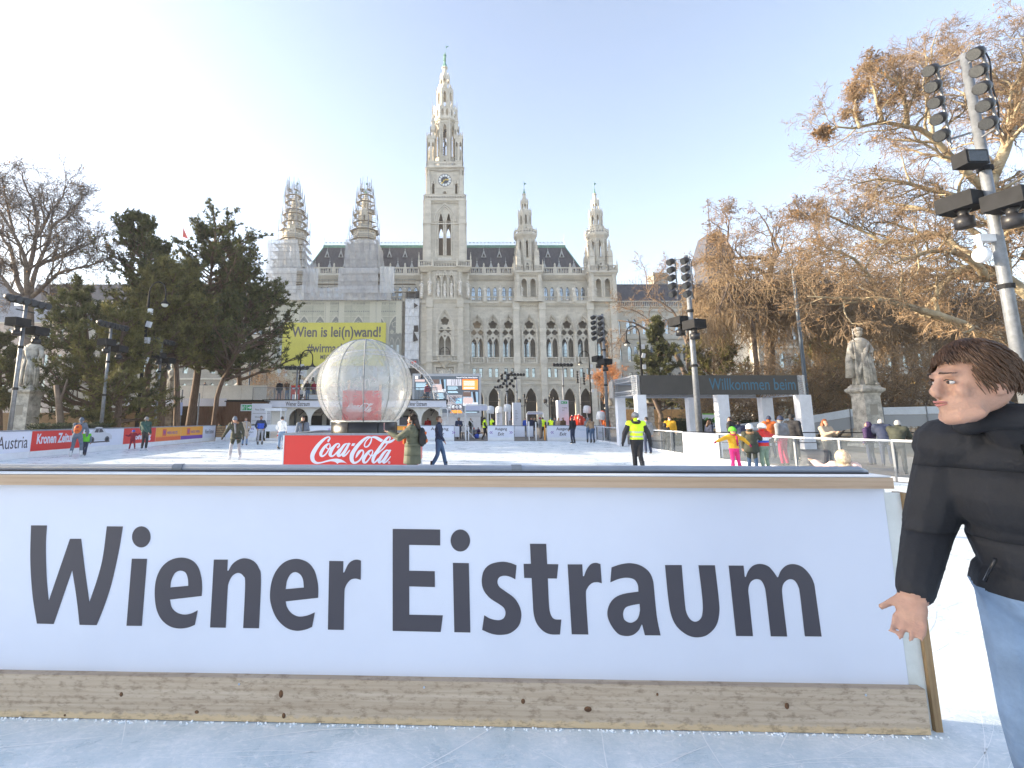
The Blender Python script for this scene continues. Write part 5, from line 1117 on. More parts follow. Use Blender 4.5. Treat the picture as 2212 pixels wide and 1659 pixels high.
# ================================================================ statues on pedestals
def pedstatue(x,y,rz,label,seed,h=3.35,ph=3.45):
    t=thing('statue',label,'statue',(x,y,0),rz,'stone statues on pedestals along the square')
    mb=MB()
    for i,(w_,a,b_) in enumerate(((1.6,0,.25),(1.4,.25,.5),(1.15,.5,.75))): mb.lathe([(w_/math.sqrt(2)*1.0,a),(w_/math.sqrt(2)*.96,b_)],n=4,ph=math.pi/4)
    mb.lathe([(.70,.75),(.66,ph-.5),(.66,ph-.45)],n=4,ph=math.pi/4); mb.build('pedestal',GREYST,t)
    mb=MB(); mb.lathe([(.70,ph-.46),(.72,ph-.35),(.92,ph-.22),(.95,ph-.1),(.78,ph),(.72,ph+.12)],n=4,ph=math.pi/4); mb.build('pedestal_cornice',GREYST,t)
    mb=MB(); robed(mb,(0,0,ph+.1),h,seed,0); mb.box(-.5,.5,-.42,.42,ph+.05,ph+.2)
    s=h/1.8; r_=random.Random(seed)
    for i in range(16):
        a=-math.pi*r_.random(); x0,y0=.36*s*math.cos(a)*.8,.26*s*math.sin(a); mb.tube([(x0*.8,y0*.8,ph+.2+.95*s),(x0,y0,ph+.2+.45*s),(x0*1.05,y0*1.05,ph+.15)],[.025*s,.045*s,.04*s],5)
    mb.tube([(.12*s,-.1*s,ph+.2+.45*s),(.14*s,-.2*s,ph+.2+.2*s),(.13*s,-.14*s,ph+.15)],[.07*s,.06*s,.05*s],7); mb.ball((.15*s,-.26*s,ph+.2),.06*s,.12*s,.05*s,8,5)
    mb.tube([(-.24*s,.02,ph+1.38*s),(-.32*s,.05,ph+.9*s),(-.34*s,.08,ph+.3*s)],[.06*s,.1*s,.13*s],8)
    mb.build('figure',GREYST,t,smooth=True); mb=MB(); mb.box(-.22,.22,-.485,-.478,ph-1.6,ph-1.0); mb.build('inscription_plate',OLDST,t); return t
for x,y,rz,l,s,h in ((-25.6,30,-.0,'weathered robed statue on a tall pedestal beside the left light mast',2,3.3),(-26.2,46.7,.1,'draped statue on a pedestal between the pine trunks',5,3.3),(-26.2,62,0,'small distant statue under the right edge of the dark pine',8,3.2),(25.0,29,0,'robed statue with folded arms on the right pedestal before the plane trees',3,3.5),(26.3,46.7,.2,'hooded statue whose head shows above the dark welcome screen',7,3.3),(25.8,62,0,'statue on a pedestal seen through the left opening of the gate',10,3.2),(26.0,77,0,'far pale statue beside the orange-leaved tree',13,3.2)):
    pedstatue(x,y,rz,l,s,h)
# ================================================================ light masts
def lamp_head(mb,ln,c,d,r=.17,L_=.4):
    d=Vector(d).normalized(); c=Vector(c); mb.tube([c-d*L_*.55,c-d*L_*.2,c+d*L_*.45],[r*.45,r*.95,r],10); ln.tube([c+d*(L_*.45+.002),c+d*(L_*.45+.012)],[r*.88,r*.88],10)
def mast(x,y,h,label,kind,face,r=.09,box=True,n=6,boxz=.84,group='spotlight masts round the rink'):
    t=thing('light_mast',label,'light mast',(x,y,0),0,group); f=Vector(face).normalized(); sd=Vector((-f.y,f.x,0)); mb=MB(); mb.tube([(0,0,0),(0,0,h*.5),(0,0,h)],[r*1.15,r,r*.8],10); mb.build('pole',GALV,t,smooth=True)
    mb=MB(); 
    for z in (h*.42,h*.7): mb.lathe([(r*1.3,0),(r*1.3,.12)],(0,0,z),10)
    mb.build('collar',DGREY,t)
    def head(c,d,rr=.17):
        a=MB();b=MB(); lamp_head(a,b,c,d,rr); o=a.build('lamp',BLACKM,t,smooth=True); b.build('lens',LENS,o)
    if kind=='T':
        w_=(n-1)*.36/2; mb=MB(); a=sd*w_; mb.tube([Vector((0,0,h))-a,Vector((0,0,h))+a],.035,6); mb.tube([Vector((0,0,h-.3))-a*.5,Vector((0,0,h-.3))+a*.5],.03,6); mb.build('cross_bar',BLACKM,t)
        for i in range(n): head(Vector((0,0,h+.16))+sd*(-w_+i*.36)+f*.08,f+Vector((0,0,-.35)))
    elif kind=='X':
        for zz,nn in ((h,4),(h-.55,6),(h-1.1,5)):
            w_=(nn-1)*.34/2; mb=MB(); mb.tube([Vector((0,0,zz))-sd*w_,Vector((0,0,zz))+sd*w_],.03,6); mb.build('cross_bar',GALV,t)
            for i in range(nn): head(Vector((0,0,zz+(.12 if i%2 else -.14)))+sd*(-w_+i*.34)+f*.1,f*(1 if i%3 else -1)+Vector((0,0,-.3)),.15)
    else:
        H2=.19*h
        for s2,zt in ((-1,h-.1),(1,h-.35)):
            mb=MB(); mb.tube([Vector((0,0,zt+.15))+sd*s2*.5+f*.25,Vector((0,0,zt-H2-.2))+sd*s2*.5+f*.25],.035,6); mb.tube([Vector((0,0,zt))+sd*s2*.5+f*.25,Vector((0,0,zt))],.03,6); mb.tube([Vector((0,0,zt-H2))+sd*s2*.5+f*.25,Vector((0,0,zt-H2))],.03,6); mb.build('lamp_bar',GALV,t)
            for i in range(5): head(Vector((0,0,zt-.1-i*H2/4.4))+sd*s2*.5+f*.5,f+Vector((.05,-.02,-.5)),.17)
            mb=MB(); pts=[Vector((.03*math.sin(i*2.1),.04*math.cos(i*1.7),zt-i*H2/8))+sd*s2*.55+f*.2 for i in range(10)]; mb.tube(pts,.02,5); mb.build('cable',BLACKM,t)
    if box:
        for s2,zo in ((-1,0),(1,-.25 if kind!='L' else -.35)):
            c=sd*s2*.48+f*.25+Vector((0,0,h*boxz+zo)); s=1.0 if kind!='L' else 1.15
            mb=MB(Matrix.Translation(c)@Matrix.Rotation(math.atan2(f.y,f.x),4,'Z')); mb.box(-.3*s,.3*s,-.36*s,.36*s,-.02,.36*s); o=mb.build('rain_hood',DGREY,t)
            mb=MB(Matrix.Translation(c)); mb.lathe([(.16*s,-.02),(.1*s,-.1),(.1*s,-.2),(.19*s,-.24),(.19*s,-.45*s)],n=12); mb.build('moving_head_light',BLACKM,t,smooth=True)
            mb=MB(Matrix.Translation(c)@Matrix.Rotation(math.atan2(f.y,f.x),4,'Z')); mb.box(-.3*s,-.28*s,-.36*s,.36*s,-.22*s,-.02); mb.build('clear_skirt',GLS,t)
        mb=MB(); mb.tube([-sd*.55+f*.1+Vector((0,0,h*boxz+.15)),sd*.55+f*.1+Vector((0,0,h*boxz+.15))],.035,6); mb.build('bracket',GALV,t)
    return t
mast(-20,22.7,7.0,'steel light mast with lamp row beside the left robed statue','T',(1,-.15,0))
mast(-20,28.7,7.0,'steel light mast with lamp row in front of the big left pine','T',(1,-.15,0))
mast(-20,34,6.9,'steel light mast beside the second statue on the left','T',(1,-.15,0))
mast(12.4,24,9.9,'tall silver light mast standing in front of the dark welcome screen','L',(-1,-.25,0),r=.13,boxz=.64)
mast(12.6,38,9.9,'grey light mast with a column of lamps before the orange-leaved tree','L',(-1,-.25,0),r=.12,boxz=.62)
mast(12.2,50,7.0,'slim mast with one lamp row above the tall white info pillar','T',(0,-1,0),box=False)
mast(8.9,60,6.9,'slim mast with one lamp row behind the plain white info pillar','T',(0,-1,0),box=False)
mast(6.4,50,6.2,'mast crowded with lamps on three bars left of the white pillars','X',(0,-1,0),box=False)
mast(7.8,70,6.0,'far slim mast with a small lamp row near the screen','T',(0,-1,0),box=False,n=4)
mast(20.9,75,9.0,'distant mast carrying a slanted pair of lamp columns','L',(0,-1,0),box=False)
mast(-12.9,42.5,5.9,'mast with six lamps on the terrace left of the globe','T',(0,-1,0),box=False)
bm=mast(15.0,12.6,12.0,'tall near light mast at the right edge with two columns of round lamps','L',(-1,-.25,0),r=.135,boxz=.62)
mb=MB(); c=Vector((-.55,-.1,8.6)); mb.box(-.85,-.25,-.35,.05,8.45,8.85); mb.build('flood_light',DGREY,bm); mb=MB(); mb.box(-.8,-.3,-.37,-.352,8.5,8.8); mb.build('flood_lens',LENS,bm)
mb=MB(); mb.box(-.55,-.12,-.08,.08,6.35,6.55); mb.tube([(-.5,0,6.35),(-.5,0,6.15)],.06,8); mb.build('camera_bracket',WHITEP,bm); mb=MB(); mb.ball((-.5,0,5.98),.19,.19,.22,16,10); mb.build('camera_dome',WHITEP,bm,smooth=True)
# ================================================================ curved street lamps
def street(x,y,h,label,d=1,boxes=True,m=DGREY,dark=False):
    t=thing('street_lamp',label,'street lamp',(x,y,0),0,'old-fashioned curved street lamps'); w_=1.15
    mb=MB(); pts=[(0,0,0),(0,0,h-1.6)]+[(d*(w_*.5-w_*.5*math.cos(a)),0,h-.85+ .75*math.sin(a)*1.0) for a in [math.pi*i/8 for i in range(9)]]+[(d*w_,0,h-1.25)]
    mb.tube(pts,[.13,.085]+[.05]*10,8); mb.build('pole',m,t,smooth=True)
    mb=MB(); mb.lathe([(.05,.4),(.1,.22),(.16,.12),(.3,0),(.3,-.05)],(d*w_,0,h-1.65),14); mb.build('lamp_shade',m,t,smooth=True); mb=MB(); mb.ball((d*w_,0,h-1.72),.22,.22,.2,12,7); mb.build('lamp_globe',mat('opal_glass',(.75,.75,.72),.2),t,smooth=True)
    if boxes:
        for i,z in enumerate((h*.8,h*.72,h*.62,h*.5)): mb=MB(Matrix.Translation((.2*(1 if i%2 else 1),-.05,z))@Matrix.Rotation(.25*(i%2),4,'Y')); mb.box(-.14,.14,-.12,.12,-.2,.2); mb.build('antenna_box',WHITEP,t)
    mb=MB(); mb.lathe([(.22,0),(.2,.3),(.14,.9),(.15,1.0)],n=8); mb.build('base_sleeve',m,t)
    return t
street(-20.6,33,11.2,'tall curved street lamp with white boxes in front of the pines')
street(-13.7,46,8.2,'curved street lamp behind the terrace left of the snow globe')
street(18.0,60,10.1,'curved street lamp near the orange-leaved tree',-1)
street(17.1,42,9.8,'curved street lamp with white boxes by the small right conifer',-1)
# dark poles
for x,y,h,l in ((-22.9,57,9,'plain dark pole among the left pines'),(24.5,33,12,'plain blue-grey pole behind the welcome gate')):
    t=thing('pole',l,'pole',(x,y,0)); mb=MB(); mb.tube([(0,0,0),(0,0,h)],[.14,.1],8); mb.build('shaft',mat('blue_grey_paint',(.06,.09,.13),.5),t); mb=MB(); mb.lathe([(.24,0),(.22,.4),(.15,.5)],n=8); mb.build('base',DGREY,t)
for px,Y,h,l in ((463,38.5,3.9,'thin white pole with a small blue sign near the wooden booth'),(548,38.2,3.6,'thin white pole right of the blue-signed pole')):
    x=(px*.0+ {463:396,548:433}[px]-CX)*Y/F; t=thing('pole',l,'pole',(x,Y,0)); mb=MB(); mb.tube([(0,0,0),(0,0,h)],.055,8); mb.build('shaft',GALV,t)
    if px==463: mb=MB(); mb.box(-.14,.14,-.08,-.06,1.9,2.9); mb.build('small_sign',mat('pale_blue_sign',(.35,.45,.75),.5),t)
    mb=MB(); mb.lathe([(.12,0),(.12,.03)],n=8); mb.build('foot_plate',GALV,t)
# black candelabra lamps
for x,y,l in ((10.8,66,'black candelabra lamp left of the arcade pier'),(14.3,66,'black candelabra lamp by the tall info pillar')):
    t=thing('candelabra_lamp',l,'street lamp',(x,y,0),0,'black candelabra lamps before the arcade'); mb=MB(); mb.tube([(0,0,0),(0,0,1),(0,0,4.4)],[.2,.09,.06],8); mb.build('shaft',BLACKM,t)
    for i in range(5):
        a=2*math.pi*i/5; r_=.85 if i else 0; mb=MB(); 
        if i: mb.tube([(0,0,3.4),(.5*math.cos(a),.5*math.sin(a),3.3),(.85*math.cos(a),.85*math.sin(a),3.7)],.035,5)
        mb.lathe([(.06,0),(.16,.15),(.18,.45),(.05,.6),(.02,.8)],(r_*math.cos(a),r_*math.sin(a),3.7 if i else 4.4),6); mb.build('lantern',BLACKM,t)
# white lampshade lights on posts
for px,Y,z,l in ((1059,44,2.45,'white lampshade light above the yellow-vested attendants'),(1078,52,2.6,'white lampshade light before the narrow info pillar'),(1096,44,2.6,'large white lampshade light right of the attendants'),(1268,45,2.5,'tilted white lampshade light beside the red barrels'),(1297,40,1.9,'low white lampshade light by the orange cylinder')):
    x=(px-CX)*Y*math.cos(TH)/F; t=thing('lampshade_light',l,'lamp',(x,Y,0),0,'white lampshade lights'); mb=MB(); mb.tube([(.15,0,0),(0,0,z-.3)],.035,6); mb.build('stand',WHITEP,t); mb=MB(Matrix.Translation((0,0,z-.35))@Matrix.Rotation(.1,4,'Y')); mb.lathe([(.34,0),(.36,.3),(.3,.62),(.1,.68)],n=12); mb.build('shade',WHITEP,t,smooth=False)
# info pillars
for x0,x1,y0,Y,l,gr in ((1206,1229,865,45,'tall white info pillar with a green exit pictogram',1),(1109,1126,870,50,'plain white info pillar with small text lines',0),(1072,1085,880,52,'narrow white info pillar with a pale green top',1),(1093,1103,884,53,'slim white info pillar at the crowded lamp mast',0)):
    a=(x0-CX)*Y*math.cos(TH)/F; w_=(x1-x0)*Y/F; h=1.6+(905-y0)*Y/F; t=thing('info_pillar',l,'info pillar',(a,Y,0),0,'white info pillars'); mb=MB(); mb.box(0,w_,0,w_*.8,0,h); mb.build('body',WHITE,t)
    mb=MB(); mb.box(-.03,w_+.03,-.02,w_*.8+.02,0,.12); mb.build('base',DGREY,t)
    if gr: mb=MB(); mb.box(w_*.3,w_*.58,-.008,-.002,h-.32,h-.1); mb.box(w_*.6,w_*.88,-.008,-.002,h-.32,h-.1); mb.build('pictogram_field',GREENP,t); mb=MB(); mb.box(w_*.36,w_*.5,-.012,-.0085,h-.26,h-.16); mb.box(w_*.7,w_*.74,-.012,-.0085,h-.28,h-.14); mb.build('pictogram',WHITE,t)
    if x0==1206: txt('Ausgang',t,w_*.4,h-.75,w_*.45,.13,INK,y=-.01); txt('Exit',t,w_*.4,h-.95,w_*.2,.1,INK,y=-.01)
    else:
        mb=MB(); 
        for i in range(7): mb.box(w_*.25,w_*(.45+.08*(i%3)),-.008,-.002,h*.75-i*.16,h*.75-i*.16+.05)
        mb.build('small_print_lines',mat('grey_print',(.35,.35,.42),.5),t)
# ================================================================ big screen
p0=P(890,910,60); p1=P(1039,807,60); t=thing('video_screen','large outdoor video screen showing tiles of ice skating photos and text','screen',(p0.x,60,0)); W_=p1.x-p0.x; zt=p1.z
mb=MB(); mb.box(0,W_,0,.8,1.9,zt); mb.build('housing',mat('light_grey_housing',(.55,.58,.63),.5),t); mb=MB(); mb.box(.1,W_-.1,.1,.7,0,1.9); mb.build('base_cladding',WHITEP,t)
def scr(x0,x1,y0,y1,m,name,yo): a=P(x0,y1,60);b_=P(x1,y0,60); mb=MB(); mb.box(a.x-p0.x,b_.x-p0.x,yo-.004,yo,a.z,b_.z); return mb.build(name,m,t)
def em(n,c,e=.35): return mat(n,c,.5,emit=c,es=e)
SB=em('screen_slate',(.05,.065,.085),.5); scr(894.5,1034.5,812.5,892,SB,'display_surface',-.004)
sc_=lambda x,y:(864+x*.16276,783+y*.16276)
def tile(x0,y0,x1,y1,m,n='photo_tile',yo=-.01): a=sc_(x0,y0); b_=sc_(x1,y1); return scr(a[0],b_[0],a[1],b_[1],m,n,yo)
ICEP=em('screen_ice_pink',(.55,.42,.40)); SKYP=em('screen_pale_blue',(.38,.5,.62)); 
for x0,y0,x1,y1 in ((430,225,608,395),(835,390,1035,575)):
    tile(x0,y0,x1,y1,em('screen_photo_blue',(.25,.38,.5))); tile(x0,y0+(y1-y0)*.75,x1,y1,em('screen_photo_ice',(.6,.62,.66)),yo=-.016); tile(x0,y0,x0+(x1-x0)*.55,y0+(y1-y0)*.35,em('screen_photo_brown',(.12,.08,.07)),yo=-.015)
    a=MB(); 
    for k in range(3): c=sc_(x0+30+k*38,y0+(y1-y0)*.62); w__=P(c[0],c[1],60); a.ball((w__.x-p0.x,-.02,w__.z),.28,.01,.42,8,6)
    a.build('photo_skates',ICEP,t)
    c=sc_(x0+(x1-x0)*.72,y0); d=sc_(x0+(x1-x0)*.82,y0+(y1-y0)*.75); a=P(*c,60);b_=P(*d,60); mb=MB(); mb.tube([(a.x-p0.x,-.02,a.z),(b_.x-p0.x,-.02,b_.z)],[.2,.14],6); mb.build('photo_leg',INK,t)
tile(620,222,815,308,em('screen_photo_grey',(.5,.5,.56))); tile(620,430,825,630,em('screen_photo_tree',(.3,.28,.3))); tile(640,560,815,600,em('screen_photo_snow',(.55,.58,.62)),yo=-.014)
a=MB()
for k in range(5): c=sc_(690+k*24,250); w__=P(*c,60); a.tube([(w__.x-p0.x,-.018,w__.z+.3),(w__.x-p0.x-.05+.1*(k%2),-.018,w__.z-.5)],.035,4)
for k in range(3): c=sc_(712+k*43,592); w__=P(*c,60); a.plate(ell(w__.x-p0.x,w__.z,.34,.34,14),[ell(w__.x-p0.x,w__.z,.25,.25,14)],-.02,None)
r_=random.Random(4)
for k in range(26): c=sc_(r_.uniform(635,810),520); w__=P(*c,60); e=sc_(r_.uniform(635,810),r_.uniform(440,470)); v=P(*e,60); a.tube([(w__.x-p0.x,-.017,w__.z),(v.x-p0.x,-.017,v.z)],.02,3)
a.build('photo_dark_shapes',em('screen_dark',(.05,.05,.07)),t)
tile(830,222,1033,362,em('screen_orange',(.75,.27,.05),.5)); tile(830,222,1033,234,em('screen_red',(.6,.08,.05))); tile(668,632,825,672,em('screen_orange',(.75,.27,.05),.5)); tile(742,474,825,542,em('screen_cyan',(.1,.5,.8),.5)); tile(200,225,330,255,ICEP)
tile(202,180,240,218,em('screen_white',(.8,.8,.85),.5)); tile(850,388,930,408,em('screen_white',(.8,.8,.85),.5))
a=MB()
def ln(x0,x1,y): 
    c=P(*sc_(x0,y+3),60); d=P(*sc_(x1,y-3),60); a.box(c.x-p0.x,d.x-p0.x,-.02,-.016,c.z,d.z)
for y in (275,292,308,322,345,360): ln(212,330+10*(y%3),y)
for y in (325,340,355,385,400): ln(634,770-8*(y%4),y)
for y in (250,270,285,300,330,345): ln(845,990-9*(y%5),y)
for y in (415,430,445,460,478,495): ln(490,590-7*(y%4),y)
for y in (660,): ln(860,1020,y)
for y in (490,505,520): ln(752,812,y)
a.build('screen_text_lines',em('screen_text',(.5,.72,.85),.5),t)
c=P(*sc_(750,208),60); d=P(*sc_(1028,190),60); txt('Poste auf YouTube: Wiener Eistraum',t,c.x-p0.x,c.z,d.x-c.x,d.z-c.z,em('screen_white',(.8,.8,.85),.5),y=-.02,bold=.01)
# ================================================================ white truss arch on the terrace
t=thing('truss_arch','white lattice arch rising behind the snow globe','arch',(-8.0,51.5,3.2)); mb=MB(); A_,B_=7.2,5.5; N_=44
ring=[]
for i in range(N_+1):
    a=math.pi*i/N_; ring.append([(math.cos(a)*(A_+o),s,max(.0,math.sin(a)*(B_+o))) for o,s in ((-.22,-.2),(.22,-.2),(.22,.2),(-.22,.2))])
WT=mat('white_truss_paint',(.75,.75,.77),.4)
for c in range(4): mb.tube([ring[i][c] for i in range(N_+1)],.045,5)
for i in range(N_):
    for c in range(4): mb.tube([ring[i][c],ring[i+1][(c+1)%4]],.025,4); mb.tube([ring[i][c],ring[i][(c+1)%4]],.02,4)
mb.build('lattice',WT,t)
for i in (5,9,36,39): 
    a=MB();b_=MB(); lamp_head(a,b_,Vector(ring[i][0])+Vector((0,-.1,-.3)),(0,-.4,-1),.14); o=a.build('lamp',BLACKM,t); b_.build('lens',LENS,o)
# ================================================================ kiosk with terrace
KY=41.; kx=lambda px:(px-CX)*KY*math.cos(TH)/F
x0,x1=kx(573),kx(955); t=thing('rental_kiosk','white arcaded kiosk with lettered fascia below the terrace','kiosk',(x0,KY,0)); W_=x1-x0
KW=mat('kiosk_cream_white',(.75,.74,.71),.5,var=.05); n=8; pw=W_/n
mb=MB(); mb.plate(rect(0,W_,0,2.6),[arch(pw*(i+.5),pw-.24,.02,1.55,2.5,6) for i in range(n)],0,.12); mb.build('arcade_front',KW,t)
mb=MB(); mb.box(-.05,W_+.05,-.25,10.5,2.61,2.7); mb.box(-.05,W_+.35,-.32,-.2,2.58,3.14); mb.build('fascia',mat('fascia_pale_grey',(.72,.74,.84),.5),t); mb=MB(); mb.box(-.2,W_+.5,-.4,10.6,3.141,3.22); mb.build('terrace_deck',DGREY,t)
mb=MB(); mb.box(0,W_,2.2,2.3,0,2.6); mb.box(-.02,.08,.12,2.2,0,2.6); mb.box(W_-.1,W_,.12,2.2,0,2.6); mb.build('back_wall',mat('kiosk_back_wall',(.6,.57,.53),.6,var=.1),t)
mb=MB(); mb.box(0.1,W_-.15,.3,.8,.9,1.02); mb.box(.1,W_-.15,.4,.7,0,.9); mb.build('counter',mat('counter_dark_green',(.04,.08,.07),.5),t)
for a,b_ in ((2.5,4.2),(4.6,5.7),(8.8,10.2),(11.3,12.0)): mb=MB(); mb.box(a,b_,2.14,2.19,.9,1.9); mb.build('service_window',DARKIN,t)
for i in range(n): mb=MB(); mb.tube([(pw*(i+.5),.2,1.9),(pw*(i+.5)+.3,1.4,2.5)],.04,5); mb.lathe([(.09,0),(.12,.1)],(pw*(i+.5),1.2,2.3),8); mb.build('ceiling_lamp',BLACKM,t)
txt('Wiener Eistraum',t,kx(618)-x0,2.68,kx(670)-kx(618),.36,INK,y=-.33,bold=.012); txt('Wiener Eistraum',t,kx(878)-x0,2.68,kx(922)-kx(878),.36,INK,y=-.33,bold=.012)
txt('Verleih / Rental',t,kx(662)-x0,2.1,1.5,.16,INK,y=2.12)
# sign on back wall right part
mb=MB(); mb.box(kx(862)-x0,kx(880)-x0,.14,.17,1.0,1.75); mb.build('poster',INK,t)
# stairs at the right end
t=thing('stair','white metal stair going down at the right end of the kiosk','stair',(x1+.1,KY,0)); mb=MB()
for i in range(9): mb.box(.0+i*.28,.3+i*.28,0,1.1,3.0-i*.33,3.06-i*.33)
mb.build('steps',GALV,t); mb=MB()
for y in (0,1.1): mb.tube([(0,y,4.1),(2.6,y,1.1)],.03,6); mb.tube([(0,y,3.0),(2.6,y,0)],.04,6)
for i in range(5): mb.tube([(.0+i*.6,0,3-i*.7),(.0+i*.6,0,4.1-i*.7)],.02,4)
mb.build('handrail',WHITEP,t)
for k,(a,b_,l) in enumerate(((545,592,'leftmost glass rail panel on the terrace'),(592,640,'second glass rail panel on the terrace'),(640,690,'third glass rail panel on the terrace'),(690,870,'glass rail panel on the terrace hidden behind the globe'),(870,905,'glass rail panel on the terrace right of the globe'),(905,945,'rightmost glass rail panel on the terrace'))):
    t=thing('glass_railing',l,'railing',(kx(a),KY-.2,3.2),0,'glass railing along the terrace'); w_=kx(b_)-kx(a); mb=MB(); mb.box(.04,w_-.04,0,.015,.05,.95); mb.build('pane',GLS,t); mb=MB(); mb.tube([(0,0,1.0),(w_,0,1.0)],.025,6); mb.build('hand_rail',GALV,t); mb=MB(); mb.box(-.02,.03,-.02,.03,0,1.0); mb.box(w_-.03,w_-.005,-.02,.03,0,1.0); mb.build('post',GALV,t)
t=thing('poster_stand','red and white poster stand on the terrace between two people','poster',(kx(607)+.1,KY+2,3.2)); mb=MB(); mb.box(0,.75,0,.05,0,1.35); mb.build('panel',REDP,t); mb=MB(); mb.box(.1,.65,-.01,0,.1,.55); mb.box(.1,.65,-.01,0,1.0,1.15); mb.build('white_fields',WHITE,t)
t=thing('bench_wall','low white box seat along the terrace edge','bench',(kx(655),KY+1.5,3.2)); mb=MB(); mb.box(0,1.4,0,.6,0,.5); mb.build('seat_box',WHITEP,t); mb=MB(); mb.box(-.02,1.42,-.02,.62,.5,.56); mb.build('seat_top',TANWOOD,t)
# ================================================================ wooden booths on the left
BR=mat('red_brown_cladding',(.095,.042,.022),.7,var=.35,vs_=5,stretch=(12,12,.5),bump=.3)
BYY=40.; bx=lambda px,Y=BYY:(px-CX)*Y*math.cos(TH)/F
t=thing('wooden_booth','brown clad booth with a green exit sign beside the kiosk','booth',(bx(486),BYY,0)); W_=bx(573)-bx(486); h=3.0
n=15
for i in range(n): mb=MB(); mb.box(W_*i/n+.008,W_*(i+1)/n-.008,-.02+.004*(i%2),.02,0,h); mb.build('board',BR,t)
mb=MB(); mb.box(0,W_,.021,3,0,h-.02); mb.build('cabin_body',DARKWOOD,t); mb=MB(); mb.box(-.1,W_+.1,-.1,3.1,h,h+.08); mb.build('roof',DGREY,t)
mb=MB(); a=bx(519)-bx(486); mb.box(a,a+1.0,-.06,-.03,2.25,2.8); s=mb.build('exit_sign',WHITE,t); mb=MB(); mb.box(a+.06,a+.48,-.066,-.061,2.31,2.74); mb.box(a+.52,a+.94,-.066,-.061,2.31,2.74); mb.build('green_field',GREENP,s)
mb=MB(); mb.plate([(a+.58,2.48),(a+.74,2.48),(a+.74,2.37),(a+.9,2.525),(a+.74,2.68),(a+.74,2.57),(a+.58,2.57)],(),-.07,-.067); mb.ball((a+.3,-.068,2.66),.035,.003,.035,8,5)
for q in ([(a+.28,2.61),(a+.24,2.5),(a+.31,2.42),(a+.26,2.35)],[(a+.25,2.5),(a+.17,2.45),(a+.14,2.36)],[(a+.28,2.6),(a+.36,2.55),(a+.4,2.6)],[(a+.27,2.6),(a+.18,2.58),(a+.17,2.5)]): mb.tube([(x,-.068,z) for x,z in q],.02,4)
mb.plate(rect(a+.09,a+.14,2.33,2.7),(),-.07,-.067); mb.build('running_man_and_arrow',WHITE,s)
a=bx(543)-bx(486); mb=MB(); mb.box(a,a+1.65,-.07,-.03,.3,2.85); mb.build('price_board',WHITE,t); txt('Neue Zeiten',t,a+.3,2.3,.8,.14,INK,y=-.08); txt('Wendel',t,a+.3,1.7,.6,.14,INK,y=-.08); txt('Geld',t,a+.35,1.1,.4,.13,INK,y=-.08); txt('Bad',t,a+.35,.75,.3,.13,INK,y=-.08)
mb=MB(); 
for z in (1.45,2.05): mb.box(a+.1,a+1.55,-.078,-.071,z,z+.02)
mb.build('divider_lines',DGREY,t)
mb=MB(); mb.box(W_-.25,W_-.12,-.05,-.03,1.55,1.9); mb.build('red_notice',REDP,t)
LY2=44.5; t=thing('long_wooden_stall','long dark brown stall with a pale fascia under the left terrace','stall',(bx(262,LY2),LY2,0)); W_=bx(486,LY2)-bx(262,LY2)
mb=MB(); mb.box(0,W_,3,3.1,0,3); mb.box(0,W_,0,3,2.9,3.0); mb.build('shell',DARKWOOD,t)
for i in range(30):
    x=W_*i/30
    if 11<=i<=21 : continue
    mb=MB(); mb.box(x+.008,x+W_/30-.008,-.02,.03,0,2.9); mb.build('board',BR,t)
mb=MB(); mb.box(-.2,W_+.1,-.35,-.15,2.75,3.45); mb.build('fascia',mat('fascia_pale_grey',(.72,.74,.84),.5),t); mb=MB(); mb.box(W_*.36,W_*.74,.2,.5,0,.9); mb.build('counter',BR,t)
t=thing('terrace_screen','white terrace parapet panels above the brown stall','parapet',(bx(378,46),46,3.4)); 
W_=bx(573,46)-bx(378,46)
for i in range(7): mb=MB(); mb.box(W_*i/7+.02,W_*(i+1)/7-.02,0,.05,0,1.35); mb.build('panel',KW,t)
mb=MB(); mb.box(-.1,W_+.1,.06,5,-.2,0); mb.build('deck',DGREY,t)
# low timber fence and hedges at the left
t=thing('timber_fence','tan timber hoarding behind the left boards and statues','fence',(-46,36,0)); 
for i in range(24): mb=MB(); mb.box(i*1.0,i*1.0+.985,0,.04,0,2.0); mb.build('panel',TANWOOD,t)
mb=MB(); mb.box(0,24,-.03,.07,2.0,2.06); mb.build('top_rail',TANWOOD,t)
HG=mat('hedge_leaves',(.035,.05,.018),.8,var=.5,vs_=9)
def hedge(x,y,w_,d,h,label,seed,rz=0):
    r_=np.random.RandomState(seed); n=int(w_*900); t=thing('hedge',label,'hedge',(x,y,0),rz,'clipped hedges')
    c=r_.uniform(-1,1,(n,3)); k=r_.randint(0,3,n); 
    for i in range(3): c[k==i,i]=np.sign(c[k==i,i])*r_.uniform(.85,1.05,(k==i).sum())
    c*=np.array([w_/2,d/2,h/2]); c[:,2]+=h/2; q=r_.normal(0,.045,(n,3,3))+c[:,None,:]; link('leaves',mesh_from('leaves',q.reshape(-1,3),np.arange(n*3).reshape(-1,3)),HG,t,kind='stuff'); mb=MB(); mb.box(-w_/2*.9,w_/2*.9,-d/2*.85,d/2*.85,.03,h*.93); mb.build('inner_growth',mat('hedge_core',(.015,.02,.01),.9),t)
hedge(-19.7,26.2,5,.7,1.35,'dark clipped hedge behind the second mast',1,R(90)); hedge(-21.8,21.5,4.5,.8,1.3,'clipped hedge at the left edge beside the first mast',2,R(90)); hedge(-15.6,39.2,3.2,.6,1.15,'low green hedge before the brown booth',3); hedge(15.3,31,3,.8,1.6,'dark bush behind the welcome gate pillars',4); hedge(21,33,5,1,1.5,'dark hedge below the conifers on the right',5)
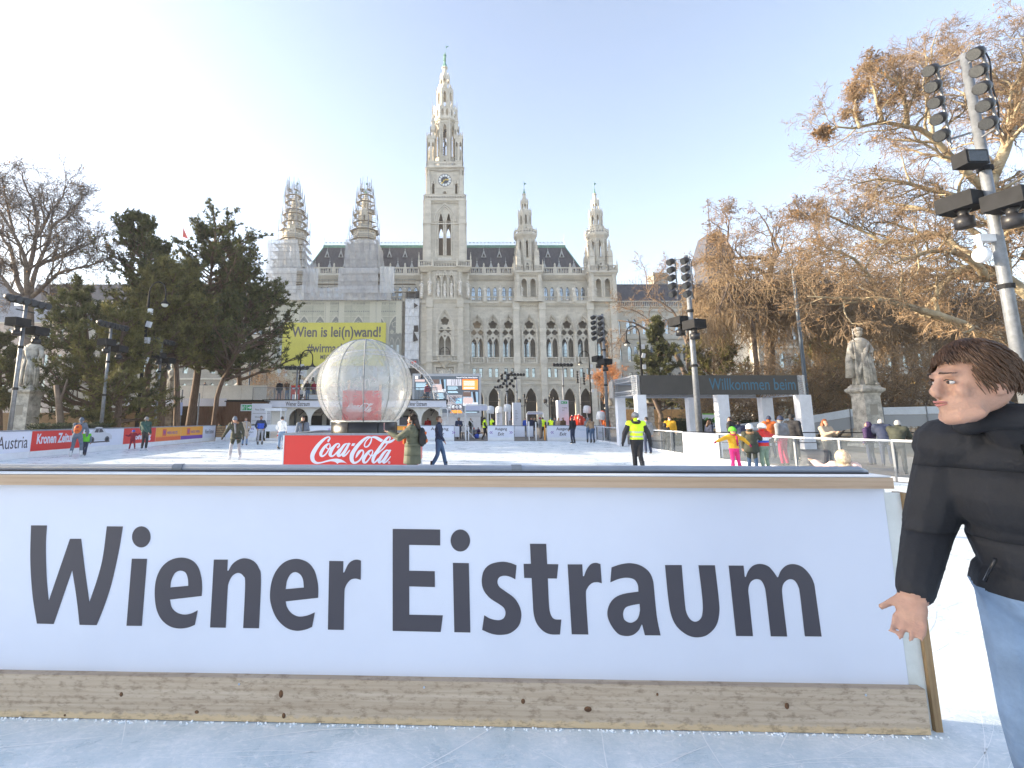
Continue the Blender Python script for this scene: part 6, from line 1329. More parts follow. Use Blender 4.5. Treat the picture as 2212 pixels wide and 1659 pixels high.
# ticket cabin and cone
cx0=fx(572.5); t=thing('glass_cabin','narrow white cabin with glazed upper half at the rink edge','cabin',(cx0,FY+.1,0)); W_=fx(606)-cx0
mb=MB()
for x in (0,W_-.07):
    for y in (0,1.0): mb.box(x,x+.07,y,y+.07,0,2.2)
mb.box(0,W_,0,.07,1.13,1.2); mb.box(0,W_,0,.07,0,.2); mb.build('frame',WHITEP,t); mb=MB(); mb.box(-.06,W_+.06,-.08,1.15,2.2,2.42); mb.build('roof',WHITEP,t); mb=MB(); mb.box(.07,W_-.07,.02,.04,.7,1.13); mb.build('lower_panel',WHITEP,t); mb=MB(); mb.box(.07,W_-.07,.03,.04,1.2,2.2); mb.build('pane',GLS,t); mb=MB(); mb.box(.0,W_,1.08,1.12,0,2.2); mb.build('rear_wall',KW,t)
t=thing('traffic_cone','red and white traffic cone standing in the glass cabin','traffic cone',(cx0+.82,FY+.6,.0))
for i,(a,b_) in enumerate(((.06,.2),(.2,.32),(.32,.46),(.46,.58),(.58,.72))): mb=MB(); mb.lathe([(.15-.18*a,a),(.15-.18*b_,b_)],n=12); mb.build('cone_band',REDP if i%2==0 else WHITEP,t)
mb=MB(); mb.box(-.2,.2,-.2,.2,.0,.06); mb.build('base',REDP,t)
# door-like frames at the exit
def hframe(px0,px1,y0,y1,Y,label,board=True):
    a=(px0-CX)*Y*math.cos(TH)/F; w_=(px1-px0)*Y*math.cos(TH)/F; z=1.6+(905-y0)*Y/F; t=thing('entrance_frame',label,'frame',(a,Y,0),0,'white entrance frames'); mb=MB(); mb.tube([(0,0,0),(0,0,z-.15),(.12,0,z),(w_-.12,0,z),(w_,0,z-.15),(w_,0,0)],.05,6); mb.build('tube_frame',WHITEP,t)
    if board: mb=MB(); mb.box(.06,w_-.06,-.02,.02,1.6+(905-y1)*Y/F,z-.06); mb.build('header_board',mat('header_pale_lilac',(.5,.52,.68),.5),t)
    return t
hframe(1005,1054,875,887,40,'white tube frame with a blank header right of the video screen'); hframe(1138,1174,890,895,46,'small white entrance frame behind the queueing people')
hframe(949,967,882,885,39.5,'narrow white frame just right of the kiosk',False)
# red barrels and orange cylinder
for i,(px,Y,s) in enumerate(((1236,44,1),(1244,44.6,1.05),(1251,44.2,1.1),(1256,44.8,1.0),(1261,44.1,.8),(1240,43.4,.7),(1253,43.5,.7))):
    x=(px-CX)*Y*math.cos(TH)/F; t=thing('red_barrel',('leftmost red barrel right of the tall info pillar','second red barrel from the tall info pillar','tallest red barrel in the middle of the stack','fourth red barrel from the tall info pillar','rightmost small red barrel of the stack','small red barrel in front at the left of the stack','small red barrel in front at the right of the stack')[i],'barrel',(x,Y,.95 if i<5 else .9),0,'red barrels stacked on a counter'); mb=MB(); mb.lathe([(.12*s,0),(.2*s,.1),(.2*s,.75*s),(.12*s,.9*s),(.06*s,.95*s)],n=12); mb.build('body',mat('red_plastic',(.6,.06,.03),.35),t,smooth=True); mb=MB(); mb.lathe([(.07*s,0),(.07*s,.05)],(0,0,.95*s),10); mb.build('cap',WHITEP,t)
x=(1232-CX)*44/F; t=thing('drinks_counter','pale wooden counter carrying the red barrels','counter',(x,43,0)); mb=MB(); mb.box(0,1.4,0,2.2,.82,.9); mb.build('top',TANWOOD,t); mb=MB(); mb.box(.05,1.35,.05,2.15,0,.82); mb.build('body',mat('raw_planks',(.5,.38,.22),.7),t)
x=(1302-CX)*44*math.cos(TH)/F; t=thing('orange_cylinder','tall orange-red inflatable cylinder behind the rail near the mast','inflatable',(x,44,0)); mb=MB(); mb.lathe([(.24,0),(.25,1.1),(.22,1.15),(.25,1.2),(.25,2.25),(.1,2.35)],n=14); mb.build('body',mat('orange_red_vinyl',(.7,.12,.03),.35),t,smooth=True); mb=MB(); mb.lathe([(.4,0),(.4,.1)],n=14); mb.build('base',DGREY,t)
# sledges / low timber benches in the plaza
for px,Y,l in ((1098,47,'low brown timber bench left of the info pillars'),(1120,46,'low brown timber bench before the plain info pillar')):
    x=(px-CX)*Y/F; t=thing('timber_bench',l,'bench',(x,Y,0),0,'timber benches on the square'); mb=MB(); mb.box(-.9,.9,0,.5,.4,.5); mb.build('seat',TANWOOD,t); mb=MB(); mb.box(-.8,-.7,.05,.45,0,.4); mb.box(.7,.8,.05,.45,0,.4); mb.build('legs',TANWOOD,t)
# ================================================================ welcome gate with dark led band
gy0,gy1=26.,29.5; s26=26*math.cos(TH)/F; GXs=[(1389-CX)*s26,(1731.6-CX)*s26]; zt=1.6+(905-811)*s26*1.01; zb=1.6+(905-852.5)*s26*1.01
t=thing('welcome_gate','long gate with a dark led band reading Willkommen beim on white pillars','gate',(GXs[0],gy0,0)); W_=GXs[1]-GXs[0]
mb=MB(); mb.box(0,W_,0,.12,zb,zt); mb.build('led_band',mat('dark_led_band',(.055,.052,.05),.6,var=.1,vs_=2),t)
TRS=mat('aluminium_truss',(.42,.44,.48),.35,metal=.5)
def truss(mb,a,b_,s=.3,n=8):
    a=Vector(a);b_=Vector(b_); d=(b_-a); u=d.orthogonal().normalized() if abs(d.z)>1e-3 else Vector((0,0,1)); v=d.normalized().cross(u); cs=[u*s/2*p+v*s/2*q for p,q in ((1,1),(1,-1),(-1,-1),(-1,1))]
    for c in cs: mb.tube([a+c,b_+c],.025,5)
    for i in range(n):
        for k in range(4): mb.tube([a+d*i/n+cs[k],a+d*(i+1)/n+cs[(k+1)%4]],.014,4); mb.tube([a+d*i/n+cs[k],a+d*i/n+cs[(k+1)%4]],.014,4)
for nm,segs in (('side_truss',[((-.25,0,zt-.15),(-.25,3.5,zt-.15)),((-.25,0,zb+.1),(-.25,3.5,zb+.1)),((-.25,0.1,zb),(-.25,.1,zt)),((-.25,3.4,zb),(-.25,3.4,zt))]),('side_truss',[((W_+.25,0,zt-.15),(W_+.25,3.5,zt-.15)),((W_+.25,0,zb+.1),(W_+.25,3.5,zb+.1)),((W_+.25,.1,zb),(W_+.25,.1,zt))]),('rear_truss',[((0,3.4,zt-.15),(W_,3.4,zt-.15)),((0,3.4,zb+.1),(W_,3.4,zb+.1))])):
    mb=MB()
    for a,b_ in segs: truss(mb,a,b_,.26,9)
    mb.build(nm,TRS,t)
mb=MB(); mb.box(-.5,-.42,3.0,3.6,zb-.05,zt-.1); mb.box(.0,W_,3.6,3.65,zb,zt); mb.build('rear_band',mat('rear_band_cloth',(.35,.34,.33),.8),t)
for a,b_,y in ((1375,1395,0),(1549,1573,0),(1725,1751,0),(1333,1350,3.4),(1486,1500,3.4),(1644,1668,3.4)):
    k=(gy0+y)*math.cos(TH)/F; xa=(a-CX)*k-GXs[0]; xb=(b_-CX)*k-GXs[0]; mb=MB(); mb.box(xa,xb,y-.22,y+.22,.05,zb-.03); mb.build('pillar',mat('white_pillar_cloth',(.68,.7,.76),.6,var=.08,vs_=2,bump=.3,bs=3),t)
k=s26; txt('Willkommen beim',t,(1538-CX)*k-GXs[0],zb+.24,(1730-1538)*k*.98,.62,mat('dim_blue_led',(.03,.12,.2),.5,emit=(.03,.12,.2),es=.06),y=-.01)
t=thing('green_sign','white map board with green patches beyond the gate','sign',((1512-CX)*31/F,31,0)); mb=MB(); mb.box(0,1.0,0,.05,1.0,1.95); mb.build('board',WHITE,t); mb=MB(); mb.plate(foil(.28,1.5,.2,5),(),-.01,-.001); mb.plate(foil(.72,1.52,.18,5),(),-.01,-.001); mb.box(0,1,-.008,-.001,1.88,1.95); mb.build('green_patches',mat('bright_green_print',(.2,.6,.1),.5),t); mb=MB(); mb.box(.1,.14,0,.04,0,1.0); mb.box(.86,.9,0,.04,0,1); mb.build('legs',GALV,t)
# ramp barriers on the right
RP=mat('ramp_white_panel',(.62,.66,.72),.5,var=.06); RG=mat('ramp_grey_panel',(.34,.35,.37),.6)
t=thing('ramp_barrier','white and grey panelled ramp wall behind the right statue','barrier',(0,0,0)); Y=31.5
tops=[(1590,917),(1670,908),(1751,898),(1835,884),(1906,880),(2000,878),(2100,876),(2212,874),(2350,872)]
for i in range(len(tops)-1):
    a=P(tops[i][0],tops[i][1],Y);b_=P(tops[i+1][0],tops[i+1][1],Y); bb=P(tops[i][0],tops[i][1]+16,Y).z; bb2=P(tops[i+1][0],tops[i+1][1]+17,Y).z
    mb=MB(); g=.03; mb.plate([(a.x+g,bb),(b_.x-g,bb2),(b_.x-g,b_.z),(a.x+g,a.z)],(),Y,Y+.06); mb.build('white_panel',RP,t)
    mb=MB(); mb.plate([(a.x+g,max(0,bb-.75)),(b_.x-g,max(0,bb2-.75)),(b_.x-g,bb2-.02),(a.x+g,bb-.02)],(),Y+.02,Y+.08); mb.build('grey_panel',RG,t)
    mb=MB(); mb.box(b_.x-g,b_.x+g,Y-.03,Y+.1,0,b_.z+.04); mb.build('post',GALV,t)
mb=MB(); mb.tube([(9.5,24.5,1.0),(13,22.6,1.0),(19,22.2,1.0),(27,22,1.0)],.025,5); mb.tube([(9.5,24.5,.55),(13,22.6,.55),(19,22.2,.55),(27,22,.55)],.02,5)
for x,y in ((9.5,24.5),(13,22.6),(16,22.4),(19,22.2),(22,22.1),(25,22)): mb.tube([(x,y,0),(x,y,1.03)],.03,5)
q=thing('tube_fence','thin dark tube fence between the glass boards and the statue','fence',(0,0,0)); 
o=mb.build('rails',DGREY,q); 
t=thing('sunlit_hoarding','orange-brown hoarding glowing in the sun behind the gate','fence',(24,66,0)); 
for i in range(8): mb=MB(); mb.box(i*1.5,i*1.5+1.48,0,.05,0,2.9); mb.build('panel',mat('orange_brown_boards',(.5,.28,.1),.7,var=.2,vs_=3),t)
t=thing('iron_railing','rusty park railing at the far right behind the ramp','fence',(30,38,1.6)); mb=MB()
for i in range(40): mb.box(i*.45,i*.45+.09,0,.04,0,1.25)
mb.box(0,18,.04,.08,.2,.3); mb.box(0,18,.04,.08,.95,1.05); mb.build('pickets',mat('rust_brown_pickets',(.25,.13,.06),.8),t)
for px,Y,z in ((1741,45,3.6),(1906,45,3.3)):
    p=P(px if px<1800 else 1950,930 if px<1800 else 930,Y); x=(({1741:2178-CX,1906:2388-CX}[px])*0+( {1741:1728+1070*.2278,1906:1728+1570*.2278}[px]-CX))*Y/F
    t=thing('park_lamp','lit park lamp '+('left of' if px<1800 else 'right of')+' the head of the man in black','street lamp',(x,Y,0),0,'lit park lamps'); h=1.6+(905-828)*Y/F; mb=MB(); mb.tube([(0,0,0),(0,0,h)],.05,6); mb.build('pole',GALV,t); mb=MB(); mb.ball((0,0,h),.16,.16,.2,10,7); mb.build('bulb',mat('lit_bulb',(1,.7,.3),.5,emit=(1,.62,.2),es=1.6),t)
# far background houses
def block(name,label,x0,x1,y0,y1,h,m,floors,winw=1.1,pitch=3.0,roof=None,dome=None):
    t=thing(name,label,'building',(x0,y0,0)); W_=x1-x0; n=int(W_/pitch); hs=[]; fh=h/floors
    for f_ in range(floors):
        for i in range(n): c=(i+.5)*W_/n; hs.append(arch(c,winw,f_*fh+fh*.25,f_*fh+fh*.65,f_*fh+fh*.82,3) if f_%2 else rect(c-winw/2,c+winw/2,f_*fh+fh*.22,f_*fh+fh*.75))
    mb=MB(); mb.plate(rect(0,W_,0,h),hs,0,.4); mb.box(0,W_,.45,y1-y0,0,h-.1) if False else None; mb.build('wall',m,t)
    mb=MB(); mb.box(.1,W_-.1,.3,.34,.2,h-.2); mb.build('panes',GLASSB,t)['kind']='stuff'
    mb=MB(); 
    for f_ in range(floors+1): mb.box(-.2,W_+.2,-.3,0,f_*fh-.25,f_*fh+.1)
    mb.box(0,.3,.4,y1-y0,0,h); mb.box(W_-.3,W_,.4,y1-y0,0,h); mb.build('string_courses',STONE2,t)
    mb=MB(); rh=roof or 4; mb.add([(-.2,-.2,h),(W_+.2,-.2,h),(W_-3,4,h+rh),(3,4,h+rh),(W_+.2,y1-y0,h),(-.2,y1-y0,h),(W_-3,y1-y0-4,h+rh),(3,y1-y0-4,h+rh)],[(0,1,2,3),(1,4,6,2),(4,5,7,6),(5,0,3,7),(3,2,6,7)]); mb.build('roof',mat('grey_zinc_roof',(.2,.22,.26),.5,var=.2),t)
    if dome: mb=MB(); mb.lathe([(dome[1],0),(dome[1],3),(dome[1]*.95,6),(dome[1]*.75,9),(dome[1]*.4,12),(.6,13.5),(.5,17)],(dome[0],6,h),8,ph=math.pi/8); mb.build('dome',mat('grey_zinc_roof',(.2,.22,.26),.5,var=.2),t)
    return t
PINK=mat('pale_render',(.52,.43,.38),.8,var=.12,vs_=.3)
block('domed_building','pale building with a grey dome behind the bare left tree',-150,-88,112,128,24,PINK,4,dome=(38,4.2),roof=5)
block('corner_building','pale grey building behind the right plane trees',62,150,95,112,21,OLDST,4,roof=5)
block('side_building','grey stone building between the tarpaulin and the left pines',-78,-47,108,118,21,OLDST,4)
# ================================================================ winter haze: one closed box of even air round everything
hz=bpy.data.materials.new('winter_haze'); hz.use_nodes=True; N=hz.node_tree.nodes; L=hz.node_tree.links; N.clear(); o_=N.new('ShaderNodeOutputMaterial'); v_=N.new('ShaderNodeVolumePrincipled'); v_.inputs['Color'].default_value=(.93,.95,1,1); v_.inputs['Density'].default_value=.0005; v_.inputs['Anisotropy'].default_value=.2; L.new(v_.outputs[0],o_.inputs['Volume'])
mb=MB(); mb.box(-950,950,-350,1550,-1.6,112); o=mb.build('haze',hz); o['kind']='stuff'
# ================================================================ trees
TWIG=mat('sunlit_twig_bark',(.26,.18,.11),.8,var=.35,vs_=1.5); LIMB=mat('plane_tree_bark',(.26,.21,.14),.85,var=.5,vs_=1.6,col2=(.5,.42,.28),bump=.5,bs=5)
GREYBARK=mat('grey_brown_bark',(.15,.11,.085),.85,var=.35,vs_=2,bump=.5,bs=6); RUST=mat('withered_brown_leaves',(.30,.17,.07),.8,var=.4,vs_=2); ORLEAF=mat('orange_leaves',(.6,.24,.06),.8,var=.3,vs_=2)
NEED=mat('pine_needles',(.02,.032,.014),.7,var=.55,vs_=1.3,col2=(.16,.165,.055)); NEED2=mat('yellow_green_needles',(.035,.045,.015),.7,var=.5,vs_=1.3,col2=(.25,.225,.07))  # highlights and dark hollows of the boughs put into the colours as patches
def nrm(a): return a/np.maximum(1e-9,np.linalg.norm(a,axis=-1,keepdims=True))
def resample(pts,k):
    pts=np.array(pts,float); s=np.r_[0,np.cumsum(np.linalg.norm(np.diff(pts,axis=0),axis=1))]; t=np.linspace(0,s[-1],k+1); return np.stack([np.interp(t,s,pts[:,i]) for i in range(3)],1),s[-1]
def growlv(rs,p,d,L,r,k,wob,trop,taper=.35):
    N=len(p); P_=np.zeros((N,k+1,3)); Rr=np.zeros((N,k+1)); P_[:,0]=p; Rr[:,0]=r; d=nrm(d)
    for i in range(k):
        d=nrm(d+rs.normal(0,wob,(N,3))+np.array([0,0,trop])); P_[:,i+1]=P_[:,i]+d*(L/k)[:,None]; Rr[:,i+1]=r*(1-(1-taper)*(i+1)/k)
    return P_,Rr
def children(rs,P_,Rr,L,nc,ratio,ang,tmin=.2,rr=.55,flat=0):
    N,K,_=P_.shape; k=K-1; idx=np.repeat(np.arange(N),nc); M=len(idx); t=np.tile(np.linspace(tmin,1,nc),N)+rs.uniform(-.06,.06,M); t=np.clip(t,tmin,.999)*k; i=np.minimum(t.astype(int),k-1); f=t-i
    a=P_[idx,i];b=P_[idx,i+1]; p=a+(b-a)*f[:,None]; d=nrm(b-a); r=(Rr[idx,i]*(1-f)+Rr[idx,i+1]*f)*rr
    o=rs.normal(0,1,(M,3)); o[:,2]*=(1-flat); o=nrm(o-d*(o*d).sum(1,keepdims=True)); an=rs.uniform(ang[0],ang[1],M)[:,None]; nd=d*np.cos(an)+o*np.sin(an)
    return p,nd,L[idx]*ratio*(1.15-.5*t/k)*rs.uniform(.7,1.3,M),r
def segs(P_,Rr):
    return P_[:,:-1].reshape(-1,3),P_[:,1:].reshape(-1,3),Rr[:,:-1].ravel(),Rr[:,1:].ravel()
def bare(name,label,base,guides,seed,levels,bark,twig,rmin=.012,leaf=None,nleaf=0,group=None,trop=(.02,.0,-.03,-.05),cat='tree',ang=(.5,1.1)):
    """guides: list of (points, r0, r1). levels: list of (children per branch, length ratio, segments, wobble)"""
    rs=np.random.RandomState(seed); t=thing(name,label,cat,base,0,group); K=10; ps=[];rd=[];LL=[]; big=MB()
    B=Vector(base)
    for pts,r0,r1 in guides:
        q,L=resample([tuple(Vector(p)-B) for p in pts],K); q[1:-1]+=rs.normal(0,.012*L/3,(K-1,3)); ps.append(q); rd.append(np.linspace(r0,r1,K+1)); LL.append(L); big.tube([tuple(x) for x in q],list(np.linspace(r0,r1,K+1)),9)
    big.build('trunk',bark,t,smooth=True)
    P_=np.stack(ps[1:]);Rr=np.stack(rd[1:]);L=np.array(LL[1:])
    acc=[];accb=[]
    for li,(nc,ratio,k,wob) in enumerate(levels):
        p,d,L2,r=children(rs,P_,Rr,np.minimum(L,7.) if li==0 else L,nc,ratio,ang,tmin=.22 if li==0 else .15)
        r=np.maximum(r,rmin); P_,Rr=growlv(rs,p,d,L2,r,k,wob,trop[min(li,len(trop)-1)]); Rr=np.maximum(Rr,rmin*.75); L=L2
        (accb if li<1 else acc).append(segs(P_,Rr))
    def mk(nm,ac,n,m):
        a=[np.concatenate([x[i] for x in ac]) for i in range(4)]; V,Fc=tubes_np(a[0],a[1],a[2],a[3],n); o=link(nm,mesh_from(nm,V,Fc,smooth=True),m,t); return o
    mk('branches',accb,5,bark)['kind']='stuff'; o=mk('crown',acc,3,twig); o['kind']='stuff'
    if leaf is not None and nleaf:
        e=acc[-1][1]; sel=rs.randint(0,len(e),nleaf); c=e[sel]+rs.normal(0,.1,(nleaf,3)); q=c[:,None,:]+rs.normal(0,.05,(nleaf,3,3)); q[:,:,2]-=.04; o=link('leaves',mesh_from('leaves',q.reshape(-1,3),np.arange(nleaf*3).reshape(-1,3)),leaf,t); o['kind']='stuff'
    return t
def gp(pts,Y,dY=0,r0=.2,r1=.05):
    n=len(pts); return ([tuple(P(x,y,Y+dY*i/max(1,n-1))) for i,(x,y) in enumerate(pts)],r0,r1)
# big bare tree, left
b=G(58,905+1); Y=38; bx_=P(58,905,Y).x
tk=([(bx_,Y,0),tuple(P(62,760,Y)),tuple(P(62,690,Y)),tuple(P(60,640,Y))],.5,.3)
bare('bare_tree','large leafless tree behind the statue at the far left',(bx_,Y,0),[tk,
 gp([(60,640),(58,600),(57,568),(45,535),(29,505),(6,461),(-20,430)],Y,-2,.22,.04),gp([(57,600),(66,568),(76,535),(76,509),(80,476),(72,437),(58,412),(47,369)],Y,1,.2,.035),
 gp([(64,640),(76,593),(84,564),(101,535),(108,510),(111,490),(115,461),(110,430)],Y,2,.2,.035),gp([(76,512),(92,496),(103,468),(111,455),(136,427),(140,402)],Y,3,.16,.04),
 gp([(70,640),(86,625),(117,597),(137,586),(166,580),(201,572),(225,560)],Y,-2,.18,.03),gp([(58,650),(25,630),(10,605),(0,593),(-30,560)],Y,-1,.2,.04),gp([(56,640),(47,625),(37,597),(27,558),(23,535),(0,506),(-20,480)],Y,2,.22,.05),
 gp([(84,566),(117,561),(150,545),(190,530),(215,510)],Y,2,.14,.03),gp([(111,490),(130,475),(160,455),(180,420)],Y,0,.12,.03),gp([(29,505),(20,460),(10,420),(5,380)],Y,1,.12,.03),gp([(86,625),(110,640),(140,630),(170,645)],Y,-1,.12,.03)],
 11,[(12,.45,6,.18),(7,.55,4,.22),(6,.6,3,.26),(3,.6,1,.3)],mat('pale_bare_bark',(.19,.15,.125),.85,var=.4,vs_=2,bump=.5,bs=6),mat('bare_twig_grey',(.12,.095,.085),.8),.011,RUST,2500,trop=(.05,.02,0,-.02))
# plane tree, right, large
Y=24.5; B0_=(P(2330,905,Y).x,Y,0)
def q_(pts,dY,r0,r1,Y0=None): return gp(pts,Y0 or Y,dY,r0,r1)
bare('plane_tree','huge plane tree with pale patchy limbs behind the near right light mast',B0_,[([B0_,tuple(P(2320,790,Y)),tuple(P(2290,690,Y)),tuple(P(2250,650,Y))],.6,.4),
 q_([(2172,598),(2168,540),(2155,470),(2140,430),(2147,378)],0,.24,.2), q_([(2305,770),(2230,765),(2138,728),(2070,699),(1990,671),(1910,650),(1860,654),(1815,640),(1775,655),(1745,640)],-3,.34,.02),q_([(2250,660),(2212,633),(2172,598),(2115,573),(2070,583),(2040,610),(2033,633),(2001,662)],2,.3,.1),
 q_([(2128,600),(2115,573),(2056,541),(2022,539),(1974,553),(1930,570)],-2,.2,.04),q_([(2130,560),(2100,550),(2070,541),(2047,512),(2001,505),(1956,523),(1910,528),(1865,503),(1842,489),(1819,480)],3,.22,.04),
 q_([(2145,378),(2171,326),(2184,274),(2212,225),(2240,190)],0,.28,.12),q_([(2140,420),(2100,385),(2050,335),(2014,300),(1983,274),(1949,272),(1910,261),(1858,277),(1806,274)],-2,.2,.04),
 q_([(1905,262),(1895,220),(1880,170),(1885,130)],0,.1,.02,Y-1.5),q_([(1858,277),(1845,240),(1850,200)],0,.08,.02,Y-2),q_([(1819,480),(1780,460),(1745,470),(1715,450)],0,.07,.02,Y+3),q_([(1806,274),(1785,290),(1765,285)],0,.07,.02,Y-2),
 q_([(1960,269),(1957,230),(1949,196),(1936,178),(1900,150)],-2,.12,.03,Y-1.2),q_([(2014,300),(2005,220),(2009,139),(2014,105),(2025,66)],2,.12,.02),q_([(2130,460),(2093,431),(1988,405),(1936,391),(1884,384),(1840,400)],1,.18,.03),
 q_([(2184,274),(2200,180),(2215,110),(2235,50)],1,.16,.03),q_([(2150,380),(2110,300),(2090,220),(2085,150),(2095,100)],4,.16,.03),q_([(2130,520),(2060,470),(1990,450),(1930,440),(1880,430)],4,.15,.03),q_([(1910,650),(1880,600),(1850,560),(1800,540),(1750,520)],-2,.1,.03,Y-1.5),
 q_([(2212,560),(2240,480),(2260,400)],0,.16,.05)],
 21,[(14,.38,6,.2),(8,.55,4,.24),(6,.58,3,.28),(4,.55,1,.3)],LIMB,TWIG,.009,RUST,5000,trop=(.03,-.03,-.06,-.08))
Y=41; B1=(P(1665,905,Y).x,Y,0)
bare('plane_tree','plane tree with a flat topped crown above the dark welcome screen',B1,[([B1,tuple(P(1662,760,Y)),tuple(P(1658,650,Y)),tuple(P(1657,600,Y))],.5,.3),
 gp([(1657,618),(1664,590),(1662,564),(1638,556),(1584,556),(1540,555),(1505,560)],Y,1,.22,.04),gp([(1657,600),(1640,580),(1613,581),(1590,590),(1570,570),(1540,520)],Y,-2,.18,.04),gp([(1660,590),(1680,540),(1660,490),(1640,460)],Y,2,.2,.03),gp([(1584,556),(1570,520),(1575,480),(1560,450)],Y,2,.12,.03),
 gp([(1660,640),(1700,600),(1740,560),(1790,540)],Y,-2,.22,.04),gp([(1660,660),(1720,640),(1780,620),(1830,610)],Y,2,.2,.04),gp([(1658,680),(1620,660),(1570,650),(1530,640)],Y,-3,.18,.04)],
 22,[(10,.42,6,.22),(7,.5,4,.26),(5,.5,3,.3),(3,.5,1,.3)],GREYBARK,TWIG,.016,RUST,5000,trop=(.02,-.05,-.12,-.2))
WEEP=mat('russet_hanging_twigs',(.19,.13,.08),.85,var=.4,vs_=.9,col2=(.36,.26,.15))
def weeping(px,Y,ytop,hw,label,seed,n=9,nl=4000):
    b=(P(px,905,Y).x,Y,0); rs=random.Random(seed); gs=[([b,tuple(P(px+5,800,Y)),tuple(P(px-6,ytop+110,Y))],.24,.14)]
    for i in range(n):
        a=rs.uniform(-1,1); gs.append(gp([(px,ytop+120),(px+a*hw*.35,ytop+50+rs.uniform(-10,20)),(px+a*hw*.7,ytop+20+30*a*a),(px+a*hw,ytop+60+rs.uniform(0,60))],Y,rs.uniform(-4,4),.16,.04))
    return bare('weeping_tree',label,b,gs,seed,[(10,.5,6,.2),(9,.8,5,.16),(6,.6,2,.14)],GREYBARK,WEEP,.017,RUST,nl,group='weeping bare trees at the right',trop=(-.06,-.28,-.3,-.3))
weeping(1630,37,575,110,'dense russet weeping tree left of the plane trees on the right',31)
weeping(1770,40,600,120,'russet weeping tree behind the right end of the welcome screen',32,10)
weeping(1930,44,600,130,'russet weeping tree behind the robed statue on the right',33,10)
weeping(2110,40,620,120,'russet weeping tree behind the head of the man in black',34,9)
weeping(1860,60,640,150,'far brown tree between the statue and the conifers',35,8,2500)
Y=58; B2=(P(1492,905,Y).x,Y,0)
bare('bare_tree','forked bare tree leaning left between the town hall and the silver mast',B2,[([B2,tuple(P(1490,830,Y)),tuple(P(1470,780,Y)),tuple(P(1425,725,Y)),tuple(P(1380,700,Y)),tuple(P(1335,692,Y))],.4,.07),
 gp([(1488,800),(1484,740),(1470,700),(1452,668),(1420,650),(1398,640),(1398,600),(1390,575)],Y,2,.24,.03),gp([(1484,735),(1492,690),(1500,650),(1490,610)],Y,-1,.2,.04),gp([(1425,725),(1400,690),(1370,670),(1330,660)],Y,2,.12,.03),gp([(1470,700),(1440,690),(1415,700)],Y,0,.1,.03),gp([(1398,640),(1420,600),(1440,570)],Y,1,.1,.03),gp([(1380,700),(1350,720),(1320,760)],Y,0,.08,.02)],
 41,[(10,.45,6,.2),(7,.5,4,.24),(5,.5,3,.28)],GREYBARK,TWIG,.017,RUST,2500,trop=(.03,0,-.05,-.08))
Y=74; B3=(P(1312,905,Y).x,Y,0)
bare('orange_leaved_tree','small tree still carrying orange leaves in front of the arcade',B3,[([B3,tuple(P(1312,870,Y)),tuple(P(1310,840,Y))],.2,.12),gp([(1311,870),(1300,840),(1290,815)],Y,1,.1,.03),gp([(1311,860),(1322,830),(1326,805)],Y,-1,.1,.03),gp([(1310,845),(1308,815),(1312,795)],Y,0,.1,.02)],
 51,[(12,.6,5,.2),(7,.5,4,.25),(5,.5,3,.3)],GREYBARK,TWIG,.016,ORLEAF,9000,trop=(.05,0,0,0))
for px,Y,hw,l,sd in ((610,75,28,'small bare shrub on the terrace edge left of the lamp mast',61),(560,60,30,'bare shrub between the left pines and the kiosk',62),(575,95,40,'far bare tree in front of the side building',63)):
    b=(P(px,905,Y).x,Y,0); bare('bare_shrub',l,b,[([b,tuple(P(px,860,Y)),tuple(P(px+5,835,Y))],.12,.05),gp([(px,880),(px-hw*.5,850),(px-hw*.7,815)],Y,1,.07,.02),gp([(px,870),(px+hw*.5,845),(px+hw*.6,812)],Y,-1,.07,.02)],sd,[(9,.6,5,.2),(6,.55,4,.25),(5,.5,2,.3)],GREYBARK,TWIG,.014,RUST,800,cat='shrub')
leaflike(NEED,.22); leaflike(NEED2,.22); leaflike(RUST); leaflike(ORLEAF)
for px,Y,h,l,sd in ((1560,34,5.,'low brown thicket behind the middle of the welcome gate',64),(1690,35,6.,'brown thicket right of the welcome gate',65),(1800,36,6.5,'brown thicket left of the right robed statue',66),(1930,36,6.5,'brown thicket right of the right robed statue',67),(2040,37,6.,'brown thicket behind the left park lamp',68),(2160,37,6.5,'brown thicket at the right edge',69)):
    b=(P(px,905,Y).x,Y,0); x,y,_=b; rr=random.Random(sd)
    gs=[([b,(x,y,.6)],.1,.08)]+[([(x+rr.uniform(-1,1),y+rr.uniform(-1,1),0),(x+a*1.2,y+rr.uniform(-1,1),h*.35),(x+a*2.2,y+rr.uniform(-2,2),h*rr.uniform(.6,.95))],.06,.02) for a in (-1.2,-.7,-.3,.1,.5,.9,1.3)]
    bare('bare_shrub',l,b,gs,sd,[(9,.5,5,.2),(7,.6,4,.25),(5,.6,1,.3)],GREYBARK,WEEP,.015,RUST,1500,cat='shrub',trop=(.03,-.03,-.06),group='brown thickets on the right')
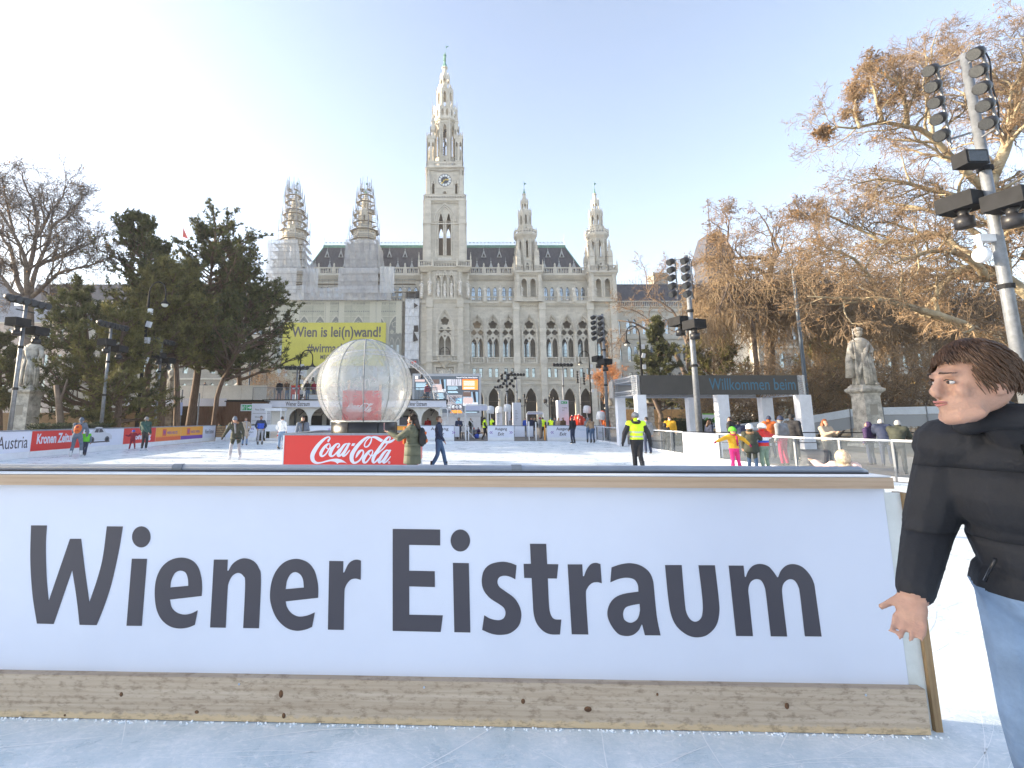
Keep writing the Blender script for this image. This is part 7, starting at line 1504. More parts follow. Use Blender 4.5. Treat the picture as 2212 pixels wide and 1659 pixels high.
# ---------------- pines and conifers
def needles(t,cs,ax,m,rs,n=5,L_=.26,w_=.032,name='needles'):
    N=len(cs); c=np.repeat(cs,n,0); a=np.repeat(ax,n,0); d=nrm(rs.normal(0,1,(N*n,3))+a*.9+np.array([0,0,.35])); o=nrm(np.cross(d,rs.normal(0,1,(N*n,3)))); l=L_*rs.uniform(.6,1.2,(N*n,1)); q=np.stack([c+o*w_,c-o*w_,c+d*l],1); ob=link(name,mesh_from(name,q.reshape(-1,3),np.arange(N*n*3).reshape(-1,3)),m,t); ob['kind']='stuff'; return ob
def pine(name,label,base,trunk,seed,nb,env,m,tuft=.3,group=None,bark=BARK,asp=1.,upt=.22,z0=.3,density=1.,r0=.3,bias=None):
    """env(t)->branch length at height fraction t"""
    nb=int(nb*.8); density*=1.4
    rs=np.random.RandomState(seed); t=thing(name,label,'tree',base,0,group); B=Vector(base); q,L=resample([tuple(Vector(p)-B) for p in trunk],14); mb=MB(); mb.tube([tuple(x) for x in q],list(np.linspace(r0,.05,15)),9); mb.build('trunk',bark,t,smooth=True)
    tt=z0+(1-z0)*(np.arange(nb)+rs.uniform(0,1,nb))/nb; i=np.minimum((tt*14).astype(int),13); f=(tt*14-i)[:,None]; p=q[i]*(1-f)+q[np.minimum(i+1,14)]*f
    az=rs.uniform(0,2*math.pi,nb); Ls=np.array([env(x) for x in tt])*rs.uniform(.4,1.3,nb)
    if bias is not None: Ls*=1+bias[0]*np.cos(az-bias[1])
    el=.15+.5*(tt-.3); d=np.stack([np.cos(az)*np.cos(el),np.sin(az)*np.cos(el),np.sin(el)],1)
    P_,Rr=growlv(rs,p,d,Ls,.035+.02*Ls,6,.09,.09,.3); s1=segs(P_,Rr)
    nc=9; p2,d2,L2,r2=children(rs,P_,Rr,Ls,nc,.42,(.5,1.0),tmin=.3,flat=.6); P2,R2=growlv(rs,p2,d2,L2,np.maximum(r2,.012),4,.12,.1,.4); s2=segs(P2,R2)
    a=[np.concatenate([x[j] for x in (s1,s2)]) for j in range(4)]; V,Fc=tubes_np(a[0],a[1],a[2],a[3],4); link('branches',mesh_from('branches',V,Fc,smooth=True),bark,t,kind='stuff')
    # tufts along outer part of twigs
    # tufts gathered in clumps near the twig tips
    N2=len(P2); k=int(7*density); idx=np.repeat(np.arange(N2),k); wh=rs.randint(0,3,len(idx)); u=np.array([.99,.72,.45])[wh]*4; j=np.minimum(u.astype(int),3); ff=(u-j)[:,None]; c=P2[idx,j]*(1-ff)+P2[idx,j+1]*ff; ax=nrm(P2[idx,j+1]-P2[idx,j]); c=c+rs.normal(0,.075,c.shape)+ax*rs.uniform(-.1,.1,(len(c),1))
    nP=len(P_); idx=np.repeat(np.arange(nP),16); u=np.tile(np.linspace(.55,1.,4),nP*4)*6; j=np.minimum(u.astype(int),5); ff=(u-j)[:,None]; c1=P_[idx,j]*(1-ff)+P_[idx,j+1]*ff+rs.normal(0,.1,(len(idx),3)); ax1=nrm(P_[idx,j+1]-P_[idx,j])
    needles(t,np.concatenate([c,c1]),np.concatenate([ax,ax1]),m,rs,5,tuft*1.0,tuft*.14,'crown')
    return t
def tr(pts,Y): b=P(pts[0][0],905,Y); return (b.x,Y,0),[(b.x,Y,0)]+[tuple(P(x,y,Y)) for x,y in pts[1:]]
b,tk=tr([(345,905),(352,800),(340,650),(315,560),(303,480)],39); pine('pine_tree','tallest dark pine of the left group with a spiky top',b,tk,71,105,lambda t:5.2*(1.05-t)**.55*min(1,(t+.35)),NEED,.34,'dark pines on the left',r0=.42,bias=(.25,math.pi))
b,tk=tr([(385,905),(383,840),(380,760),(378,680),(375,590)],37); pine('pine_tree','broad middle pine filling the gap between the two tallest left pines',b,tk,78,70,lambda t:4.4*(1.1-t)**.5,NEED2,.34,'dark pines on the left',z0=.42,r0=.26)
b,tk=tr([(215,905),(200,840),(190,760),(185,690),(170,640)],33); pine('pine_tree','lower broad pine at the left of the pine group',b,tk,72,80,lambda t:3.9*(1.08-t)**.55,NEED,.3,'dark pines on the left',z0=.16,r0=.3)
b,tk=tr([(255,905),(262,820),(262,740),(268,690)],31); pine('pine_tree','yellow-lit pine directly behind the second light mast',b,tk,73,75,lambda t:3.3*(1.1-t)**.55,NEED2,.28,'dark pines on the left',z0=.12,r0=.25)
b,tk=tr([(410,905),(425,820),(440,700),(455,600),(465,508)],43); pine('pine_tree','tall pine with a leaning reddish trunk and boughs reaching right',b,tk,74,110,lambda t:6.6*(1.08-t)**.5*min(1,t+.35),NEED,.36,'dark pines on the left',z0=.3,r0=.4,bias=(.35,0))
b,tk=tr([(462,905),(470,850),(490,800),(520,720),(540,650)],41); pine('pine_tree','slender leaning pine nearest the brown booth whose boughs cross the yellow banner',b,tk,75,70,lambda t:5.4*(1.1-t)**.45,NEED,.34,'dark pines on the left',z0=.4,r0=.24,bias=(.4,0))
b,tk=tr([(520,905),(518,850),(516,800),(512,740),(515,560)],47); pine('pine_tree','spreading pine in front of the side building with its crown near the scaffold',b,tk,79,80,lambda t:5.4*(1.08-t)**.5,NEED,.36,'dark pines on the left',z0=.3,r0=.3,bias=(.2,0))
b,tk=tr([(5,905),(0,830),(-2,760),(0,730)],32); pine('pine_tree','small pine at the left edge of the photo behind the hedge',b,tk,76,45,lambda t:2.6*(1.1-t)**.6,NEED,.26,'dark pines on the left',z0=.3,r0=.2)
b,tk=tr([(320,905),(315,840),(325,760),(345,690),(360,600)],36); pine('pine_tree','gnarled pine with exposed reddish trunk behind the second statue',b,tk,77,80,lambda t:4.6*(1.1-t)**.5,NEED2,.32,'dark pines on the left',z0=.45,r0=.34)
b,tk=tr([(1425,905),(1423,800),(1418,690)],50); pine('conifer','dark green conifer rising left over the welcome screen',b,tk,81,90,lambda t:3.3*(1.02-t)**.75,NEED,.34,'small conifers on the right',z0=.2,r0=.2)
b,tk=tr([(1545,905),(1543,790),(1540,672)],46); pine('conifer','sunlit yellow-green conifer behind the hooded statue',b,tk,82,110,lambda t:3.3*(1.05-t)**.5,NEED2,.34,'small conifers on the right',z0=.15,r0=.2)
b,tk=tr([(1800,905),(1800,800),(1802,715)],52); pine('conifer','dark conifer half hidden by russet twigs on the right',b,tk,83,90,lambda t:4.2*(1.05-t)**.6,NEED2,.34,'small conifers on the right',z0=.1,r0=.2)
b,tk=tr([(-1090,905),(-1090,-400)],6.2); b=(-21.2,6.2,0); tk=[b,(b[0]+.3,b[1],7.),(b[0],b[1],15.)]; pine('pine_tree','tall bare-stemmed pine beyond the left side of the view',b,tk,91,70,lambda t:3.3*(1.15-t)**.5,NEED,.34,'dark pines on the left',z0=.26,r0=.3)  # pine added out of view to shade the near man and ice
for px,Y,h,l,lean in ((132,29,3.6,'bare crooked stump of a trunk beside the first left statue',-10),(1430,46,5.0,'dark crooked trunk seen through the welcome gate',-38),(1500,44,5.6,'leaning sunlit trunk behind the gate pillar',50)):
    b=P(px,905,Y); t=thing('tree_trunk',l,'tree',(b.x,Y,0)); e=P(px+lean,905-h*F/Y*.6,Y); k=e.x-b.x; mb=MB(); mb.tube([(0,0,0),(k*.05,0,h*.4),(k*.45,0,h*.7),(k,0,h)],[.26,.2,.17,.13],9); mb.build('trunk',GREYBARK,t,smooth=True); mb=MB(); mb.tube([(k*.45,0,h*.7),(k*.2,.1,h*.9),(k*.1,.2,h*1.1)],[.1,.07,.04],6); mb.build('limb',GREYBARK,t,smooth=True)
# ================================================================ people
def quilt(name,col,sc=9.,rough=.5):
    m=mat(name,col,rough,var=.15,vs_=6,bump=.3,bs=25); N=m.node_tree.nodes; L=m.node_tree.links; tc=N.new('ShaderNodeTexCoord'); sp=N.new('ShaderNodeSeparateXYZ'); L.new(tc.outputs['Object'],sp.inputs[0])
    a=N.new('ShaderNodeMath'); a.operation='MULTIPLY'; a.inputs[1].default_value=sc*math.pi; L.new(sp.outputs[2],a.inputs[0]); b=N.new('ShaderNodeMath'); b.operation='SINE'; L.new(a.outputs[0],b.inputs[0]); c=N.new('ShaderNodeMath'); c.operation='ABSOLUTE'; L.new(b.outputs[0],c.inputs[0]); d=N.new('ShaderNodeMath'); d.operation='POWER'; d.inputs[1].default_value=.45; L.new(c.outputs[0],d.inputs[0])
    bp=N.new('ShaderNodeBump'); bp.inputs['Strength'].default_value=.9; bp.inputs['Distance'].default_value=.035; L.new(d.outputs[0],bp.inputs['Height']); old=[n for n in N if n.type=='BUMP' and n!=bp][0]; L.new(old.outputs[0],bp.inputs['Normal']); L.new(bp.outputs[0],N['Principled BSDF'].inputs['Normal']); return m
def cloth(n,c,**k): return mat(n,c,k.pop('rough',.8),var=k.pop('var',.18),vs_=k.pop('vs_',7),bump=k.pop('bump',.35),bs=k.pop('bs',14),**k)
FOLD=dict(bump=.8,bs=5)
CL=dict(black=cloth('black_cloth',(.016,.016,.02)),navy=cloth('navy_cloth',(.02,.03,.07)),olive=cloth('olive_padded_cloth',(.10,.10,.065)),dolive=cloth('dark_olive_cloth',(.035,.04,.028)),grey=cloth('grey_cloth',(.2,.21,.23)),lgrey=cloth('light_grey_cloth',(.34,.34,.37)),
 white=cloth('white_cloth',(.78,.78,.78)),jeans=cloth('blue_denim',(.06,.11,.2)),ljeans=cloth('light_denim',(.17,.25,.38),bump=1.,bs=7),yellow=cloth('mustard_yellow_cloth',(.72,.38,.02)),pink=cloth('hot_pink_cloth',(.75,.03,.2)),rasp=cloth('raspberry_cloth',(.4,.01,.08)),red=cloth('red_cloth',(.6,.03,.025)),
 vis=mat('hi_vis_yellow',(.62,.85,.02),.6,var=.06,emit=(.4,.6,.0),es=.06),refl=mat('reflective_tape',(.5,.5,.52),.3),dgreen=cloth('dark_green_cloth',(.02,.07,.06)),teal=cloth('teal_cloth',(.05,.2,.25)),beige=cloth('beige_cloth',(.42,.33,.25)),brown=cloth('brown_cloth',(.12,.07,.04)),slate=cloth('slate_blue_cloth',(.11,.14,.19)),
 orange=cloth('orange_cloth',(.55,.12,.02)),green=cloth('bright_green_cloth',(.12,.5,.03)),sage=cloth('sage_green_cloth',(.2,.27,.2)),blue=cloth('royal_blue_cloth',(.02,.08,.5)),purple=cloth('dark_purple_cloth',(.04,.02,.08)),tan=cloth('tan_cloth',(.3,.2,.12)),peach=cloth('pale_pink_cloth',(.7,.5,.45)),maroon=cloth('maroon_cloth',(.25,.01,.03)))
CL['quilt']=quilt('black_quilted_nylon',(.010,.011,.016),4.2,.8); CL['olive']=quilt('olive_quilted_nylon',(.085,.09,.06),5.,.75)
HAIR=dict(dark=mat('dark_brown_hair',(.025,.014,.01),.5,var=.4,vs_=30,stretch=(1,1,.1)),brown=mat('brown_hair',(.08,.04,.02),.5,var=.4,vs_=30,stretch=(1,1,.1)),red=mat('auburn_hair',(.22,.07,.02),.5,var=.4,vs_=30,stretch=(1,1,.1)),grey=mat('grey_hair',(.4,.38,.37),.6,var=.3,vs_=30),blond=mat('fair_hair',(.5,.36,.2),.6,var=.3,vs_=30))
FUR=mat('pale_fur_trim',(.55,.42,.3),.95,var=.4,vs_=20,bump=1,bs=60); FUR2=mat('brown_fur_trim',(.25,.15,.08),.95,var=.5,vs_=20,bump=1,bs=60)
BOOTB=mat('black_skate_boot',(.02,.02,.022),.35); BOOTW=mat('white_skate_boot',(.6,.62,.65),.35); SHOE=mat('dark_shoe',(.03,.03,.035),.5); LIPS=mat('lips',(.42,.16,.14),.5); EYE=mat('dark_eyes',(.02,.015,.012),.3)
RM=[]   # bodies awaiting fusion
POSES=dict(
 stand={},
 walk=dict(knL=(.1,-.14,.51),ftL=(.1,-.22,.1),knR=(-.1,.02,.5),ftR=(-.11,.2,.12),elL=(.25,.1,1.16),haL=(.25,.1,.9),elR=(-.25,-.08,1.16),haR=(-.24,-.22,.94)),
 phone=dict(elL=(.23,-.16,1.2),haL=(.1,-.38,1.3),elR=(-.23,-.16,1.2),haR=(-.1,-.38,1.3)),
 crossed=dict(elL=(.27,-.06,1.16),haL=(-.02,-.22,1.18),elR=(-.27,-.06,1.16),haR=(.04,-.2,1.13)),
 pocket=dict(elL=(.3,.04,1.15),haL=(.2,-.1,.98),elR=(-.3,.04,1.15),haR=(-.2,-.1,.98)),
 wide=dict(knL=(.17,-.04,.5),ftL=(.24,.0,.1),knR=(-.17,-.04,.5),ftR=(-.24,0,.1)),
 bend=dict(pel=(0,.12,.92),chest=(0,-.06,1.24),neck=(0,-.16,1.4),head=(0,-.24,1.52),shL=(.18,-.1,1.36),shR=(-.18,-.1,1.36),elL=(.3,-.12,1.1),haL=(.34,-.22,.88),elR=(-.32,-.1,1.1),haR=(-.42,-.16,.9),hipL=(.09,.1,.9),hipR=(-.09,.1,.9),knL=(.16,-.06,.5),ftL=(.2,.02,.1),knR=(-.13,-.08,.5),ftR=(-.17,.0,.1)),
 lean=dict(pel=(0,.05,.95),chest=(0,-.12,1.28),neck=(0,-.2,1.43),head=(0,-.27,1.55),shL=(.18,-.16,1.4),shR=(-.18,-.16,1.4),elL=(.22,-.34,1.18),haL=(.12,-.52,1.12),elR=(-.22,-.34,1.18),haR=(-.12,-.52,1.12)),
 sit=dict(pel=(0,.1,.5),chest=(0,.04,.84),neck=(0,.0,1.0),head=(0,-.03,1.15),shL=(.18,.02,.96),shR=(-.18,.02,.96),elL=(.25,-.08,.72),haL=(.12,-.28,.66),elR=(-.25,-.08,.72),haR=(-.12,-.28,.66),hipL=(.09,.06,.48),hipR=(-.09,.06,.48),knL=(.12,-.36,.5),ftL=(.12,-.36,.1),knR=(-.12,-.36,.5),ftR=(-.12,-.36,.1)))
BASEJ=dict(pel=(0,0,.96),chest=(0,0,1.28),neck=(0,.0,1.46),head=(0,-.02,1.61),shL=(.185,0,1.41),shR=(-.185,0,1.41),elL=(.25,.03,1.14),elR=(-.25,.03,1.14),haL=(.26,-.06,.9),haR=(-.26,-.06,.9),hipL=(.09,0,.93),hipR=(-.09,0,.93),knL=(.105,-.03,.51),knR=(-.105,-.03,.51),ftL=(.12,.02,.1),ftR=(-.12,.02,.1))
def person(loc,rz,label,h=1.75,pose='stand',top='black',leg='navy',hands=None,coat=0,puff=.0,hair='dark',hat=None,hatm=None,feet='shoe',boot=None,bands=None,vox=.028,pj=None,turn=0,hood=None,scarf=None,pack=None,group=None,longhair=0,fingers=False,child=False,sleeve=None,skirt=0,look=0,thin=1.,facebits=True,shoe=None,hairm=None,mask=False,parentless=True,cat='person'):
    J={k:Vector(v) for k,v in BASEJ.items()}
    for k,v in POSES[pose].items(): J[k]=Vector(v)
    if pj:
        for k,v in pj.items(): J[k]=Vector(v)
    t=thing('person',label,cat,loc,rz,group); s=h/1.75; hs=1.22 if child else 1.0
    mb=MB(); S=[]   # segments for labelling: (a,b,ra,rb,label)
    def cap(a,b,ra,rb,lab,n=10,sq=None):
        a=Vector(a);b=Vector(b); mb.tube([a,b],[ra,rb],n); mb.ball(a,ra,n=8,m=6); mb.ball(b,rb,n=8,m=6); S.append((a,b,ra,rb,lab))
    def seg(a,b,r,lab): S.append((Vector(a),Vector(b),r,r,lab))
    pf=puff; pel,ch,nk,hd=J['pel'],J['chest'],J['neck'],J['head']
    q1=(ch-pel).to_track_quat('Z','Y').to_matrix() if (ch-pel).length>0 else Matrix.Identity(3)
    up=(ch-pel).normalized(); lat=(J['shL']-J['shR']).normalized(); fr=lat.cross(up)*-1; rotm=Matrix((lat,lat.cross(up)*-1 if False else up.cross(lat),up)).transposed()
    mb.ball(pel,(.165*thin+pf*.8),(.12*thin+pf*.7),.15,12,8,rotm); seg(pel,pel+Vector((0,0,-.04)),.15+pf,'leg' if not coat else 'top')
    mid=pel.lerp(ch,.5); mb.ball(mid,.145*thin+pf,.105*thin+pf,.2,12,8,rotm); mb.ball(ch,.175*thin+pf,.115*thin+pf*1.1,.2,12,8,rotm)
    seg(pel.lerp(ch,.2 if not coat else 0),ch,.16+pf,'top')
    mb.ball(ch.lerp(nk,.5),.15*thin+pf*.7,.09+pf*.6,.09,12,8,rotm); seg(ch,nk.lerp(ch,.25),.13+pf,'top')
    for sd in 'LR':
        cap(J['sh'+sd].lerp(ch.lerp(nk,.6),.35),J['sh'+sd],.075+pf*.7,.068+pf*.9,'top'); a,b=J['sh'+sd],J['el'+sd]; cap(a,b,.06+pf*.7,.047+pf*.65,'arm'); c=J['ha'+sd]; cap(b,b.lerp(c,.92),.046+pf*.6,.034+pf*.45,'arm')
        d=(c-b).normalized(); w0=c; tipd=(d+Vector((0,-.1,-.25))).normalized(); lt=(Vector((1 if sd=='L' else -1,0,0))); nrm_=tipd.cross(lt).normalized()
        if fingers:
            mb.ball(w0+tipd*.045,.042,.022,.05,10,7,Matrix((tipd.cross(nrm_),nrm_,tipd)).transposed()); seg(w0+tipd*.01,w0+tipd*.09,.04,'hand')
            for k,(o,L_) in enumerate(((-.036,.068),(-.012,.08),(.012,.076),(.035,.06))):
                a=w0+tipd*.08+tipd.cross(nrm_)*o; m=a+tipd*L_*.5+nrm_*-.006; e=m+(tipd+nrm_*-.5).normalized()*L_*.5; cap(a,m,.0088,.0084,'hand',7); cap(m,e,.0084,.007,'hand',7)
            a=w0+tipd*.02+tipd.cross(nrm_)*-.035; cap(a,a+(tipd+tipd.cross(nrm_)*-.8).normalized()*.06,.013,.0105,'hand',7)
        else:
            mb.ball(w0+tipd*.04,.04,.027,.05,8,6,Matrix((tipd.cross(nrm_),nrm_,tipd)).transposed()); seg(w0,w0+tipd*.12,.035,'hand')
            for k,o in enumerate((-.03,-.01,.01,.03)): a=w0+tipd*.07+tipd.cross(nrm_)*o; mb.tube([a,a+tipd*(.06 if k in (0,3) else .075)],[.014,.011],6)
            a=w0+tipd*.02+tipd.cross(nrm_)*-.03; mb.tube([a,a+(tipd+tipd.cross(nrm_)*-.8).normalized()*.055],[.015,.012],6)
        hp,kn,ft=J['hip'+sd],J['kn'+sd],J['ft'+sd]; lp=.012 if leg not in ('lgrey',) else .004
        cap(hp,kn,.088*thin+lp,.06+lp,'leg'); cap(kn,kn.lerp(ft,.4),.058+lp,.056+lp,'leg'); cap(kn.lerp(ft,.4),ft+Vector((0,0,.05)),.056+lp,.044+lp*1.6,'leg')
        tf=ft+Vector((0,-.14,-.045)); 
        if feet=='shoe': cap(ft+Vector((0,.03,-.035)),tf,.044,.036,'foot')
        else:
            seg(ft,tf,.03,'foot'); cap(ft+Vector((0,.02,-.02)),ft+Vector((0,-.1,-.04)),.03,.025,'foot')
            bm=boot or BOOTB; b2=MB(); f0=ft+Vector((0,.0,.16)); b2.tube([f0,ft+Vector((0,.01,.03)),ft+Vector((0,.02,-.03))],[.062,.058,.055],10); b2.ball(ft+Vector((0,-.05,-.015)),.047,.125,.045,12,8); b2.v=[tuple(Vector(v)*s) for v in b2.v]; o=b2.build('ice_skate',bm,t,smooth=True)
            b2=MB(); b2.box(ft.x-.004,ft.x+.004,ft.y-.19,ft.y+.10,ft.z-.1,ft.z-.075); b2.box(ft.x-.012,ft.x+.012,ft.y-.14,ft.y-.10,ft.z-.078,ft.z-.045); b2.box(ft.x-.012,ft.x+.012,ft.y+.03,ft.y+.07,ft.z-.078,ft.z-.045); b2.v=[tuple(Vector(v)*s) for v in b2.v]; b2.build('blade',CHROME,o)
    if coat:   # coat skirt down to height `coat`
        bot=Vector(((J['knL'].x+J['knR'].x)/2*.6+pel.x*.4,(J['knL'].y+J['knR'].y)/2*.6+pel.y*.4,coat)); n=14; mid=pel.lerp(bot,.5)
        for a,b,r0,r1 in ((pel+up*.12,mid,.17,.185),(mid,bot,.185,.2)):
            vs=[];fs=[]
            for c,r in ((a,r0),(b,r1)):
                for k in range(n): an=2*math.pi*k/n; vs.append((c.x+(r+pf)*thin*math.cos(an),c.y+(r*.78+pf)*thin*math.sin(an),c.z))
            for k in range(n): fs.append((k,(k+1)%n,n+(k+1)%n,n+k))
            fs.append(tuple(range(n-1,-1,-1))[::-1]); fs.append(tuple(range(n,2*n))[::-1]); mb.add(vs,fs)
        seg(pel,bot,.19+pf,'top')
    cap(ch.lerp(nk,.7),nk.lerp(hd,.35),.062,.055,'neck')
    # head
    hb=len(mb.v); look_=R(look); hm=Matrix.Rotation(look_,3,'Z')
    mb.ball(hd+hm@Vector((0,.012,.02)),.076*hs,.094*hs,.105*hs,16,12,hm); mb.ball(hd+hm@Vector((0,-.03,-.055))*hs,.058*hs,.062*hs,.06*hs,12,8,hm); a=hd+hm@Vector((0,-.088,.01))*hs; mb.tube([a,hd+hm@Vector((0,-.108,-.022))*hs],[.010*hs,.016*hs],8)
    if fingers and not longhair:
        V_=lambda x,y,z:hd+hm@Vector((x,y,z))
        mb.tube([V_(0,-.078,.035),V_(0,-.095,.008),V_(0,-.108,-.022)],[.010,.010,.0115],8); mb.ball(V_(0,-.102,-.028),.016,.012,.010,8,6,hm); mb.tube([V_(-.045,-.074,.034),V_(0,-.086,.037),V_(.045,-.074,.034)],[.009,.011,.009],8); mb.tube([V_(-.05,-.02,-.075),V_(-.03,-.062,-.098),V_(0,-.076,-.103),V_(.03,-.062,-.098),V_(.05,-.02,-.075)],[.022,.02,.021,.02,.022],8); mb.tube([V_(-.024,-.082,-.058),V_(0,-.093,-.058),V_(.024,-.082,-.058)],[.008,.010,.008],7)
    for sx in (-1,1): mb.ball(hd+hm@Vector((sx*.078,.012,-.005))*hs,.012*hs,.022*hs,.03*hs,8,6,hm); mb.ball(hd+hm@Vector((sx*.04,-.060,-.018))*hs,.022*hs,.019*hs,.024*hs,8,6,hm)
    mb.ball(hd+hm@Vector((0,-.078,-.078))*hs,.02*hs,.018*hs,.016*hs,8,6,hm)
    seg(hd,hd+Vector((0,0,.04)),.085*hs,'head'); seg(hd+hm@Vector((0,-.05,-.06)),hd,.06,'head')
    if puff and not child or scarf: pass
    mb.v=[tuple(Vector(v)*s) for v in mb.v]
    tm=CL[top]; lm=CL[leg]; hm_=CL[hands] if hands else SKIN; am=CL[sleeve] if sleeve else tm; fm=shoe or SHOE
    mats=[tm,lm,hm_,SKIN,fm,am]; mi={'top':0,'leg':1,'hand':2,'head':3,'neck':3,'foot':4,'arm':5}
    if bands:
        for b_ in bands: mats.append(CL[b_[3]] if isinstance(b_[3],str) else b_[3])
    body=link('body',mesh_from('body',mb.v,mb.f),None,t)
    RM.append((body,[(a*s,b*s,ra*s,rb*s,l) for a,b,ra,rb,l in S],mats,mi,bands,vox*s*(1 if h>1.4 else .9),s))
    def bld(m,name,mt,sm=True,par=t,kind=None): m.v=[tuple(Vector(v)*s) for v in m.v]; return m.build(name,mt,par,smooth=sm,kind=kind)
    if facebits and fingers and not longhair:
        e=MB(); e2=MB(); V_=lambda x,y,z:hd+hm@Vector((x,y,z))
        for sx in (-1,1):
            e2.ball(V_(sx*.031,-.080,.010),.0125,.0085,.0062,12,8,hm); e.ball(V_(sx*.031,-.0872,.010),.0055,.0025,.0055,10,6,hm)
            e.tube([V_(sx*.018,-.0885,.0155),V_(sx*.031,-.0905,.0185),V_(sx*.046,-.084,.014)],[.0012,.0018,.0012],5)
            for j in range(14): u=j/13; x=.014+.034*u; e.tube([V_(sx*x,-.0965+.02*u*u,.037),V_(sx*(x+.006),-.0965+.021*u*u,.0425-.004*u)],[.0016,.0006],3)
        bld(e2,'eyes',mat('eye_white',(.55,.52,.5),.25)); bld(e,'iris_and_brows',HAIR['dark']); e=MB(); e.tube([V_(-.024,-.092,-.0515),V_(-.008,-.1035,-.049),V_(0,-.1030,-.0505),V_(.008,-.1035,-.049),V_(.024,-.092,-.0515)],[.0015,.004,.0035,.004,.0015],6); e.tube([V_(-.022,-.092,-.0565),V_(0,-.1015,-.0605),V_(.022,-.092,-.0565)],[.0015,.005,.0015],6); bld(e,'mouth',LIPS)
    elif facebits:
        e=MB(); 
        for sx in (-1,1): e.ball(hd+hm@Vector((sx*.03,-.083,.012))*hs,.011*hs,.007*hs,.0065*hs,8,5,hm); e.tube([hd+hm@Vector((sx*.015,-.091,.034))*hs,hd+hm@Vector((sx*.048,-.078,.034))*hs],[.004*hs,.003*hs],5)
        bld(e,'eyes_and_brows',EYE); e=MB(); e.ball(hd+hm@Vector((0,-.092,-.052))*hs,.022*hs,.007*hs,.007*hs,8,5,hm); bld(e,'mouth',LIPS)
    def capsh(m,c,rx,ry,rz,cut,n=20,k=12,front=None):
        """upper shell of an ellipsoid; vertices below `cut` (relative) are dropped; front=z above which the front stays"""
        vs=[];fs=[];ok=[]
        for i in range(k+1):
            th=math.pi*i/k
            for j in range(n):
                a=2*math.pi*j/n; p=Vector((rx*math.sin(th)*math.cos(a),ry*math.sin(th)*math.sin(a),rz*math.cos(th))); vs.append(tuple(c+hm@p)); z=p.z/rz
                ok.append(z>cut and not (front is not None and p.y<-.15*ry and z<front))
        for i in range(k):
            for j in range(n):
                q=(i*n+j,i*n+(j+1)%n,(i+1)*n+(j+1)%n,(i+1)*n+j)
                if all(ok[x] for x in q): fs.append(q)
        m.add(vs,fs)
    c=hd+hm@Vector((0,.014,.022))*hs; hmt=HAIR[hair] if hair else None
    if hair and hat!='hood':
        m=MB(); capsh(m,c+Vector((0,.004,.004)),.086*hs,.104*hs,.116*hs,-.45,front=.42); capsh(m,c+Vector((0,.004,.006)),.090*hs,.108*hs,.121*hs,.0,front=.55); bld(m,'hair',hmt)
        if fingers:   # close figures: separate locks of hair laid over the scalp
            m=MB(); rr=random.Random(3)
            for i in range(2600):
                a=rr.uniform(0,2*math.pi); th=rr.uniform(.05,1.75) if abs(math.sin(a)+1)>.35 else rr.uniform(.05,.95)
                def sp(th,a,e=1.0): return c+hm@Vector(((.088*hs)*e*math.sin(th)*math.cos(a),(.106*hs)*e*math.sin(th)*math.sin(a)+.004,(.118*hs)*e*math.cos(th)+.004))
                sw=.22+rr.uniform(-.12,.12); e=rr.uniform(.985,1.05); pts=[sp(th,a,e),sp(th+.16,a+sw*.5,e+.02),sp(th+.32,a+sw,e+.0)]; m.tube(pts,[.0012,.0021,.0006],3,caps=False)
            bld(m,'hair_locks',hmt)
        if longhair: m=MB(); b0=hd+hm@Vector((0,.075,-.02)); m.tube([b0+Vector((0,-.02,.06)),b0,b0+hm@Vector((0,.03,-.12)),ch+hm@Vector((0,.13+pf,.08))+Vector((0,0,.12*(1-longhair)))],[.06,.085,.09,.045],10); [m.tube([hd+hm@Vector((sx*.07,.03,.0)),hd+hm@Vector((sx*.09,.03,-.12)),hd+hm@Vector((sx*.1,-.02,-.24*longhair-.03))],[.03,.038,.02],8) for sx in (-1,1)]; bld(m,'long_hair',hmt)
    hmat=CL[hatm] if isinstance(hatm,str) else hatm
    if hat=='beanie': m=MB(); capsh(m,c+Vector((0,.004,.012)),.093*hs,.110*hs,.135*hs,-.05); m.tube([c+hm@Vector((.09*hs*math.cos(a),.108*hs*math.sin(a),.006)) for a in [2*math.pi*i/16 for i in range(17)]],.016*hs,6); bld(m,'hat',hmat)
    if hat=='helmet': m=MB(); capsh(m,c+Vector((0,.004,.012)),.108*hs,.13*hs,.128*hs,-.12); m.tube([c+hm@Vector((.106*hs*math.cos(a),.128*hs*math.sin(a),-.008)) for a in [2*math.pi*i/16 for i in range(17)]],.01*hs,6); m.tube([hd+hm@Vector((-.085,-.02,.03))*hs,hd+hm@Vector((0,-.06,-.105))*hs,hd+hm@Vector((.085,-.02,.03))*hs],.006,5); bld(m,'helmet',hmat)
    if hat=='cap': m=MB(); capsh(m,c+Vector((0,.004,.01)),.09*hs,.108*hs,.122*hs,.0); m.ball(c+hm@Vector((0,-.13,.02))*hs,.07*hs,.06*hs,.008*hs,12,6,hm); bld(m,'cap',hmat)
    if hat=='hood': m=MB(); capsh(m,c+Vector((0,.02,.0)),.118*hs,.135*hs,.14*hs,-.95,front=.55); bld(m,'hood',hmat or tm)
    if hood: # fur or cloth roll round the neck
        m=MB(); pts=[nk+Vector((.105*math.cos(a),.02+.11*math.sin(a),.02-.03*math.sin(a)))for a in [2*math.pi*i/14 for i in range(15)]]; m.tube(pts,.05 if hood in ('fur','bfur') else .04,8); bld(m,'fur_collar' if 'fur' in hood else 'collar',FUR if hood=='fur' else FUR2 if hood=='bfur' else CL[hood])
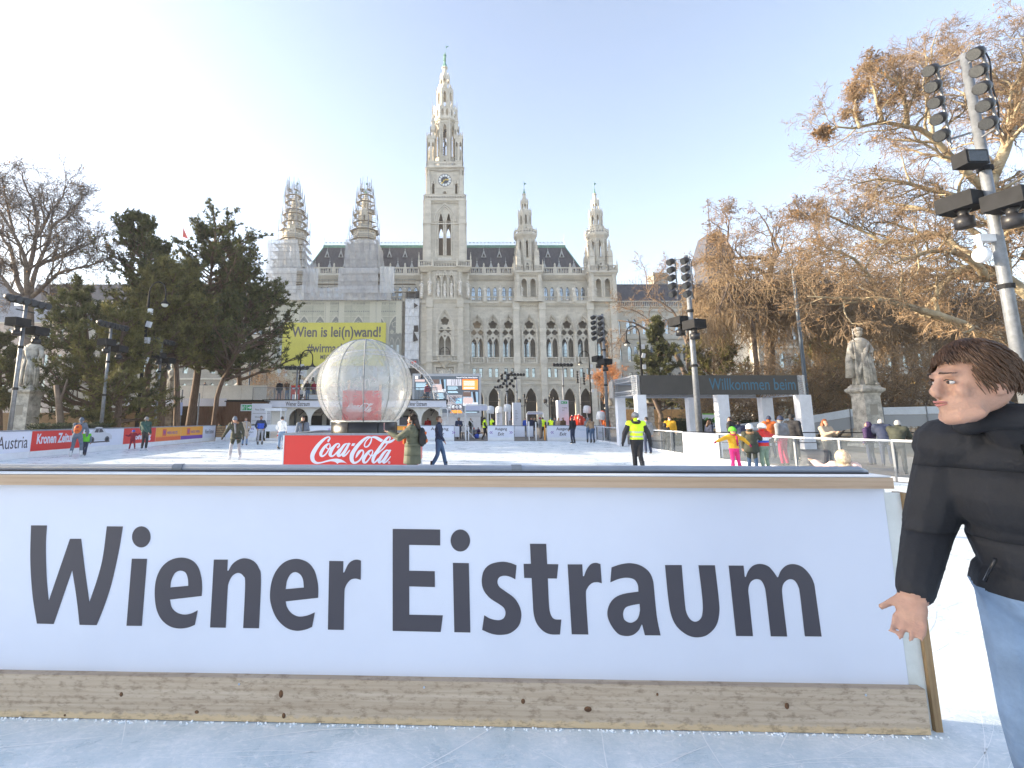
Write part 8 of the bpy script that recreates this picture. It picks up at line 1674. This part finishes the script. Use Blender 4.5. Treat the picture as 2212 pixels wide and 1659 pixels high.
    if scarf: m=MB(); pts=[nk.lerp(hd,.2)+Vector((.075*math.cos(a),.085*math.sin(a),.0)) for a in [2*math.pi*i/14 for i in range(15)]]; m.tube(pts,.038,8); m.tube([nk+Vector((.03,-.12-pf,-.02)),ch+Vector((.03,-.135-pf,-.06)),ch+Vector((.04,-.14-pf,-.22))],[.04,.035,.03],7); bld(m,'scarf',CL[scarf])
    if mask: m=MB(); m.ball(hd+hm@Vector((0,-.07,-.045))*hs,.05*hs,.04*hs,.04*hs,10,7,hm); bld(m,'face_mask',CL['white'])
    if pack:
        m=MB(); bc=ch+Vector((0,.17+pf,-.06)); m.ball(bc,.145,.09,.22,14,10,rotm); m.ball(bc+Vector((0,.06,-.06)),.1,.06,.11,12,8,rotm); o=bld(m,'backpack',CL[pack] if isinstance(pack,str) else pack[0]); m=MB()
        for sx in (-1,1): m.tube([bc+Vector((sx*.09,-.05,.18)),J['shL' if sx>0 else 'shR'].lerp(ch,.3)+Vector((0,-.02,.09+pf)),ch+Vector((sx*.12,-.125-pf,.0)),ch+Vector((sx*.14,.02,-.17))],.016,6)
        bld(m,'straps',CL['black'],par=o)
        if not isinstance(pack,str): m=MB(); m.box(bc.x-.06,bc.x+.06,bc.y+.1,bc.y+.125,bc.z-.12,bc.z-.05); m.box(bc.x-.05,bc.x+.05,bc.y+.07,bc.y+.10,bc.z+.06,bc.z+.12); bld(m,'pocket_patch',CL[pack[1]],par=o,sm=False)
    return t
def fuse_people():
    """fuse each figure's overlapping limbs into one continuous skin, then colour it by nearest limb"""
    for body,*_r in RM:
        md=body.modifiers.new('fuse','REMESH'); md.mode='VOXEL'; md.voxel_size=_r[4]; md.use_smooth_shade=True
        m2=body.modifiers.new('soft','SMOOTH'); m2.factor=.5; m2.iterations=2
    dg=bpy.context.evaluated_depsgraph_get(); new=[]
    for body,*_r in RM: new.append(bpy.data.meshes.new_from_object(body.evaluated_get(dg)))
    for (body,S,mats,mi,bands,vx,s),me in zip(RM,new):
        body.modifiers.clear(); old=body.data; body.data=me; bpy.data.meshes.remove(old); me.name='body'; me.materials.clear()
        for m in mats: me.materials.append(m)
        n=len(me.polygons); c=np.zeros(n*3,dtype=np.float32); me.polygons.foreach_get('center',c); c=c.reshape(-1,3).astype(float); best=np.full(n,1e9); lab=np.zeros(n,dtype=np.int32); isb=np.zeros(n,dtype=bool)
        for a,b,ra,rb,l in S:
            a=np.array(a);d=np.array(b)-a; L2=max(1e-9,d@d); u=np.clip(((c-a)@d)/L2,0,1); dist=np.linalg.norm(c-a-u[:,None]*d,axis=1)-(ra+(rb-ra)*u)
            w_=dist<best; best[w_]=dist[w_]; lab[w_]=mi[l]
        if bands:
            for k,(l,z0,z1,_m) in enumerate(bands):
                ok=np.isin(lab,[mi[x] for x in l.split('+')]) if True else None
                zz=c[:,2]/s; w_=ok&(zz>z0)&(zz<z1); lab[w_]=6+k
        me.polygons.foreach_set('material_index',lab); me.update()
def at(px,Y,z=0): return ((px-CX)/F*(Y*math.cos(TH)+(z+.9-H)*math.sin(TH)),Y,z)
# man in black, close, right edge
MAN=((2.08,1.74,0),R(-52))
person(*MAN,'man with brown hair in a black puffer jacket and pale jeans at the right edge',h=1.87,vox=.0072,puff=.04,top='quilt',leg='ljeans',hair='brown',fingers=True,look=-46,hood='quilt',feet='skate',thin=1.08,
 pj=dict(chest=(0,-.07,1.27),neck=(-.03,-.17,1.455),head=(-.10,-.30,1.60),shL=(.19,-.08,1.40),shR=(-.19,-.08,1.40),elR=(-.275,-.08,1.13),haR=(-.31,-.26,.92),elL=(.27,.14,1.15),haL=(.28,.22,.93),knL=(.12,-.2,.54),ftL=(.13,-.1,.16),knR=(-.12,.06,.5),ftR=(-.13,.32,.14)))
mt=bpy.data.objects['person']; sM=1.87/1.75
def mp(pts,r_,nm,m,n=6):
    mb=MB(); mb.tube([Vector(p)*sM for p in pts],r_ if not hasattr(r_,'__len__') else list(r_),n); return mb.build(nm,m,mt,smooth=True)
mp([(-.02,-.235,1.42),(-.01,-.262,1.34),(0,-.262,1.22),(0,-.215,1.08),(0,-.175,.97)],.006,'zip',mat('dark_zip',(.03,.03,.035),.3,metal=.7))
mp([(-.12,-.17,1.06),(-.155,-.13,.98)],.005,'pocket_zip',MC['dark_zip'])
# woman in olive coat photographing the globe
w_=person((-.72,11.2,0),R(-96),'woman with long dark hair in a long olive padded coat holding up her phone',h=1.72,vox=.015,puff=.05,top='olive',leg='rasp',coat=.62,hair='dark',longhair=1,scarf='orange',pack=(CL['black'],'orange'),feet='skate',fingers=True,pj=dict(elL=(.2,-.28,1.2),haL=(.08,-.54,1.33),elR=(-.2,-.28,1.2),haR=(-.08,-.54,1.33),knL=(.09,-.04,.5),knR=(-.09,.03,.5)))
ph=thing('phone','smartphone held up by the woman in the olive coat','phone',(-.72-.64,11.2-.03,1.36),R(-96)); mb=MB(); mb.box(-.038,.038,-.004,.004,0,.155); mb.build('case',mat('pink_phone_case',(.7,.35,.35),.4),ph); mb=MB(); mb.box(-.033,.033,.0045,.006,.006,.149); mb.build('display',BLACKM,ph)
person(at(948,16),R(80),'blurred skater in navy gliding behind the woman in the olive coat',h=1.7,top='navy',leg='jeans',pose='walk',feet='skate',puff=.02,hair='brown',vox=.02)
person(at(509,19.9),R(8),'skater in a grey beanie and dark parka with fur hood leaning forward on the ice',h=1.78,pose='bend',top='dolive',leg='lgrey',hands='black',puff=.035,hat='beanie',hatm='slate',hood='bfur',scarf='grey',feet='skate',boot=BOOTW,vox=.018,longhair=.6,coat=.78,look=25)
person(at(530,30),R(30),'skater in a beige coat behind the parka skater',h=1.7,top='beige',leg='ljeans',hands='black',coat=.6,puff=.02,hair='brown',scarf='lgrey',feet='skate',pose='pocket')
person(at(563,30.5),R(20),'man in a navy jacket with a bright blue pullover standing on the ice',h=1.8,top='navy',leg='lgrey',puff=.03,feet='skate',bands=[('top',1.0,1.3,'blue')],pose='pocket')
person(at(608.5,26),R(165),'boy seen from behind in a white hoodie and blue jeans',h=1.74,top='white',leg='ljeans',puff=.02,feet='skate',hair='dark',hood='white',pj=dict(ftL=(.2,-.06,.1),knL=(.15,-.05,.5),ftR=(-.2,.1,.1)),pose='pocket')
person(at(653,21.5),R(10),'man in a slate blue coat with a thick black scarf behind the red board',h=1.72,top='slate',leg='black',puff=.03,scarf='black',hood='black',hair='dark',feet='skate',vox=.02)
person(at(169,21.4),R(200),'skater with an orange backpack bending over a small child',h=1.75,pose='bend',top='slate',leg='slate',pack=(CL['orange'],'maroon'),puff=.025,feet='skate',boot=BOOTW,hat='beanie',hatm='slate',vox=.02,pj=dict(haL=(.22,-.4,.84),haR=(-.2,-.4,.84),elL=(.28,-.28,1.05),elR=(-.26,-.28,1.05)))
person(at(187,21.9),R(20),'small child in a bright green top held by the skater with the orange backpack',h=1.12,top='green',leg='navy',child=True,puff=.05,hat='beanie',hatm='navy',sleeve='slate',feet='skate',pose='walk',vox=.022)
person(at(288.5,25.8),R(15),'toddler in a red snowsuit and blue helmet reaching for the red board',h=1.02,top='maroon',leg='maroon',hands='maroon',child=True,puff=.06,hat='helmet',hatm='blue',feet='skate',boot=BOOTW,vox=.022,pj=dict(elR=(-.36,0,1.25),haR=(-.52,-.06,1.32),elL=(.34,0,1.3),haL=(.48,0,1.45),knL=(.17,0,.5),ftL=(.22,0,.1),knR=(-.17,0,.5),ftR=(-.22,0,.1)))
person(at(314,25.4),R(70),'adult in a dark green jacket and patterned beanie leading a toddler in red',h=1.7,top='dgreen',leg='black',puff=.07,hat='beanie',hatm='grey',feet='skate',boot=BOOTW,pack='dgreen',pj=dict(elR=(-.2,-.2,1.15),haR=(-.16,-.4,.96)))
person(at(1375.5,14.9),R(172),'rink steward seen from behind in a yellow high visibility vest and grey helmet',h=1.8,top='vis',leg='black',hands='black',sleeve='black',puff=.045,hat='helmet',hatm='grey',feet='skate',bands=[('top',1.16,1.2,'refl'),('top',1.03,1.07,'refl')],pj=dict(elL=(.33,.02,1.14),haL=(.38,0,.9),elR=(-.33,.02,1.14),haR=(-.38,0,.88),ftL=(.07,-.02,.1),knL=(.08,0,.5),knR=(-.06,.08,.52),ftR=(-.05,.3,.22)),vox=.02,hood='black')
person(at(1237,32.4),R(215),'person in a black jacket and red cap standing by the right exit board',h=1.78,top='black',leg='navy',hat='beanie',hatm='maroon',puff=.03,feet='skate',look=20)
person(at(1272,33.5),R(170),'person in a grey hooded top and jeans leaning on another skater by the rippled board',h=1.75,top='grey',leg='jeans',hat='hood',hatm='grey',puff=.03,feet='skate',pose='lean',facebits=False)
person(at(1279,33.2),R(190),'skater in a brown jacket and jeans at the rippled board',h=1.7,top='tan',leg='jeans',puff=.04,feet='skate',hair='brown',pose='lean')
person(at(1311,41),R(0),'attendant in an orange-brown jacket with a white mask behind the corner board',h=1.75,top='orange',leg='black',puff=.05,hair='grey',mask=True)
# children at the glass boards
person(at(1584.5,14.85),R(5),'girl in a mustard yellow jacket, pink trousers and green helmet with arms spread',h=1.34,child=True,top='yellow',leg='pink',hands='rasp',puff=.045,hat='helmet',hatm='green',scarf='rasp',feet='skate',vox=.02,pj=dict(elL=(.42,-.02,1.3),haL=(.6,-.05,1.12),elR=(-.46,-.02,1.32),haR=(-.74,-.05,1.22),knL=(.12,-.03,.5),ftL=(.2,-.02,.1),ftR=(-.12,.0,.1)))
person(at(1622,15.0),R(150),'child in an olive parka and white helmet turned towards the rail',h=1.42,child=True,top='dolive',leg='jeans',puff=.06,hat='helmet',hatm='white',hood='bfur',feet='skate',vox=.02,coat=.75,pj=dict(elR=(-.32,-.08,1.25),haR=(-.38,-.25,1.12)))
person(at(1649,15.0),R(195),'child in a red, white and blue striped jacket with a hand on the rail',h=1.44,child=True,top='red',leg='sage',puff=.06,hat='helmet',hatm='white',feet='skate',vox=.02,bands=[('top+arm',1.17,1.28,'white'),('top+arm',1.1,1.17,'blue')],hands='blue',pj=dict(elL=(.3,-.1,1.25),haL=(.2,-.35,1.28),elR=(-.42,-.1,1.3),haR=(-.66,-.2,1.36)))
person(at(1823,7.2),R(150),'small child in a pale pink jacket with fur hood just behind the front board',h=1.13,child=True,top='peach',leg='pink',puff=.08,hat='hood',hatm=FUR,hood='fur',feet='skate',vox=.02,pj=dict(elL=(.35,-.1,1.35),haL=(.5,-.15,1.5)),facebits=False)
# spectators on the right behind the glass
SPR=[(1714,19,120,1.78,'black','black','man in a black coat and black knitted cap behind the rail, seen in profile',dict(hat='beanie',hatm='black',puff=.06)),
 (1690,17.2,200,1.7,'grey','rasp','visitor in raspberry ski trousers seen through the glass boards',dict(puff=.05,hat='beanie',hatm='navy')),
 (1664,20.5,170,1.72,'orange','navy','person in an orange jacket with a dark bobble hat behind the striped child',dict(hat='beanie',hatm='navy',puff=.08)),
 (1580,21.5,220,1.7,'black','black','dark clothed person with a bun behind the girl in yellow',dict(puff=.05)),
 (1600,21.2,160,1.55,'navy','black','person in navy leaning over behind the child in olive',dict(puff=.06,pose='lean')),
 (1786,16.3,12,1.6,'beige','black','woman with auburn hair in a patterned jacket taking a photograph through the rail',dict(pose='phone',hair='red',puff=.04,longhair=.6)),
 (1878,17.5,200,1.5,'purple','navy','person in a dark purple hood seated behind the glass boards',dict(hat='hood',puff=.06)),
 (1911,17,150,1.65,'navy','navy','grey-haired person in a navy coat bowed forward left of the man in black',dict(hair='grey',puff=.07,pose='lean')),
 (1938,14.6,120,1.62,'dolive','black','grey-haired person in a dark scarf close to the man in black',dict(hair='grey',puff=.06,pose='lean')),
 (1448,25.5,-20,1.75,'yellow','black','masked person in a yellow jacket seen past the steward',dict(puff=.06,mask=True)),
 (1437,24.5,150,1.4,'black','black','small dark figure in front of the masked person in yellow',dict(puff=.05,hat='hood')),
 (1533,24.5,100,1.55,'navy','navy','person with brown hair crouching by the silver light mast',dict(hair='brown',puff=.05,longhair=.7)),
 (1398,23,180,1.7,'grey','navy','person in grey right behind the steward beyond the glass',dict(puff=.03))]
for px,Y,a,h,tp,lg,lab,kw in SPR: person(at(px,Y),R(a),lab,h=h,top=tp,leg=lg,vox=.03,**kw)
# attendants and crowd beyond the exit
CRD=[(991,38.5,10,1.7,'navy','black','person in a long navy coat with arms folded beside the exit opening',dict(coat=.7,pose='crossed',puff=.05,hat='hood',hatm='grey')),
 (1017,50,40,1.65,'dolive','black','dark figure with a hood farther back at the entrance frame',dict(hat='hood',puff=.05)),
 (1047,37.6,75,1.72,'vis','black','attendant in a yellow vest stepping left beside the middle exit board',dict(sleeve='black',hat='beanie',hatm='black',puff=.05,pose='walk',bands=[('top',1.1,1.14,'refl')])),
 (1063,38,-70,1.75,'vis','black','attendant in an open yellow vest behind the middle exit board',dict(sleeve='black',puff=.05,mask=True,bands=[('top',1.1,1.14,'refl')])),
 (1024,42,0,1.2,'grey','navy','seated visitor with a red and white hat changing skates',dict(pose='sit',hat='beanie',hatm='red',puff=.05)),
 (1033,43,30,1.2,'purple','black','seated visitor in purple beside the skate bench',dict(pose='sit',puff=.05)),
 (1012,43,-20,1.2,'dgreen','navy','seated visitor in dark green bending over his boots',dict(pose='sit',puff=.05)),
 (1148,41,20,1.74,'navy','black','person in navy first in the queue by the white posts',dict(coat=.75,puff=.05,hair='brown')),
 (1155,43,-40,1.7,'black','navy','person in a dark coat second in the queue',dict(puff=.05,hair='blond')),
 (1167,40.5,60,1.74,'grey','beige','person in a grey jacket and beige trousers with a red cap in the queue',dict(hat='cap',hatm='maroon',puff=.05)),
 (1173,42,150,1.75,'vis','black','queue attendant in a yellow vest seen edge on',dict(sleeve='black',puff=.04)),
 (1190,46,10,1.7,'vis','navy','distant attendant in a yellow vest with a teal cap',dict(sleeve='navy',hat='cap',hatm='teal',puff=.05)),
 (1199,47,-10,1.75,'slate','black','person in slate blue beside the distant attendant',dict(puff=.05)),
 (1135,52,0,1.7,'blue','navy','far person in blue by the candelabra lamp',dict(puff=.04)),
 (1104,52,30,1.7,'grey','black','far person in grey behind the brown benches',dict(puff=.04)),
 (1217,41,30,1.72,'brown','black','person in brown just behind the right exit board',dict(puff=.05)),
 (1207,43,-30,1.7,'beige','black','person in beige left of the tall info pillar',dict(puff=.05,hair='blond')),
 (886,43,0,1.7,'red','black','person in a red jacket under the right arch of the kiosk',dict(puff=.05)),
 (694,43.5,0,1.7,'black','black','person in black in the kiosk service window left of the globe',dict(puff=.05)),
 (706,43.8,30,1.65,'black','black','second person in black in the kiosk service window',dict(puff=.05)),
 (388,41.5,-30,1.3,'dgreen','black','person in a dark jacket crouching by the brown stall',dict(puff=.05,pose='lean')),
 (934,58,0,1.7,'black','black','distant person in black under the video screen',dict(puff=.05))]
for px,Y,a,h,tp,lg,lab,kw in CRD:
    if px==886: px=924
    if px==388: px=478
    person(at(px,Y),R(a),lab,h=h,top=tp,leg=lg,vox=.038,facebits=False,**kw)
# people on the terrace (deck at 3.22 m)
TER=[(603,43.5,20,1.78,'black','navy','person with bright hair in black at the left terrace rail',dict(hair='red',puff=.05)),
 (620,43.2,0,1.75,'brown','jeans','person in a brown patterned jacket leaning on the terrace rail',dict(pose='lean',puff=.05)),
 (640,44.5,60,1.6,'navy','slate','person bending over beside the terrace light mast',dict(pose='lean',puff=.04)),
 (650,46,0,1.25,'black','navy','person seated on the terrace behind the mast',dict(pose='sit',puff=.05)),
 (665,43,0,1.74,'black','jeans','first of two young men in black at the terrace rail left of the globe',dict(puff=.05,pose='lean')),
 (678,43.1,-10,1.72,'maroon','black','second of two young men at the terrace rail, in dark maroon',dict(puff=.04,pose='pocket')),
 (918,46,0,1.25,'black','black','person seated on the terrace right of the globe',dict(pose='sit',puff=.05)),
 (923,46.5,20,1.7,'maroon','navy','person in maroon on the terrace right of the globe',dict(puff=.04,hair='red')),
 (588/1.0,60,0,1.75,'navy','black','dark figure walking on the upper deck among the pines',dict(puff=.04))]
for i,(px,Y,a,h,tp,lg,lab,kw) in enumerate(TER):
    if i==8: px,Y=441,47.5
    x=(px-CX)/F*(Y*math.cos(TH)+2.3*math.sin(TH)); person((x,Y,3.22 if i<8 else 3.42),R(a),lab,h=h,top=tp,leg=lg,vox=.038,facebits=False,**kw)
t=thing('terrace_bench','pale bench carrying the seated people on the terrace','bench',(at(650,46)[0]-.4,46,3.22)); mb=MB(); mb.box(0,1.0,-.05,.35,.38,.46); mb.build('seat',TANWOOD,t); mb=MB(); mb.box(.05,.1,0,.3,0,.38); mb.box(.9,.95,0,.3,0,.38); mb.build('legs',GALV,t); 
dup(t,(at(918,46)[0]-.5,46,3.22),0,label='pale bench under the person in black right of the globe')
sb=dup(t,(at(1023,42.6)[0]-1.1,42.9,0),0,label='low bench where visitors change their skates'); sb.scale=(2.2,1,1)
# bags of the skate changers
for px,c,l in ((1030,'blue','blue bag on the ground by the skate bench'),(1038,'white','white plastic bag beside the skate bench')):
    x=at(px,41.6)[0]; t=thing('bag',l,'bag',(x,41.5,0)); mb=MB(); mb.ball((0,0,.17),.25,.18,.19,12,8); mb.build('sack',CL[c],t,smooth=True); mb=MB(); mb.tube([(-.1,0,.3),(0,0,.48),(.1,0,.3)],.015,5); mb.build('handle',CL[c],t)
fuse_people(); fit_texts()
